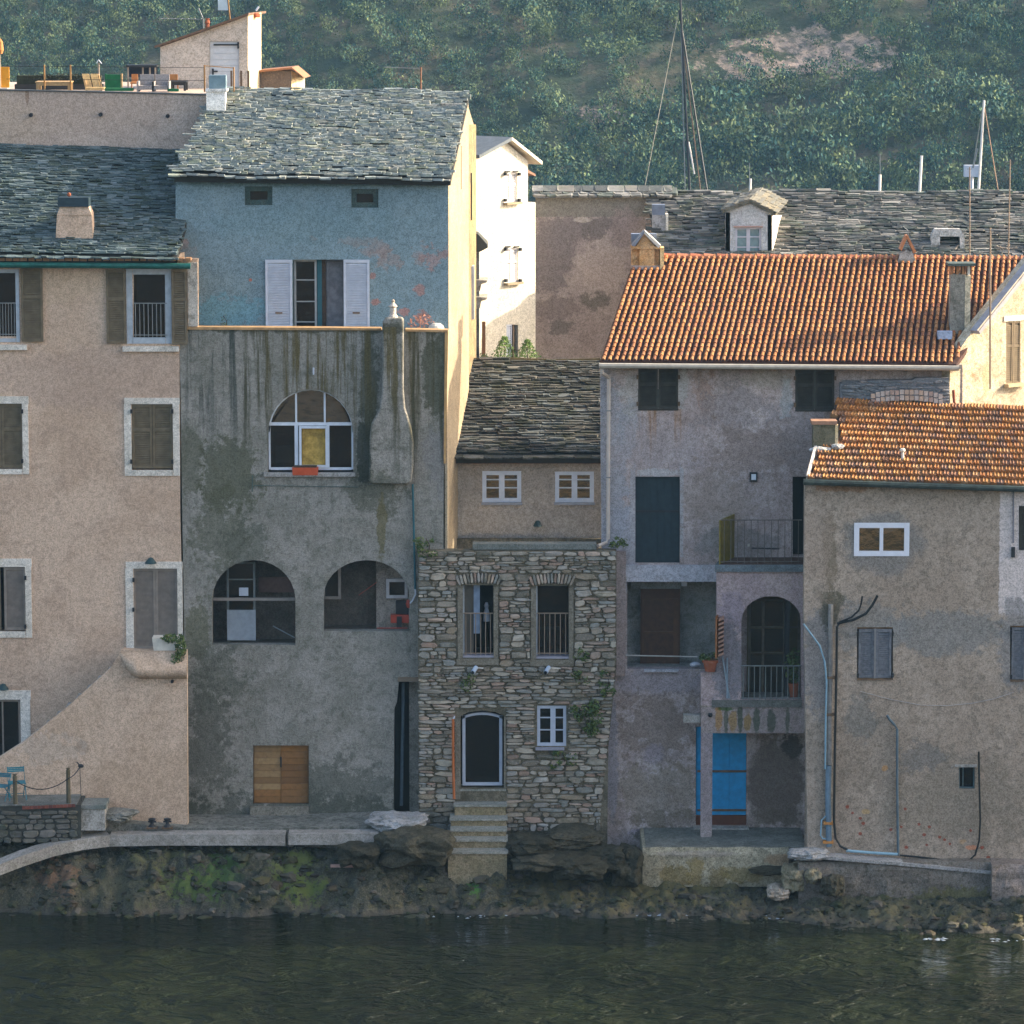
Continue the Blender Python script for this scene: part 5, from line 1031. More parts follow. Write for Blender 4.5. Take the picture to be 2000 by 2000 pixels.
# ================================================================== mauve house with red tile roof
M5 = Plane(0.2)
h5 = thing("tiled_house", M5.P(1400, 1640), "mauve stained house with red barrel tile roof, balcony and blue door", "house")
LIL = (.30, .275, .30)
MAU = plaster("mauve_stained_render", (.30, .245, .235), (.40, .345, .335), (.17, .14, .125), var=.8, scale=1.0, dirtamt=.5, bump=.02, Y=.2, patches=[
    (1190, 900, 36, 170, (.27, .28, .31), .8, .3), (1208, 1080, 34, 90, (.27, .28, .32), .8, .2), (1225, 830, 22, 50, (.27, .28, .31), .7, .3), (1290, 880, 90, 50, (.30, .265, .27), .6, .5), (1230, 765, 20, 40, (.33, .32, .30), .6, .4), (1330, 760, 16, 40, (.33, .33, .32), .7, .3),
    (1375, 765, 26, 40, (.26, .17, .13), .6, .4), (1450, 800, 70, 50, (.22, .20, .205), .6, .6), (1500, 745, 45, 22, (.32, .29, .25), .6, .4), (1480, 880, 90, 50, (.22, .17, .145), .6, .5), (1580, 860, 50, 60, (.23, .20, .195), .5, .5), (1535, 780, 12, 40, (.30, .32, .33), .7, .3),
    (1284, 924, 46, 9, (.38, .37, .38), .9, .25), (1331, 1000, 4, 90, (.30, .31, .33), .7, .1, 1), (1236, 1000, 5, 90, (.32, .32, .34), .7, .1, 1), (1400, 985, 70, 60, (.24, .20, .17), .5, .5), (1440, 1060, 90, 30, (.18, .18, .18), .6, .3),
    (1285, 1330, 90, 26, (.27, .24, .26), .8, .35), (1280, 1420, 80, 60, (.17, .13, .10), .6, .5), (1275, 1475, 20, 20, (.25, .22, .25), .6, .4), (1280, 1560, 90, 60, (.20, .17, .125), .6, .4), (1196, 1500, 12, 120, (.24, .23, .26), .8, .3), (1240, 1625, 22, 7, (.34, .29, .33), .8, .3),
    (1300, 1630, 80, 16, (.11, .10, .07), .7, .4), (1515, 1530, 60, 90, (.115, .09, .072), .85, .15), (1370, 1600, 200, 20, (.12, .10, .075), .5, .4), (1546, 1458, 24, 24, (.05, .045, .04), .9, .3)],  # last patch paints the shade of a dark niche under the beam
    streaks=[(1246, 1330, 802, 90, (.26, .13, .045), .8, .5), (1240, 1330, 802, 180, (.22, .14, .08), .5, .52), (1555, 1630, 804, 60, (.22, .12, .05), .6, .5), (1180, 1880, 716, 60, (.16, .15, .14), .5, .5)])
hs = [rc(1246, 719, 1325, 800), rc(1553, 721, 1630, 802), rc(1241, 931, 1328, 1100), rc(1225, 1135, 1400, 1307), rc(1548, 931, 1590, 1086), rc(1359, 1419, 1458, 1612)]
wall("wall", MAU, h5, M5, [(1172, 712), (1880, 714), (1880, 1680), (1180, 1680)], hs)
TILE = pieces_mat("barrel_clay_tile", [(.40, .165, .055), (.44, .205, .075), (.35, .135, .045), (.42, .20, .08), (.37, .165, .07), (.30, .12, .055), (.42, .18, .06)], .85, .35, .004, 9, (.09, .055, .04), .45, mthr=.55)
def barrel_variant(seed):
    rnd = random.Random(seed); vs = []; fs = []; n = 6
    for y, r, z in ((0, .5, .20), (1, .42, .0)):
        for i in range(n + 1): a = math.pi * i / n; vs.append((-r * math.cos(a) + rnd.uniform(-.02, .02), y, z + math.sin(a) * r * 1.15 + rnd.uniform(-.02, .02)))
    for i in range(n + 1): a = math.pi * i / n; vs.append((-.40 * math.cos(a), 0.0, .12 + math.sin(a) * .40))
    for i in range(n): fs += [(i, i + 1, n + 2 + i, n + 1 + i), (2 * n + 2 + i, 2 * n + 3 + i, i + 1, i)]
    return vs, fs
BARREL = [barrel_variant(i) for i in range(8)]
E0, E1, R1, R0 = P(1172, 706, -.35), P(1998, 711, -.35), P(2012, 503, 4.2), P(1240, 500, 4.2)
n5 = (P(1868, 711, -.35) - E0).cross(R0 - E0).normalized(); n5 = n5 if n5.z > 0 else -n5
mb = MB(); mb.poly([E0, P(1868, 711, -.35), R1, R0], n5 * -.14); rr = mb.build("roof", paint("dark_clay_pans", (.075, .035, .025), .9, .35), h5)
def h7line(y): return 1862 + (702 - y) * .66 if y > 646 else 1899 + (646 - y) * .815
ms = []; NC, NR = 67, 26
for c in range(NC):
    u = (c + .5) / NC
    for j in range(NR):
        a = E0.lerp(E1, u); b = R0.lerp(R1, u); d = (b - a).normalized(); p = a.lerp(b, j / NR) + n5 * .02; X, Y = proj(p)
        if X > h7line(Y) + 8 or X > 2030: continue
        if 1228 < X < 1297 and Y < 528: continue
        p = p + Vector((U(-.008, .008), 0, 0)) + n5 * (.018 * noise.noise(p * 1.2)); uu = d.cross(n5).normalized(); pit = (R0 - E0).length / NR
        wd_ = (E1 - E0).length / NC * (1 - .06 * j / NR); ms.append((random.randrange(8), frame_m(p, uu, d, n5, wd_ * .62, pit * 1.18, wd_ * .60), Y))
ms.sort(key=lambda t: -t[2]); pieces(rr, "tile", "tiles", BARREL, [(a, b) for a, b, _ in ms], TILE)
RT = pieces_mat("ridge_clay", [(.42, .14, .07), (.36, .12, .06), (.46, .18, .09)], .8, .3, .006)
x = 1296; i = 0
while x < 2015:
    w_ = 26; mb = MB(); a_, b_ = P(x, 501 + (x - 1296) * .008, 4.2), P(x + w_ + 3, 501 + (x - 1296) * .008, 4.2); mb.tube([a_ - Vector((0, 0, .03)), b_ - Vector((0, 0, .05))], .125, 10, .11); mb.build("ridge_tile", RT, rr); x += w_
mb = MB(); mb.tube([P(1170, 714, -.45), P(1873, 719, -.45)], .065, 8); mb.build("gutter", paint("cream_gutter", (.42, .37, .29), .6, .15), h5)
mb = MB(); mb.wbox(M5, 1172, 709, 1876, 717, 0, .42); mb.build("eaves_soffit", plaster("soffit", (.34, .3, .26), (.38, .34, .3)), h5)
t = thing("down_pipe", M5.P(1188, 1060), "cream down pipe at the left corner of the mauve house", "pipe"); PC = paint("cream_pipe", (.50, .43, .36), .55, .1)
mb = MB(); mb.tube([P(1175, 716, -.42), P(1175, 728, -.38), P(1189, 737, .1), P(1189, 745, .1), P(1188, 900, .1), P(1188, 1052, .1), P(1184, 1060, .05), P(1168, 1066, -.2)], .045, 8); mb.build("pipe", PC, t)
for y in (800, 930): mb = MB(); mb.wbox(M5, 1184, y, 1193, y + 2, .0, .16); mb.build("pipe_clip", STEEL, t)
def win5(x0, y0, x1, y1):
    mb = MB(); mb.wbox(M5, x0, y1 - 1, x1, y1 + 1.5, -.1, .02); w = mb.build("window", DARKSH, h5); xm = (x0 + x1) / 2
    shutter(w, M5, x0 + .5, y0 + .5, xm - .4, y1 - 1.5, DARKSH, d=-.05, mid=True, slat=.04); shutter(w, M5, xm + .4, y0 + .5, x1 - .5, y1 - 1.5, DARKSH, d=-.05, mid=True, slat=.04); hinge(w, M5, [(x0 - 1, y0 + 17), (x1 + 1, y0 + 17), (x0 - 1, y1 - 12), (x1 + 1, y1 - 12)], RUSTY)
win5(1246, 719, 1325, 800); win5(1553, 721, 1630, 802)
mb = MB(); mb.wbox(M5, 1241, 931, 1328, 1100, -.2, -.14); d_ = mb.build("door", paint("dark_teal_wood", (.014, .030, .036), .6, .25), h5)
for i in range(6): mb = MB(); mb.wbox(M5, 1243 + i * 14, 933, 1243 + i * 14 + 13.2, 1098, -.14, -.118); mb.build("board", paint("dark_teal_wood", (.014, .030, .036), .6, .25), d_)
mb = MB(); mb.wbox(M5, 1243, 998, 1326, 1002, -.118, -.1); mb.build("rail", IRON, d_); dark_back(h5, M5, 1545, 929, 1592, 1088, -.8, paint("near_black", (.010, .013, .014), .8))
WL = plaster("lilac_white_ledge", (.33, .34, .38), (.38, .38, .42), (.2, .2, .2), scale=1.4, dirtamt=.25)
mb = MB(); mb.wbox(M5, 1222, 1103, 1402, 1135, .003, .10); mb.build("ledge", WL, h5)
# loggia with brown door
LO = plaster("loggia_grey_green", (.20, .21, .205), (.26, .265, .255), scale=1); dark_back(h5, M5, 1223, 1132, 1402, 1309, -1.3, LO, "loggia")
mb = MB(); mb.wbox(M5, 1253, 1160, 1331, 1312, -1.0, -.92); d_ = mb.build("door", paint("brown_varnish", (.085, .038, .018), .6, .3, 8), h5)
for x0, x1, y0, y1 in ((1257, 1327, 1180, 1183), (1257, 1260, 1183, 1300), (1318, 1328, 1183, 1300), (1260, 1318, 1245, 1249)): mb = MB(); mb.wbox(M5, x0, y0, x1, y1, -.92, -.88); mb.build("door_panel", paint("brown_varnish2", (.11, .05, .022), .6, .3), d_)
mb = MB(); mb.wbox(M5, 1234, 1143, 1332, 1160, -1.1, -.8); mb.build("lintel", plaster("pale_lintel", (.19, .21, .22), (.22, .24, .25)), h5); mb = MB(); mb.wbox(M5, 1332.5, 1138, 1343, 1150, -.6, -.4); mb.build("light_fitting", GREYSH, h5)
t = thing("white_rail", M5.P(1300, 1281, .05), "thin pale clothes rail across the open loggia below the white ledge", "rail"); mb = MB(); mb.tube([M5.P(1213, 1279, .06), M5.P(1362, 1282, .06)], .018); mb.build("rod", paint("pale_rod", (.45, .42, .36), .5), t)
for x in (1214, 1361): mb = MB(); mb.tube([M5.P(x, 1281, .06), M5.P(x, 1281, -.0)], .014); mb.build("bracket", STEEL, t)
mb = MB(); mb.wbox(M5, 1258, 1306, 1325, 1311, .0, .12); mb.build("door_step", WL, h5)
t = thing("folded_cloth", M5.P(1357, 1300, -.1), "white cloth bundle on the loggia sill beside the terracotta pot", "cloth"); mb = MB(); rockmesh(mb, M5.P(1358, 1299, -.1), (.13, .1, .07), 9, 2, .2); mb.build("cloth", paint("pale_cloth", (.5, .53, .58), .9, .1), t)
# stair-like pilaster left of the loggia
mb = MB(); mb.wbox(Plane(-.05), 1200, 1078, 1222, 1320, -.24, .0); mb.build("pilaster", plaster("pinkish_pilaster", (.24, .19, .18), (.28, .23, .22), (.16, .14, .13), scale=2, dirtamt=.4), h5)
# balcony
BY = Plane(-.9); BAYM = plaster("pink_grey_bay", (.34, .265, .265), (.39, .31, .30), (.18, .15, .16), scale=.9, dirtamt=.3, Y=-.9, patches=[(1430, 1200, 40, 40, (.24, .20, .24), .6, .4), (1420, 1290, 34, 90, (.19, .18, .20), .85, .25), (1470, 1385, 110, 8, (.17, .15, .10), .8, .2)])
mb = MB(); mb.hexa([BY.P(1396, 1116, .08), BY.P(1571, 1116, .08), BY.P(1575, 1116, -1.1), BY.P(1412, 1116, -1.1), BY.P(1396, 1103, .08), BY.P(1571, 1103, .08), BY.P(1575, 1103, -1.1), BY.P(1412, 1103, -1.1)]); bs = mb.build("balcony_slab", plaster("blue_grey_slab", (.12, .15, .17), (.15, .18, .20), scale=2), h5)
mb = MB(); mb.hexa([BY.P(1405, 1103, -.02), BY.P(1569, 1103, -.02), BY.P(1575, 1103, -1.08), BY.P(1424, 1103, -1.08), BY.P(1405, 1101.5, -.02), BY.P(1569, 1101.5, -.02), BY.P(1575, 1101.5, -1.08), BY.P(1424, 1101.5, -1.08)]); mb.build("floor_tiles", paint("brown_floor_tiles", (.10, .055, .035), .8, .3), bs)
mb = MB(); a0 = BY.P(1404, 1102, 0); z1 = BY.P(1404, 1016, 0).z; sh_ = Vector((.40, 1.07, 0)); mb.poly([a0, a0 + sh_, a0 + sh_ + Vector((0, 0, z1 - a0.z)), a0 + Vector((0, 0, z1 - a0.z))], (.03, -.01, 0)); mb.build("side_screen", paint("mustard_screen", (.20, .155, .022), .7, .3, 9), bs)
rl = railing(bs, BY, 1408, 1566, 1016, 1101, 12, -.03, paint("rust_brown_rail", (.13, .11, .09), .8), r=.009)
mb = MB(); mb.wbox(M5, 1460, 1062, 1464, 1067, 0, .04); mb.build("wall_socket", IVORY, h5); mb = MB(); mb.tube([M5.P(1466, 1066, .4), M5.P(1520, 1067, .4)], .02); mb.build("handrail", IRON, h5)
q = M5.P(1471, 931, .1); t = thing("bulkhead_light", q, "dark square bulkhead light with white glass on the mauve wall", "light"); mb = MB(); mb.wbox(M5, 1464, 922, 1479, 940, .0, .1); mb.build("housing", IRON, t); mb = MB(); mb.wbox(M5, 1467, 925, 1476, 936, .101, .12); mb.build("glass", paint("milk_glass", (.6, .65, .68), .3, .05), t)
# bay with arched opening
ah = arch(1448, 1164, 1565, 1366, 1214)
wall("bay_wall", BAYM, h5, BY, [(1400, 1116.5), (1571, 1116.5), (1573, 1381), (1369, 1381), (1369, 1314), (1399, 1312)], [ah], thick=.26)
for x0, x1 in ((1401, 1406), (1569, 1572)):
    mb = MB(); a0, a1 = BY.P(x0, 1117, -.27), BY.P(x0, 1380, -.27); a1.x = a0.x; w_ = (x1 - x0) / 80; mb.hexa([a1, a1 + Vector((w_, 0, 0)), a1 + Vector((w_ + .16, .84, 0)), a1 + Vector((.16, .84, 0)), a0, a0 + Vector((w_, 0, 0)), a0 + Vector((w_ + .16, .84, 0)), a0 + Vector((.16, .84, 0))]); mb.build("bay_side", BAYM, h5)
mb = MB(); mb.hexa([BY.P(1390, 1381, .03), BY.P(1566, 1381, .03), BY.P(1575, 1381, -1.09), BY.P(1395, 1381, -1.09), BY.P(1390, 1367, .03), BY.P(1566, 1367, .03), BY.P(1575, 1367, -1.09), BY.P(1395, 1367, -1.09)]); mb.build("bay_floor", plaster("bay_floor_cement", (.13, .13, .12), (.17, .17, .15)), h5)
BEAM = plaster("peeling_beam", (.26, .21, .205), (.29, .24, .23), (.12, .12, .09), scale=1.6, dirtamt=.35, Y=-.9, patches=[(1403, 1407, 7, 26, (.30, .17, .06), .8, .3), (1431, 1408, 8, 22, (.27, .17, .06), .8, .25), (1460, 1411, 7, 19, (.22, .14, .045), .85, .25), (1418, 1404, 4, 30, (.07, .08, .055), .8, .3), (1446, 1404, 5, 32, (.06, .075, .05), .85, .3), (1478, 1408, 7, 26, (.06, .075, .05), .85, .3), (1506, 1408, 8, 26, (.06, .07, .05), .85, .3), (1538, 1408, 5, 26, (.08, .09, .06), .8, .3), (1420, 1384, 14, 5, (.04, .09, .02), .8, .3)])
mb = MB(); mb.hexa([BY.P(1369, 1432, .0), BY.P(1573, 1432, .0), BY.P(1576, 1432, -1.09), BY.P(1380, 1432, -1.09), BY.P(1369, 1381.2, .0), BY.P(1573, 1381.2, .0), BY.P(1576, 1381.2, -1.09), BY.P(1380, 1381.2, -1.09)]); mb.build("beam", BEAM, h5)
mb = MB(); mb.wbox(BY, 1335, 1398, 1370, 1412, -.3, -.05); mb.build("beam_end", CONC, h5)
PIL = plaster("mauve_pillar", (.25, .21, .22), (.29, .25, .25), (.16, .14, .13), scale=2, dirtamt=.4)
mb = MB(); mb.wbox(BY, 1369, 1432.2, 1391, 1668, -.27, .01); mb.build("pillar", PIL, h5); mb = MB(); mb.lathe(BY.P(1387, 1396, .03), [(.04, -.05), (.06, 0), (.04, .05)], 8); mb.build("bolt", IRON, h5)
BK = Plane(.12)
mb = MB(); frame_bars(mb, BK, 1462, 1170, 1562, 1376, 4, -.04, .02, vb=(1490, 1532), hb=(1225, 1275), bw=5); gd = mb.build("glazed_door", paint("dim_brown_frame", (.12, .10, .07), .7, .3), h5); mb = MB(); mb.wbox(BK, 1459, 1166, 1566, 1378, -.06, -.045); mb.build("yellow_brown_wall", pieces_mat("bay_back_wall", [(.13, .105, .05), (.10, .08, .045)], .9, .3, .02, 4), h5)
for x0, x1 in ((1466, 1488), (1492, 1530)):
    for y0, y1 in ((1175, 1223), (1228, 1273), (1278, 1372)): pane(gd, BK, x0, y0, x1, y1, -.02, GLASSD)
mb = MB(); mb.wbox(BK, 1531, 1168, 1539, 1376, .04, .5); mb.build("dark_post", IRON, h5)
rl = railing(h5, BY, 1446, 1566, 1300, 1367, 11, .03, paint("aged_grey_rail", (.20, .21, .19), .7), r=.011)
t = thing("potted_plant", BY.P(1552, 1366, -.35), "terracotta pot with a plant behind the railing of the arched bay", "potted plant"); q = t.location; mb = MB(); mb.lathe(q, [(.09, 0), (.13, .3), (.145, .3), (.145, .34), (.12, .34)], 12); mb.build("pot", TERRA, t); mb = MB(); leaves(mb, q + Vector((.0, 0, .75)), (.24, .2, .45), 240, .045); mb.build("foliage", LEAF, t)
t = thing("metal_rods", BY.P(1425, 1363, .05), "pair of pale blue metal rods leaning on the bay wall left of the railing", "rods")
for x0, y0, x1, y1 in ((1411, 1282, 1424, 1362), (1420, 1284, 1420, 1362)): mb = MB(); mb.tube([BY.P(x0, y0, .05), BY.P(x1, y1, .12)], .02); mb.build("rod", paint("pale_blue_rod", (.24, .30, .33), .5), t)
# open shutter seen edge on, and the pot
mb = MB(); a0 = BY.P(1400, 1200, .03); b0 = BY.P(1400, 1282, .03); a0.x = b0.x = a0.x
d_ = Vector((-.05, -.28, 0)); os_ = MB(); os_.poly([b0, b0 + d_, a0 + d_, a0], (.04, 0, 0)); osf = os_.build("open_shutter", paint("orange_brown_wood", (.30, .12, .04), .7, .3), h5)
for i in range(9):
    z = b0.z + .05 + i * .108; mb = MB(); p = Vector((b0.x + .03, b0.y, z)); mb.poly([p + Vector((0, -.3, 0)), p + Vector((.13, -.3, .06)), p + Vector((.13, 0, .06)), p], (0, 0, .045)); mb.build("louvre", paint("pale_brown_louvre", (.36, .20, .13), .7, .2), osf)
t = thing("flower_pot", P(1387, 1311, -.95), "terracotta flower pot with a small plant on the corner of the loggia wall", "flower pot"); q = t.location; mb = MB(); mb.lathe(q, [(.12, 0), (.17, .22), (.2, .22), (.2, .28), (.17, .28)], 14); mb.build("pot", TERRA, t); mb = MB(); leaves(mb, q + Vector((-.04, 0, .36)), (.26, .15, .1), 130, .04); mb.build("plant", LEAF, t)
# blue door under the bay
mb = MB(); mb.wbox(M5, 1359, 1419, 1458, 1593, -.14, -.08); d_ = mb.build("door", paint("bright_blue_door", (.012, .27, .52), .6, .2, 7), h5)
for x0, x1 in ((1360.5, 1390), (1391, 1424), (1425, 1457)): mb = MB(); mb.wbox(M5, x0, 1420, x1, 1592, -.079, -.055); mb.build("board", paint("bright_blue_door", (.012, .27, .52), .6, .2, 7), d_)
for y in (1505, 1581): mb = MB(); mb.wbox(M5, 1362, y, 1458, y + 4, -.054, -.03); mb.build("strap_hinge", RUSTY, d_)
mb = MB(); mb.wbox(M5, 1359, 1594, 1458, 1612, -.14, -.06); mb.build("threshold", paint("red_brown_board", (.11, .035, .015), .8), h5); mb = MB(); mb.wbox(M5, 1354, 1613, 1461, 1640, .0, .28); mb.build("door_step", CONC, h5)
# ornate chimney at the left end of the red roof
OC = Plane(3.6); oc = thing("ornate_chimney", OC.P(1263, 531), "ochre chimney with little gable cap at the left end of the red roof", "chimney")
OCH = plaster("ochre_chimney_render", (.42, .24, .10), (.5, .32, .16), (.3, .2, .12), scale=2)
mb = MB(); mb.wbox(OC, 1233, 519, 1289, 534, -.55, 0); mb.build("base", plaster("grey_pink_base", (.34, .28, .27), (.4, .33, .3)), oc)
mb = MB(); mb.wbox(OC, 1234, 486, 1288, 519, -.54, -.12); mb.build("core", OCH, oc); mb = MB(); mb.wbox(OC, 1249, 487, 1278, 519, -.12, -.01); mb.build("panel", OCH, oc)
mb = MB(); mb.wbox(OC, 1289.2, 484, 1297, 530, -.55, .01); mb.build("side_slab", plaster("painted_sun_slab", (.6, .42, .18), (.66, .5, .26), scale=2), oc)  # right-hand slab in a brighter ochre, painted as if in sun
mb = MB(); mb.wbox(OC, 1233, 481, 1290, 486.5, -.56, .02); mb.build("shelf", OCH, oc); mb = MB(); mb.wpoly(OC, [(1243, 481), (1278, 481), (1258, 456)], -.5, -.02); mb.build("gable", OCH, oc)
mb = MB(); mb.wpoly(OC, [(1240, 481), (1258, 456), (1258, 451), (1234, 480)], -.55, .05); mb.build("cap_tile", paint("grey_cap", (.2, .22, .25), .7), oc); mb = MB(); mb.wpoly(OC, [(1258, 456), (1286, 484), (1291, 480), (1260, 451)], -.55, .05); mb.build("cap_tile", IVORY, oc)
mb = MB(); mb.wbox(Plane(3.3), 1235, 462, 1285, 480, -1.2, -.9); mb.build("rear_cap", paint("blue_cowl", (.17, .20, .25), .6), oc)
# triangular vent, right chimney, skylight lead
TV = Plane(3.9); t = thing("roof_vent", TV.P(1771, 512), "small triangular roof vent of two leaning tiles on the red ridge", "vent"); mb = MB(); mb.wpoly(TV, [(1753, 513), (1790, 513), (1783, 495), (1771, 488), (1760, 495)], -.3, 0); mb.build("base", CONC, t)
for a_, b_, c_, e_ in (((1757, 487), (1769, 460), (1772, 464), (1761, 490)), ((1769, 460), (1773, 459), (1790, 492), (1785, 495))): mb = MB(); mb.wpoly(TV, [a_, b_, c_, e_], -.35, .03); mb.build("leaning_tile", paint("orange_leaning_tile", (.46, .19, .08), .8), t)
q = TV.P(1778, 462, -.5); mb = MB(); mb.tube([q, q + Vector((-.02, 0, .12)), q + Vector((-.14, 0, .22))], .012, 5); mb.build("wire", STEEL, t)
C5 = Plane(.9); t = thing("tall_chimney", C5.P(1875, 668), "tall grey chimney stack with slab cap near the right end of the red roof", "chimney"); mb = MB(); mb.wbox(C5, 1856, 536, 1884, 690, -.42, 0); mb.build("stack", plaster("grey_stack", (.20, .19, .165), (.25, .235, .2), scale=1.5), t)
mb = MB(); mb.wbox(C5, 1884.2, 538, 1895, 690, -.42, .005); mb.build("painted_sun_side", plaster("painted_sun_stack", (.55, .47, .33), (.6, .52, .38), scale=1.5), t); mb = MB(); mb.wbox(C5, 1851, 514, 1905, 519, -.55, .1); mb.build("cap_slab", paint("green_grey_slab", (.08, .10, .08), .8), t)  # right face in a pale render, sunlight painted into the colour
for x in (1857, 1868, 1879, 1890): mb = MB(); mb.wbox(C5, x, 519, x + 5, 537, -.4, -.02); mb.build("vent_pier", TILE if x < 1885 else IVORY, t)  # rightmost pier in ivory continues the painted sunlit face
mb = MB(); mb.wbox(C5, 1829, 645, 1857, 660, .1, .35); mb.build("flashing", paint("blue_white_flashing", (.4, .45, .55), .5, .4), t)
# ================================================================== cream gabled house on the right
G7 = Plane(0.05, 38, 1858)
h7 = thing("cream_house", G7.P(1950, 790), "sunlit cream gabled house with brown shutters at the right edge", "house")
CRM = plaster("peeling_cream_render", (.36, .31, .23), (.46, .40, .30), (.19, .14, .09), var=.6, scale=1.3, dirtamt=.5, Y=.3, streaks=[(1860, 2040, 560, 250, (.46, .33, .19), .5, .5)], patches=[(1930, 740, 8, 30, (.4, .28, .16), .6, .4), (1901, 735, 4, 5, (.22, .14, .07), .7, .4)])
wall("wall", CRM, h7, G7, [(1856, 716), (1862, 700), (1898, 648), (1997, 526), (2016, 503), (2140, 640), (2140, 830), (1852, 830)], [rc(1965, 628, 1993, 750)], thick=.3)
mb = MB(); mb.poly([G7.P(1896, 645, .28), G7.P(1996, 520, .28), G7.P(2018, 494, .28), G7.P(2018, 503, .28), G7.P(1999, 528, .28), G7.P(1899, 651, .28)], -G7.N * .30); mb.build("verge_board", paint("bluish_verge", (.34, .32, .32), .7, .2), h7)
mb = MB(); mb.poly([G7.P(1894, 643, .26), G7.P(1995, 517, .26), G7.P(2018, 490, .26), G7.P(2018, 494, .26), G7.P(1996, 520, .26), G7.P(1896, 645, .26)], Vector((.5, 1.3, 0))); mb.build("roof", paint("cream_verge_tiles", (.50, .42, .30), .8, .2), h7)
mb = MB(); mb.wbox(G7, 1961, 750, 1997, 756, -.03, .16); w = mb.build("window", paint("sandy_sill", (.5, .38, .22), .8), h7); BS = paint("brown_sunlit_shutter", (.17, .125, .07), .7, .2)
shutter(w, G7, 1965, 628, 1978.6, 750, BS, d=-.06, slat=.05); shutter(w, G7, 1979.4, 628, 1993, 750, BS, d=-.06, slat=.05)
mb = MB(); mb.wbox(G7, 1960, 618, 1998, 628, 0, .03); mb.build("lintel_plaster", plaster("fresh_white", (.72, .68, .58), (.76, .72, .62)), h7)
t = thing("rusty_post", P(1864, 790, .2), "short rusty stub pipe behind the small orange roof", "pipe"); mb = MB(); mb.tube([P(1864, 792, -.1), P(1862, 762, -.1)], .035); mb.build("stub", paint("rust_red", (.22, .06, .03), .8), t)
for px, y0, y1, Y, lab in ((1894, 326, 520, 6, "thin aerial pole rising above the long slate roof, left of three"), (1934, 445, 760, -.3, "tall thin brown aerial pole in front of the cream gabled house"), (1969, 312, 520, 6, "thin aerial pole in front of the slate roof, nearest the right edge")):
    q = P(px, y1, Y); t = thing("aerial_pole", q, lab, "pole", "thin aerial poles on the right"); mb = MB(); mb.tube([q, P(px + (4 if Y == 6 and px > 1950 else 0), y0, Y)], .022 if Y < 0 else .016, 6); mb.build("pole", paint("aerial_brown", (.25, .18, .12), .6), t); mb = MB(); mb.tube([P(px - 5, y0 + 4, Y), P(px + 5, y0 + 4, Y)], .01, 5); mb.build("cross_arm", STEEL, t)
# ================================================================== brown house on the right
B6 = Plane(-2.4)
h6 = thing("brown_house", B6.P(1780, 1660), "brown grey rendered house with orange tile roof at the lower right", "house")
BR = plaster("brown_grey_render", (.275, .225, .18), (.33, .275, .225), (.165, .145, .12), var=.8, scale=.7, dirtamt=.45, bump=.02, Y=-2.4, patches=[
    (1722, 1062, 78, 61, (.175, .168, .160), .8, .12), (1990, 1077, 37, 122, (.52, .47, .46), .95, .03, 1), (1840, 1235, 140, 40, (.185, .185, .18), .75, .25), (1700, 1235, 70, 60, (.20, .20, .195), .7, .3), (1985, 1260, 34, 90, (.19, .19, .195), .7, .25), (1595, 1290, 28, 110, (.19, .185, .19), .7, .3),
    (1622, 1185, 20, 40, (.085, .08, .055), .8, .35), (1622, 1090, 14, 80, (.15, .12, .08), .6, .4), (1600, 1060, 24, 110, (.25, .20, .16), .5, .4), (1860, 1570, 150, 90, (.19, .165, .13), .6, .4), (1700, 1470, 90, 90, (.22, .18, .14), .5, .4), (1800, 1480, 40, 30, (.15, .145, .14), .6, .4), (1680, 1400, 30, 40, (.15, .15, .14), .6, .4),
    (1650, 954, 50, 7, (.22, .11, .05), .6, .4), (1728, 1500, 7, 7, (.40, .22, .09), .8, .3), (1690, 1585, 8, 5, (.40, .28, .14), .8, .3), (1895, 1655, 10, 5, (.45, .2, .11), .8, .3), (1880, 1643, 10, 6, (.38, .24, .13), .7, .3)]
    + [(1650 + dx, 1570 + dy, 3.2, 3.0, (.22, .05, .03), .85, .25) for dx, dy in ((5, 6), (15, 18), (30, 28), (36, 38), (30, 58), (145, 40), (165, 45), (155, 60), (185, 65), (195, 70), (205, 78), (160, 80), (246, 52), (90, 50), (118, 10), (268, 85), (120, 85), (110, 45), (260, 108), (280, 105))],
    streaks=[(1585, 1640, 1215, 150, (.10, .09, .06), .6, .5)])
hs = [rc(1668, 1021, 1776, 1086), rc(1674, 1225, 1744, 1328), rc(1973, 1222, 2030, 1331), rc(1990, 988, 2050, 1074), rc(1873, 1498, 1904, 1541)]
wall("wall", BR, h6, B6, [(1572, 946), (3000, 946), (3000, 1705), (1578, 1690), (1570, 1200)], hs); body(h6, BR, B6, 1574, 3000, B6.at(1700, 948)[1], 2.4, z0=.9)  # unseen length to the right is added to shade the shore
w = window(h6, B6, 1668, 1021, 1776, 1086, w=10, fm=paint("bright_white_frame", (.68, .70, .74), .5, .06), vb=(1721.5,), bw=7, d=-.02, gm=glassy("amber_reflection_tint", (.05, .032, .014), .1, 2.3)); dark_back(h6, B6, 1666, 1019, 1778, 1088, -1)  # warm glass tint paints in a reflection of the sunlit hillside
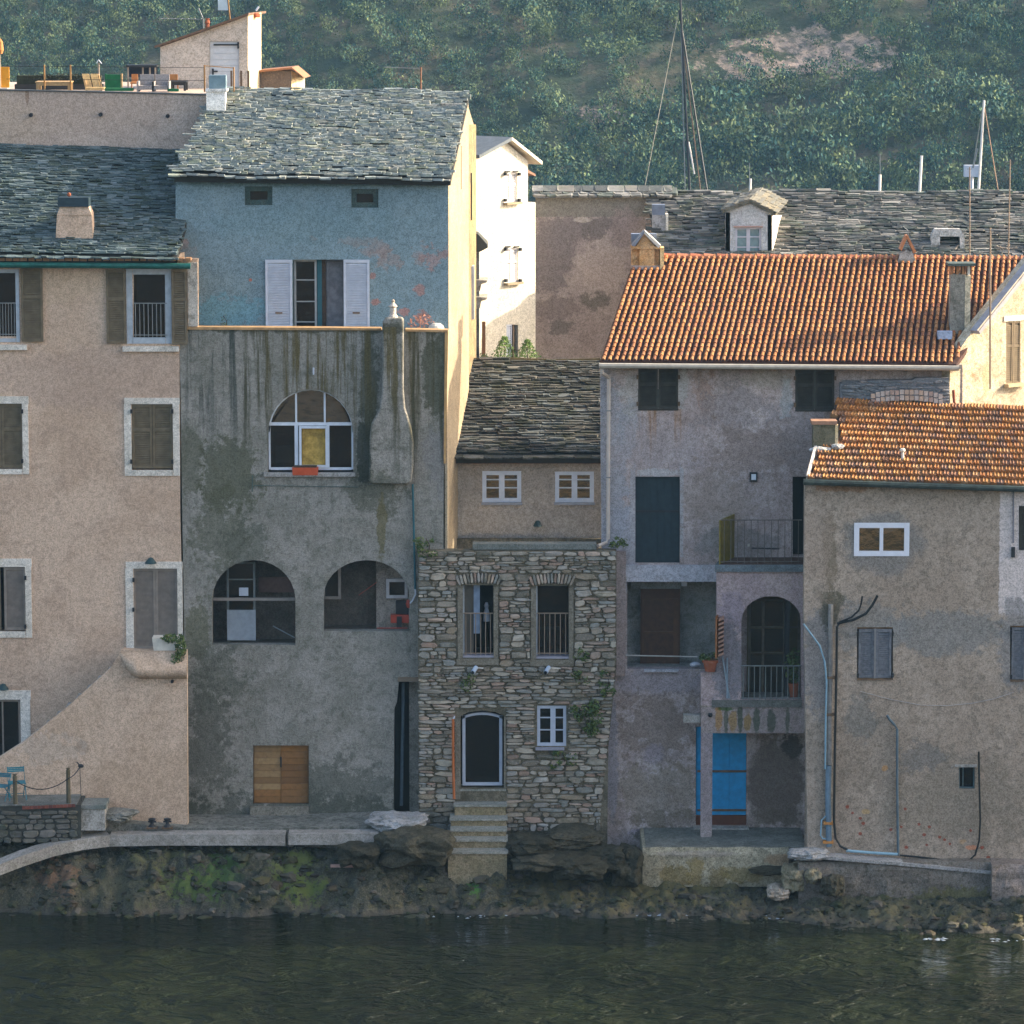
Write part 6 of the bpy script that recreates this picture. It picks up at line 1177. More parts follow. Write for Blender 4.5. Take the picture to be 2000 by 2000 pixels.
def win6(x0, y0, x1, y1):
    mb = MB(); mb.wbox(B6, x0, y0, x1, y0 + 3, -.12, -.02); mb.wbox(B6, x0, y1 - 3, x1, y1, -.12, .03); w = mb.build("window", RUSTY, h6); xm = (x0 + x1) / 2
    shutter(w, B6, x0 + 3, y0 + 4, xm - 1.5, y1 - 4, OLDSH, d=-.07, mid=False, slat=.05); shutter(w, B6, xm + 1.5, y0 + 4, x1 - 3, y1 - 4, OLDSH, d=-.05, mid=False, slat=.05)
    mb = MB(); mb.wbox(B6, xm - 1.8, y0 + 3, xm + 1.8, y1 - 3, -.04, .0); mb.build("cover_strip", paint("pale_strip", (.22, .21, .20), .8), w); hinge(w, B6, [(x0 + 1, y0 + 12), (x1 - 1, y0 + 12), (x0 + 1, y1 - 10), (x1 - 1, y1 - 10)]); dark_back(h6, B6, x0 - 1, y0 - 1, x1 + 1, y1 + 1, -.8)
win6(1674, 1225, 1744, 1328); win6(1973, 1222, 2030, 1331)
mb = MB(); mb.wbox(B6, 1990, 1070, 2050, 1074, -.1, .02); w = mb.build("window", IRON, h6); shutter(w, B6, 1991, 989, 2030, 1073, DARKSH, d=-.04, slat=.05); dark_back(h6, B6, 1988, 986, 2052, 1076, -.8)
mb = MB(); frame_bars(mb, B6, 1873, 1498, 1904, 1541, 2.5, -.16, -.1, vb=(1882,), bw=2); w = mb.build("window", paint("teal_grey_bars", (.10, .15, .15), .6), h6); pane(w, B6, 1875, 1500, 1902, 1539, -.2, GLASSD); dark_back(h6, B6, 1871, 1496, 1906, 1543, -.8)
mb = MB(); mb.wbox(B6, 1865, 1493, 1908, 1498, 0, .04); mb.build("lintel", CONC, w)
mb = MB(); mb.tube([B6.P(1979, 955, .03), B6.P(1979, 1060, .03)], .02); mb.build("wall_cable", paint("grey_cable", (.2, .2, .22), .6), h6); mb = MB(); mb.wbox(B6, 1975, 1068, 1982, 1088, 0, .06); mb.build("hook", IRON, h6)
# roof of ribbed tiles
OT = pieces_mat("ribbed_orange_tile", [(.42, .195, .06), (.45, .225, .075), (.37, .155, .05), (.40, .20, .085), (.28, .14, .08), (.46, .26, .12), (.22, .13, .09), (.40, .175, .055)], .75, .25, .004, 11, (.13, .10, .075), .5, mthr=.56)
def ribbed(seed):
    rnd = random.Random(seed); xs_ = [-.5, -.40, -.30, -.12, .02, .12, .30, .42, .5]; zs = [.2, .62, .2, .1, .55, .2, .1, .1, .2]; j = rnd.uniform(-.06, .06)
    vs = [(x, 0, z + .85 + j) for x, z in zip(xs_, zs)] + [(x, 1, z * .5) for x, z in zip(xs_, zs)] + [(x, 0, 0) for x in xs_]; n = 9
    return vs, [(i, i + 1, n + i + 1, n + i) for i in range(n - 1)] + [(2 * n + i, 2 * n + i + 1, i + 1, i) for i in range(n - 1)]
RIB = [ribbed(i) for i in range(6)]
E0, E1, R1, R0 = P(1577, 937, -2.62), P(2060, 952, -2.62), P(2060, 796, -.12), P(1636, 779, -.12)
n6 = (E1 - E0).cross(R0 - E0).normalized(); n6 = n6 if n6.z > 0 else -n6
mb = MB(); mb.poly([E0, E0.lerp(E1, 2.95), R0.lerp(R1, 2.95), R0], n6 * -.12); rr = mb.build("roof", paint("shadowed_tile_bed", (.08, .05, .035), .9), h6); ms = []; NC, NR = 34, 13  # roof bed runs on out of view, added to shade the shore
for j in range(NR):
    for c in range(NC):
        u = (c + .5 + (.5 if j % 2 else 0)) / NC
        if u > 1: continue
        a = E0.lerp(E1, u); b = R0.lerp(R1, u); p = a.lerp(b, (j - .15) / NR); d = (b - a).normalized(); uu = d.cross(n6).normalized(); X, Y = proj(p)
        if X > 2035 or (X < 1640 and 820 < Y < 872): continue
        ms.append((random.randrange(6), frame_m(p + n6 * (.005 + U(0, .008)) + n6 * .03 * noise.noise(p), (uu + d * U(-.02, .02)).normalized(), d, n6, (E1 - E0).length / NC * 1.01, (R0 - E0).length / NR * 1.16, .10)))
pieces(rr, "tile", "tiles", RIB, ms, OT)
mb = MB(); mb.tube([P(1569, 941, -2.72), P(2060, 957, -2.72)], .075, 8); mb.build("gutter", paint("green_black_gutter", (.045, .06, .05), .8, .5, 5), h6)
mb = MB(); mb.poly([P(1574, 935, -2.65), P(1590, 876, -1.7), P(1595, 876, -1.7), P(1580, 936, -2.65)], n6 * .09); mb.build("verge_mortar", plaster("white_verge", (.6, .55, .5), (.68, .62, .55)), rr)
PB = Plane(-.02); STM = pieces_mat("grey_ridge_stone", [(.17, .19, .20), (.23, .24, .25), (.12, .14, .15), (.30, .29, .28)], .9, .3, .02, 6, (.25, .22, .2), .4)
mb = MB(); mb.wpoly(PB, [(1640, 800), (1640, 748), (1700, 742), (1780, 742), (1790, 737), (1852, 737), (1856, 800)], -.15, .1); pb = mb.build("ridge_wall", STM, h6)
masonry(pb, PB, 1642, 742, 1854, 792, 5, 8, 14, 40, STM, prot=.05, limit=80, d0=.1)
for i in range(15):
    x = 1700 + i * 9.4; y = 771 - 9 * math.sin((i + 1) / 16 * math.pi) + U(-1.5, 1.5); mb = MB()
    for j in range(2): mb.wbox(PB, x, y + j * 11 - 2, x + 8, y + j * 11 + 7, .1, .17 + j * .05)
    mb.build("patch_tile", pieces_mat("pale_patch_tile", [(.5, .36, .26), (.5, .42, .36), (.42, .3, .24)], .8, .2), pb)
CH = Plane(-1.7); t = thing("stub_chimney", CH.P(1612, 868), "squat mossy chimney block on the left edge of the orange roof", "chimney"); mb = MB(); mb.wbox(CH, 1588, 829, 1631, 884, -.35, 0); mb.build("stack", plaster("mossy_stack", (.10, .095, .06), (.14, .13, .09), scale=3), t); mb = MB(); mb.wbox(CH, 1585, 822, 1635, 829, -.42, .05); mb.build("cap", paint("clay_cap", (.36, .2, .12), .8, .3), t)
mb = MB(); mb.wbox(CH, 1631.2, 830, 1637, 870, -.35, .0); mb.build("painted_sun_side", plaster("painted_sun_stub", (.5, .4, .22), (.55, .45, .3)), t); mb = MB(); rockmesh(mb, CH.P(1600, 878, .05), (.25, .1, .08), 3, 2, .4); rockmesh(mb, CH.P(1637, 872, .02), (.16, .1, .07), 5, 2, .4); mb.build("mortar_rubble", plaster("rubble_mortar", (.4, .4, .4), (.5, .48, .44), scale=4, dirtamt=.6), t)  # brighter slab paints sunlight on the stack's right face
q = P(1764, 905, -2.0); t = thing("vent_pipe", q, "short white vent pipe on the orange roof", "pipe"); mb = MB(); mb.tube([q, q + Vector((-.02, 0, .28))], .035, 8); mb.lathe(q + Vector((-.02, 0, .28)), [(.06, 0), (.075, .04), (.05, .08)], 10); mb.build("pipe", IVORY, t)
# pipes and hoses on the brown wall
def pipe(label, px, r, mat, name="pipe", clips=(), pl=B6, d=.06, cat="pipe"):
    a = pl.P(*px[-1], d); t = thing("wall_pipe" if cat == "pipe" else "cable", a, label, cat); mb = MB(); mb.tube([pl.P(x, y, d) for x, y in px], r, 8); mb.build(name, mat, t)
    for x, y, m in clips: c = pl.P(x, y, 0); mb = MB(); mb.box(c.x - r * 1.8, c.x + r * 1.8, c.y - d - r * 1.2, c.y, c.z - .03, c.z + .03); mb.build("clip", m, t)
OCL = paint("orange_clip", (.45, .2, .05), .7); BPI = paint("blue_grey_pipe2", (.15, .22, .27), .5, .2); LBL = paint("light_blue_pipe", (.22, .36, .43), .5, .15)
pipe("thick grey and beige waste pipe down the left side of the brown wall", [(1622, 1180), (1622, 1310), (1620, 1400), (1620, 1492)], .062, paint("beige_grey_pipe", (.26, .235, .20), .7, .3), clips=((1622, 1322, RUSTY), (1621, 1394, RUSTY)))
pipe("thick blue grey waste pipe continuing down to the quay", [(1618, 1494), (1617, 1560), (1618, 1605), (1619, 1652)], .07, BPI, clips=((1618, 1606, OCL), (1617, 1643, OCL)))
pipe("thin light blue pipe slanting from the arched bay and down beside the waste pipe", [(1569, 1217), (1583, 1236), (1600, 1259), (1610, 1290), (1614, 1330), (1612, 1400), (1611, 1500)], .022, LBL, d=.12)
pipe("black cable bundle running down the corner of the brown wall", [(1655, 1208), (1640, 1213), (1634, 1222), (1633, 1300), (1630, 1450), (1628, 1600), (1631, 1635), (1640, 1650), (1654, 1657)], .03, CABLE, "cable", d=.14, cat="cable")
pipe("long black cable end curling up to the right under the white framed window", [(1634, 1216), (1665, 1209), (1690, 1197), (1703, 1180), (1713, 1161)], .032, CABLE, "cable", d=.14, cat="cable")
pipe("short black cable end curling up under the white framed window", [(1640, 1212), (1662, 1203), (1676, 1190), (1681, 1176), (1683, 1162)], .022, CABLE, "cable", d=.18, cat="cable")
pipe("light blue horizontal pipe along the foot of the brown wall", [(1652, 1659), (1700, 1663), (1752, 1666)], .035, LBL, d=.14)
pipe("dark blue grey pipe with a bent top in the middle of the brown wall", [(1732, 1396), (1737, 1404), (1746, 1414), (1752, 1424), (1752, 1540), (1754, 1670)], .032, paint("dark_blue_pipe", (.09, .13, .15), .5, .2))
pipe("black hose hanging in a long loop at the right of the brown wall", [(1911, 1467), (1912, 1530), (1914, 1600), (1912, 1640), (1904, 1668), (1890, 1681), (1860, 1681), (1800, 1673), (1757, 1669)], .024, CABLE, "hose", d=.08, cat="cable")
pipe("thin blue hose loop beside the foot of the waste pipe", [(1612, 1592), (1604, 1600), (1602, 1630), (1606, 1636), (1613, 1637)], .018, LBL, "hose", d=.1, cat="cable")
pipe("thin pale wire sagging across the brown wall under the grey shutters", [(1680, 1350), (1740, 1366), (1800, 1377), (1850, 1378), (1900, 1373), (1940, 1365), (1980, 1352)], .006, paint("pale_wire", (.4, .38, .36), .6), "wire", d=.02, cat="cable")

# ================================================================== rubble stone house
S4 = Plane(-.35)
h4 = thing("rubble_house", S4.P(1000, 1600), "narrow bare rubble stone house with two tall windows, glazed door and steps", "house")
lw = rc(904, 1143, 964, 1284); rw2 = rc(1047, 1144, 1111, 1286); dr = [(900, 1540), (900, 1398), (915, 1391), (942, 1388), (968, 1391), (984, 1398), (984, 1540)]; sw = rc(1049, 1378, 1106, 1457)
BED = plaster("dark_mortar", (.11, .098, .07), (.17, .15, .11), (.05, .05, .033), scale=2, bump=.03)
cw = wall("stone_wall", BED, h4, S4, [(816, 1076), (1204, 1076), (1204, 1300), (1188, 1460), (1186, 1660), (818, 1660)], [lw, rw2, dr, sw], thick=.4)
body(h4, BED, S4, 818, 1186, S4.at(1000, 1085)[1], 2.8); ZT = S4.at(1000, 1100)[1]
mb = MB(); mb.box(S4.P(818, 1300).x, S4.P(1200, 1300).x + .3, .06, 2.55, ZT - .5, ZT - .4); mb.build("roof_terrace", CONC, h4)
mb = MB(); mb.wbox(S4, 923, 1063, 1165, 1074, -.45, -.05); mb.build("coping", plaster("grey_green_coping", (.12, .135, .125), (.15, .16, .15), scale=2), h4)
STN = pieces_mat("rubble_house_stone", [(.33, .29, .22), (.42, .38, .29), (.24, .21, .155), (.47, .42, .33), (.30, .30, .25), (.17, .16, .12), (.46, .35, .26), (.33, .34, .30), (.29, .235, .155), (.43, .40, .34), (.50, .43, .32), (.38, .26, .185)], .92, .35, .022, 6, (.045, .05, .025), .45)
HOL4 = [(892, 974, 1120, 1299), (1036, 1121, 1120, 1301), (889, 988, 1384, 1700), (1045, 1109, 1375, 1466)]
masonry(cw, S4, 817, 1077, 1203, 1612, 6.5, 15, 13, 38, STN, HOL4, hfun=lambda y: U(4.5, 8.5) if 1312 < y < 1455 else U(6, 15.5), right=lambda y: 1203 if y < 1300 else 1203 - (y - 1300) * .1, prot=.075)
def voussoirs(x0, x1, yb, yt, n, spread):
    for i in range(n):
        f = (i + .5) / n - .5; xa = (x0 + x1) / 2 + f * (x1 - x0 - 4); ya = yb + abs(f) ** 2 * 16; c = S4.P(xa, ya, .0); an = -f * spread
        up_ = Vector((-math.sin(an), 0, math.cos(an))); side = Vector((math.cos(an), 0, math.sin(an)))
        vs, fs = STONES[i % 12]; M = frame_m(c + up_ * .12, side, up_, S4.N, (x1 - x0) / n / 80 * .9, .27, .09); mb = MB(); mb.add([M @ Vector(v) for v in vs], fs); mb.build("voussoir", STN, cw)
voussoirs(894, 976, 1138, 1120, 13, .9); voussoirs(1037, 1119, 1139, 1120, 13, .9)
MOR = plaster("window_mortar", (.155, .14, .11), (.19, .175, .14), (.10, .09, .065), scale=3)
for l in (lw, rw2):
    x0, y0, x1, y1 = l[0][0], l[0][1], l[2][0], l[2][1]
    mb = MB(); mb.wbox(S4, x0 - 10, y0 + 4, x0, y1 + 2, .002, .05); mb.wbox(S4, x1, y0 + 4, x1 + 9, y1 + 2, .002, .05); mb.wbox(S4, x0 - 12, y1 + 2.2, x1 + 10, y1 + 14, .002, .06); mb.build("mortar_reveal", MOR, h4)
    dark_back(h4, S4, x0 - 2, y0 - 1, x1 + 2, y1 + 2, -1.6)
    mb = MB(); mb.wbox(S4, x0, y1 - 4, x1, y1, -.3, .03); w = mb.build("window", paint("lilac_sill", (.28, .27, .30), .7), h4); mb = MB(); mb.wbox(S4, x0, y0, x0 + 3, y1 - 4, -.2, -.12); mb.build("jamb", PALEF, w)
    railing(w, S4, x0 + 1, x1 - 1, 1198, 1280, 6, -.02, paint("rust_beige_rail", (.27, .20, .14), .7), r=.010)
    if x0 < 1000:
        mb = MB(); mb.wbox(S4, 925, 1140, 937, 1240, -.28, -.2); mb.build("sash", paint("blue_frame", (.22, .28, .36), .6), w); pane(w, S4, 906, 1145, 925, 1280, -.25, glassy("grey_curtained_glass", (.09, .09, .08), .1, 1.6)); mb = MB(); mb.lathe(S4.P(950, 1205, -.6), [(.09, -.2), (.07, .0), (.04, .12), (.06, .18), (.03, .26)], 10); mb.build("ornament", GREYSH, h4)
    else: pane(w, S4, x0 + 3, y0 + 2, x1 - 1, y1 - 5, -.3, GLASSD); mb = MB(); mb.wbox(S4, 1050, 1232, 1095, 1238, -.7, -.6); mb.build("shelf", paint("blue_frame", (.22, .28, .36), .6), h4)
# arched glazed door
mb = MB(); mb.wbox(S4, 903, 1400, 909, 1536, -.2, -.12); mb.wbox(S4, 975, 1400, 981, 1536, -.2, -.12); mb.wbox(S4, 909, 1530, 975, 1536, -.2, -.12)
for i in range(8):
    a0, a1 = -1 + i / 4, -1 + (i + 1) / 4; f = lambda a, e: (942 + a * 39, 1393 + 8 * a * a + e)
    mb.wpoly(S4, [f(a0, 0), f(a1, 0), f(a1, 5), f(a0, 5)], -.2, -.12)
dd = mb.build("door", paint("lilac_white_frame", (.42, .46, .52), .5, .1), h4); mb = MB(); mb.wpoly(S4, [(909, 1530), (909, 1402), (925, 1398), (942, 1397), (959, 1398), (975, 1402), (975, 1530)], -.17, -.155); mb.build("pane", GLASSD, dd); dark_back(h4, S4, 898, 1386, 986, 1542, -1.6)
mb = MB(); mb.wbox(S4, 889, 1402, 899, 1560, .0, .05); mb.wbox(S4, 984.5, 1400, 988, 1540, .0, .04); mb.build("door_surround", MOR, h4)
t = thing("orange_pole", S4.P(886, 1557, .1), "upright orange pole standing left of the arched glazed door", "pole"); mb = MB(); mb.tube([S4.P(885, 1402, .14), S4.P(885, 1480, .16), S4.P(887, 1558, .14)], .033, 8); mb.build("pole", paint("orange_plastic", (.42, .12, .03), .6, .15), t); mb = MB(); mb.tube([S4.P(888, 1398, .08), S4.P(885, 1404, .14)], .02, 6); mb.build("hook", GREYSH, t)
w = window(h4, S4, 1049, 1378, 1106, 1457, w=6, fm=paint("lilac_white_frame", (.42, .46, .52), .5, .1), vb=(1080,), hb=(1402, 1426), bw=10, d=-.06, gm=GLASSD); dark_back(h4, S4, 1047, 1376, 1108, 1459, -.9)
mb = MB(); mb.wbox(S4, 1046, 1459, 1102, 1464, .0, .1); mb.build("sill", paint("lilac_sill", (.28, .27, .30), .7), w)
for x, lab in ((926, "small white security lamp under the left tall window of the stone house"), (1068, "small white security lamp under the right tall window of the stone house")):
    c = S4.P(x, 1306, .1); t = thing("security_lamp", c, lab, "lamp", "security lamps on the stone house"); mb = MB(); mb.tube([c + Vector((.05, .06, .04)), c + Vector((-.03, -.12, -.05))], .055, 10); mb.build("head", paint("blue_white_lamp", (.42, .5, .58), .4, .1), t); mb = MB(); mb.tube([c + Vector((-.032, -.125, -.053)), c + Vector((-.04, -.14, -.06))], .042, 10); mb.build("lens", IRON, t); mb = MB(); mb.tube([c + Vector((.05, .04, .03)), c + Vector((.35, .06, .01))], .018, 6); mb.build("arm", IVORY, t)
# steps
st = thing("stone_steps", S4.P(935, 1690, 1.8), "flight of worn stone steps from the glazed door to the rocks", "steps")
STP = plaster("worn_step_stone", (.20, .165, .10), (.26, .215, .14), (.08, .09, .05), scale=2.2, dirtamt=.45, bump=.02)
yt = [(1541, 897, 986, -.33), (1572, 888, 988, -.75), (1599, 881, 989, -1.15), (1620, 882, 988, -1.55), (1640, 879, 989, -1.95), (1664, 875, 990, -2.4)]
for i, (y, x0, x1, Y) in enumerate(yt):
    a0, b0 = P(x0, y, Y), P(x1, y + 1, Y); zb = P(x0, yt[i + 1][0] if i < 5 else 1700, yt[i + 1][3] if i < 5 else Y).z - .1; zb = min(zb, a0.z - .1)
    mb = MB(); mb.box(a0.x, b0.x, Y, Y + .62, zb - .3, a0.z - .045); s_ = mb.build("riser_block", STP, st); mb = MB(); mb.box(a0.x - .03, b0.x + .03, Y - .04, Y + .60, a0.z - .044, a0.z); mb.build("tread", plaster("tread_slab", (.22, .225, .2), (.27, .27, .24), (.1, .11, .08), scale=3), s_)
# creepers and wall plants
def creeper(name, label, px, py, rx, rz, n, Y=-.42, size=.05, dep=.12):
    c = P(px, py, Y); t = thing(name, c, label, "plant"); mb = MB(); rx2, rz2 = rx / 80, rz / 80
    for i in range(9): q = c + Vector((U(-.8, .8) * rx2, U(-.3, .3) * dep, U(-.9, .7) * rz2)); s_ = U(.22, .55); leaves(mb, q, (rx2 * s_, dep * .8, rz2 * s_ * U(.7, 1.5)), n // 9, size * U(.7, 1.1), shell=.0)
    mb.build("leaves", LEAF, t); mb = MB(); mb.tube([c + Vector((0, .05, -rz / 80)), c + Vector((.04, 0, 0)), c + Vector((-.05, .02, rz / 100))], .012, 5); mb.build("stem", WOODD, t)
creeper("creeper", "bright green leafy creeper at the right side of the stone house wall", 1148, 1400, 36, 34, 620, Y=-.5)
creeper("wall_plant", "loose green wall plant below the small white window of the stone house", 1100, 1482, 26, 18, 190)
creeper("wall_plant", "green tuft on the top left corner of the stone house", 836, 1066, 22, 18, 260)
creeper("wall_plant", "round green tuft at the top right corner of the stone house by the down pipe", 1209, 1057, 17, 10, 200, Y=-.2)
creeper("wall_plant", "dark ivy strand under the left security lamp", 916, 1332, 14, 22, 130)
creeper("wall_plant", "small green tuft right of the right tall stone window", 1138, 1277, 16, 12, 120)
creeper("wall_plant", "dark green growth at the right edge of the stone wall beside the mauve house", 1186, 1330, 16, 26, 190)
creeper("wall_plant", "sparse green creeper on the right of the stone wall at mid height", 1130, 1322, 20, 14, 130)
creeper("wall_plant", "small leafy weed growing at the left end of the grey terrace parapet", 372, 634, 16, 8, 90, Y=.7, size=.035)
creeper("wall_plant", "thin weed stalks on the grey parapet beside the pale left shutter", 440, 628, 8, 14, 40, Y=.8, size=.03)
t = thing("dry_weed", P(822, 628, .8), "dry reddish weed on the parapet right of the chimney pot", "plant"); mb = MB(); leaves(mb, P(822, 628, .8), (.34, .06, .2), 120, .035, shell=0); mb.build("stalks", paint("dry_red_weed", (.35, .15, .09), .9), t)
t = thing("plastic_basin", P(852, 640, .8), "pale upturned basin on the parapet near the lit flank", "basin"); mb = MB(); mb.lathe(P(852, 642, .8), [(.2, 0), (.17, .08), (.1, .13), (.02, .14)], 14); mb.build("basin", IVORY, t)

# ================================================================== quay blocks and boulders
QB = Plane(-2.05)
t = thing("landing_block", P(1400, 1728, -2.05), "long lichen stained masonry landing block below the blue door", "landing"); YM = plaster("lichen_masonry", (.30, .275, .20), (.40, .365, .27), (.07, .07, .045), var=.8, scale=2.0, dirtamt=.6, bump=.06, Y=-2.05, patches=[(1320, 1710, 30, 24, (.20, .15, .05), .7, .4), (1360, 1700, 16, 34, (.22, .17, .06), .7, .4), (1400, 1715, 20, 30, (.17, .13, .05), .7, .4), (1460, 1705, 50, 16, (.20, .16, .06), .7, .4), (1520, 1680, 26, 12, (.32, .22, .13), .7, .3), (1360, 1668, 90, 6, (.30, .27, .23), .7, .3)])
mb = MB(); zt = P(1400, 1656, -2.05).z; zb = P(1400, 1732, -2.05).z
def jag(mb, x0, x1, Y0, Y1, z0, z1, n=14, amp=.05):
    """block with an uneven front and broken edges"""
    vs = []; fs = []; K = 6
    for i in range(n + 1):
        x = x0 + (x1 - x0) * i / n
        for j in range(K + 1):
            z = z0 + (z1 - z0) * j / K; nn = noise.fractal(Vector((x * 1.7, z * 2.3, Y0)), .8, 2, 3) * amp
            vs.append((x, Y0 + nn - (.04 if 0 < j < K else 0) + (.05 if j == K else 0), z + (noise.noise(Vector((x * 2, 7, z))) * amp * .5 if j == K else 0)))
        vs += [(x, Y1, z1 + noise.noise(Vector((x * 1.5, 2, 2))) * amp * .3), (x, Y1, z0)]
    S_ = K + 3
    for i in range(n):
        for j in range(S_): fs.append((i * S_ + j, (i + 1) * S_ + j, (i + 1) * S_ + (j + 1) % S_, i * S_ + (j + 1) % S_))
    fs += [tuple(range(S_))[::-1], tuple(n * S_ + j for j in range(S_))]; mb.add(vs, fs)
jag(mb, P(1255, 1690, -2.05).x, P(1540, 1690, -2.05).x, -2.05, .18, zb, zt, 40); mb.build("body", YM, t)
mb = MB(); jag(mb, P(1262, 1690, -2.05).x, P(1574, 1690, -2.05).x, -1.93, .17, zt - .05, zt + .015, 30, .02); mb.build("paving", plaster("landing_paving", (.12, .125, .11), (.17, .17, .15), (.07, .08, .06), scale=2, dirtamt=.5), t)
QM = plaster("dark_quay_wall", (.15, .135, .12), (.20, .185, .165), (.06, .06, .045), var=.8, scale=1.8, dirtamt=.6, bump=.06, Y=-2.85, patches=[(1860, 1750, 80, 20, (.13, .13, .04), .6, .4), (1600, 1700, 30, 20, (.20, .175, .15), .6, .4)])
t = thing("quay_wall", P(1740, 1760, -2.85), "low stained quay wall with pale lip under the brown house", "quay"); mb = MB(); jag(mb, P(1560, 1700, -2.85).x, P(1938, 1700, -2.85).x, -2.85, -2.42, P(1700, 1768, -2.85).z, P(1800, 1684, -2.85).z, 46); mb.build("body", QM, t)
mb = MB(); vs = [P(1600, 1672, -2.9), P(1938, 1700, -2.9), P(1938, 1700, -2.43), P(1600, 1672, -2.43)]; mb.poly([P(1590, 1671, -2.92), P(1750, 1684, -2.92), P(1940, 1702, -2.92), P(1940, 1708, -2.92), P(1750, 1690, -2.92), P(1590, 1677, -2.92)], (0, .5, 0)); mb.build("lip", plaster("pale_lip", (.24, .24, .25), (.3, .3, .3), scale=2), t)
t = thing("quay_block", P(1980, 1760, -3.2), "squarish quay block at the right edge with pale rubble top", "block"); mb = MB(); jag(mb, P(1938, 1700, -3.2).x, P(2060, 1700, -3.2).x, -3.15, -2.42, P(1980, 1770, -3.15).z, P(1980, 1690, -3.15).z, 14, .07); mb.build("body", plaster("rosy_quay_block", (.20, .17, .15), (.26, .22, .2), (.09, .08, .06), scale=2, bump=.05), t)
BO = plaster("boulder_stone", (.055, .052, .036), (.09, .082, .058), (.025, .027, .018), var=.8, scale=1.6, dirtamt=.55, bump=.06); BOD = plaster("dark_boulder_stone", (.035, .034, .023), (.06, .056, .038), (.018, .020, .013), var=.8, scale=2, dirtamt=.5, bump=.06); BOL = plaster("lichen_boulder_stone", (.22, .19, .12), (.28, .25, .18), (.10, .10, .04), var=.8, scale=2, dirtamt=.5, bump=.05)
for (x, y, Y, rx, ry, rz, m, lab) in [
    (810, 1652, -2.2, 74, 60, 36, BO, "broad rounded boulder left of the stone steps"), (780, 1604, -1.4, 58, 60, 13, plaster("pale_cap", (.26, .26, .26), (.3, .3, .3)), "pale flat cement cap under the dark alley doorway"),
    (1040, 1650, -1.7, 48, 60, 18, BOD, "dark boulder just right of the stone steps"), (1120, 1635, -1.3, 52, 60, 18, BO, "grey boulder under the right side of the stone house"), (1180, 1675, -1.8, 44, 60, 24, BOD, "brown black boulder left of the landing block"),
    (1050, 1682, -2.4, 46, 50, 13, BO, "flat grey rock at the foot of the steps"), (1225, 1690, -1.9, 32, 60, 34, BOD, "dark rock wedged against the landing block"), (1130, 1690, -2.3, 54, 60, 24, BOD, "low dark rock in front of the stone house"),
    (1550, 1712, -2.5, 24, 40, 24, BOL, "yellowish lichen covered boulder at the end of the landing block"), (1587, 1706, -2.6, 18, 40, 20, BOL, "small mossy boulder under the waste pipes"), (1520, 1742, -2.6, 22, 34, 13, plaster("pale_rock", (.34, .28, .22), (.4, .34, .28), scale=3), "pale flat stone below the landing block"),
    (1500, 1700, -2.2, 36, 20, 8, BOD, "dark slab of stone set in the landing block"), (1580, 1668, -2.6, 40, 30, 10, plaster("pale_cap", (.26, .26, .26), (.3, .3, .3)), "pale rounded cement lump beside the waste pipes"), (1625, 1728, -2.9, 24, 40, 22, BO, "grey boulder with a dark hole beneath the brown house"),
    (700, 1668, -2.4, 40, 50, 22, BOD, "dark rock under the right end of the concrete kerb"), (230, 1592, -1.75, 34, 30, 10, LM, "low lump of cement at the foot of the pink wall")]:
    c = P(x, y, Y); t = thing("boulder", c, lab, "rock"); mb = MB(); rockmesh(mb, c, (rx / 80, ry / 80, rz / 80), x * .01, 4, .30, .35); mb.build("stone", m, t)
# foam where the sea meets the rocks
FO = paint("sea_foam", (.30, .33, .36), .6, .1); mb = MB()
for (x0, x1, y, n_) in ((310, 400, 1782, 90), (480, 515, 1783, 30), (1205, 1340, 1787, 200), (1495, 1560, 1793, 70), (1805, 1845, 1835, 20), (190, 240, 1776, 8), (560, 600, 1772, 6), (820, 1010, 1792, 10), (1930, 2000, 1838, 8)):
    for _ in range(n_):
        x = U(x0, x1); d = ray(x, y + U(-3, 3)); t_ = -CAM.z / d.z; c = CAM + d * t_; r = U(.010, .035); vs = [c + Vector((math.cos(a) * r * U(1, 3), math.sin(a) * r * U(.5, 1), U(.008, .02))) for a in np.linspace(0, 5.5, 7)]; mb.add(vs + [c + Vector((0, 0, .035))], [(i, (i + 1) % 7, 7) for i in range(7)])
tag(mb.build("foam", FO), kind="stuff")

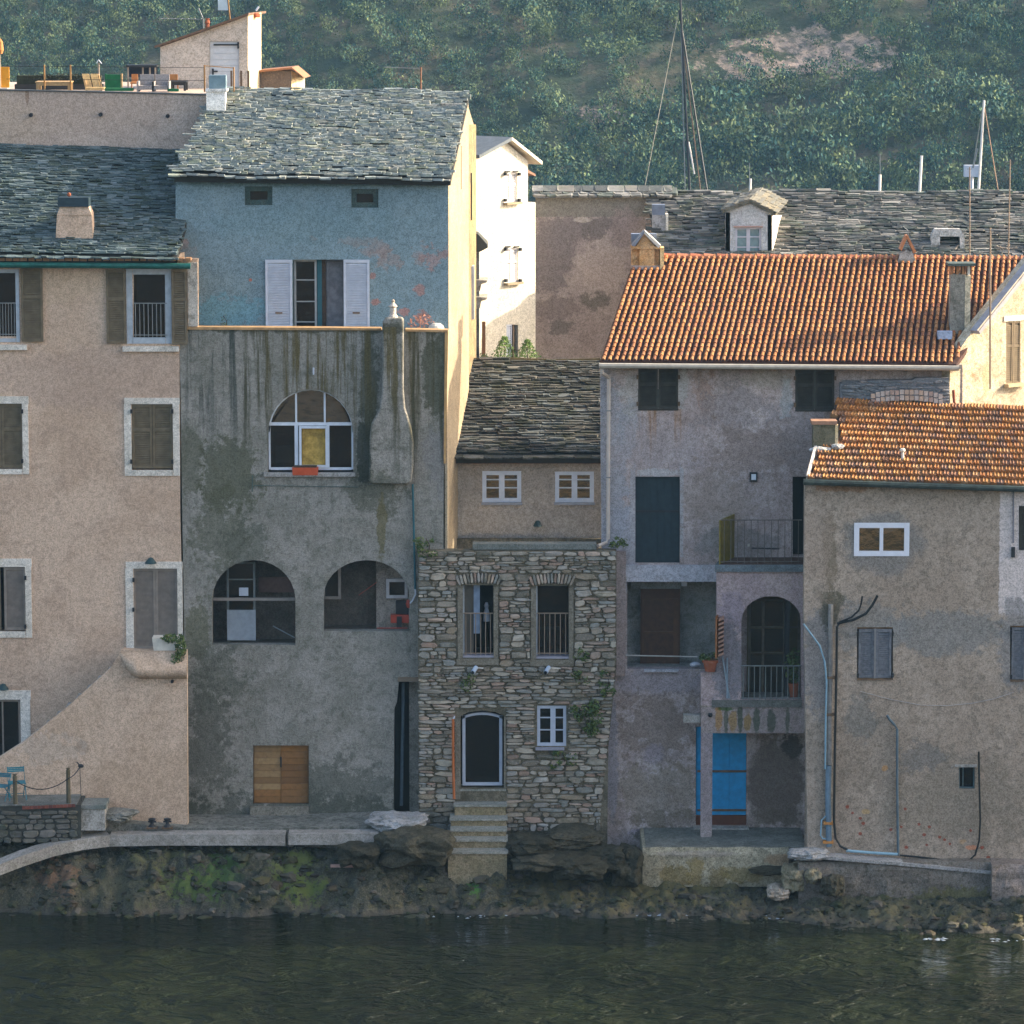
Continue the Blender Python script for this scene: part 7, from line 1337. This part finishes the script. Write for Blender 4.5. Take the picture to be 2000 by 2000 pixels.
# ================================================================== boats in the harbour behind (only their masts show)
def boat(px0, py0, px1, py1, Y, r, mat, label, stays=(), spread=True):
    top, low = P(px1, py1, Y), P(px0, py0, Y); d = (top - low); base = low + d * ((.8 - low.z) / d.z)
    t = thing("sailing_boat", Vector((base.x, base.y, 0)), label, "sailing boat", "sailing boats moored behind the village"); L = max(4.5, (top.z) * .42)
    mb = MB(); vs = []; fs = []; n = 8
    for i in range(9):
        u = i / 8; w = L * .16 * math.sin(math.pi * min(1, u * .75 + .25)) ** .7 if i < 8 else .02
        for j in range(n + 1): a = math.pi * j / n; vs.append(base + Vector((-w * math.cos(a), -L / 2 + L * u, -.8 - .5 * math.sin(a) + (1 if j in (0, n) else .0) * .9 - (0 if j in (0, n) else 0))))
    for i in range(8): fs += [(i * (n + 1) + j, i * (n + 1) + j + 1, (i + 1) * (n + 1) + j + 1, (i + 1) * (n + 1) + j) for j in range(n)] + [(i * (n + 1), (i + 1) * (n + 1), (i + 1) * (n + 1) + n, i * (n + 1) + n)]
    mb.add(vs, fs); mb.build("hull", paint("white_hull", (.7, .7, .7), .3, .05), t)
    mb = MB(); mb.tube([base, top], r, 8, r * .6); mb.build("mast", mat, t); mb = MB(); mb.tube([base + Vector((0, 0, .6)), base + Vector((0, -L * .4, .7))], r * .6); mb.build("boom", mat, t)
    for (xa, ya, xb, yb, rr_, mt) in stays: mb = MB(); mb.tube([P(xa, ya, Y), P(xb, yb, Y)], rr_, 5); mb.build("stay", mt, t)
    return t
DM = paint("dark_spar", (.03, .035, .04), .5); PM = paint("bright_mast", (.75, .68, .60), .4, .05); WR = paint("pale_stay", (.30, .28, .22), .6)
boat(1347, 372, 1322, -140, 90, .075, DM, "tall dark mast with long stays rising above the long slate roof", [(1326, 20, 1381, 372, .045, DM), (1326, 20, 1258, 372, .02, WR), (1330, 40, 1338, 372, .03, STEEL), (1337, 110, 1368, 372, .03, paint("bronze_stay", (.25, .15, .09), .6)), (1345, 277, 1356, 340, .04, PM)])
boat(1911, 376, 1922, 196, 80, .085, PM, "thick white mast with furled sail near the right edge", [(1921, 200, 1900, 326, .02, WR), (1922, 205, 1950, 376, .025, paint("bronze_stay", (.25, .15, .09), .6)), (1909, 290, 1900, 328, .04, STEEL)])
q = P(1898, 350, 80); t = thing("deck_radar", q, "pale box like radar platform beside the thick white mast", "radar"); mb = MB(); mb.box(q.x - .32, q.x + .32, 80, 80.4, q.z + .1, q.z + .6); mb.build("box", GREYSH, t); mb = MB(); mb.tube([q + Vector((0, .2, -2.5)), q + Vector((0, .2, .1))], .1); mb.build("stand", GREYSH, t)
boat(1796, 376, 1800, 304, 85, .10, PM, "short thick white mast over the slate ridge"); boat(1718, 376, 1719, 341, 85, .10, PM, "short white mast with a thin whip aerial on top", [(1719, 342, 1719, 300, .02, STEEL)]); boat(1465, 376, 1466, 349, 95, .09, PM, "smallest white mast end, left of the row above the dormer", [(1464, 349, 1464, 318, .015, STEEL)])
# ------------------------------------------------------------------ sea air: faint haze round everything
k = bpy.data.materials.new("sea_haze"); k.use_nodes = True; nt = k.node_tree; nt.nodes.clear(); o_ = nt.nodes.new("ShaderNodeOutputMaterial"); v_ = nt.nodes.new("ShaderNodeVolumePrincipled")
v_.inputs["Color"].default_value = (.38, .70, 1.0, 1); v_.inputs["Density"].default_value = .00013; v_.inputs["Anisotropy"].default_value = .0; nt.links.new(v_.outputs[0], o_.inputs["Volume"])
mb = MB(); mb.box(-345, 345, -250, 700, -6, 175); hz = mb.build("haze", k); hz["kind"] = "stuff"
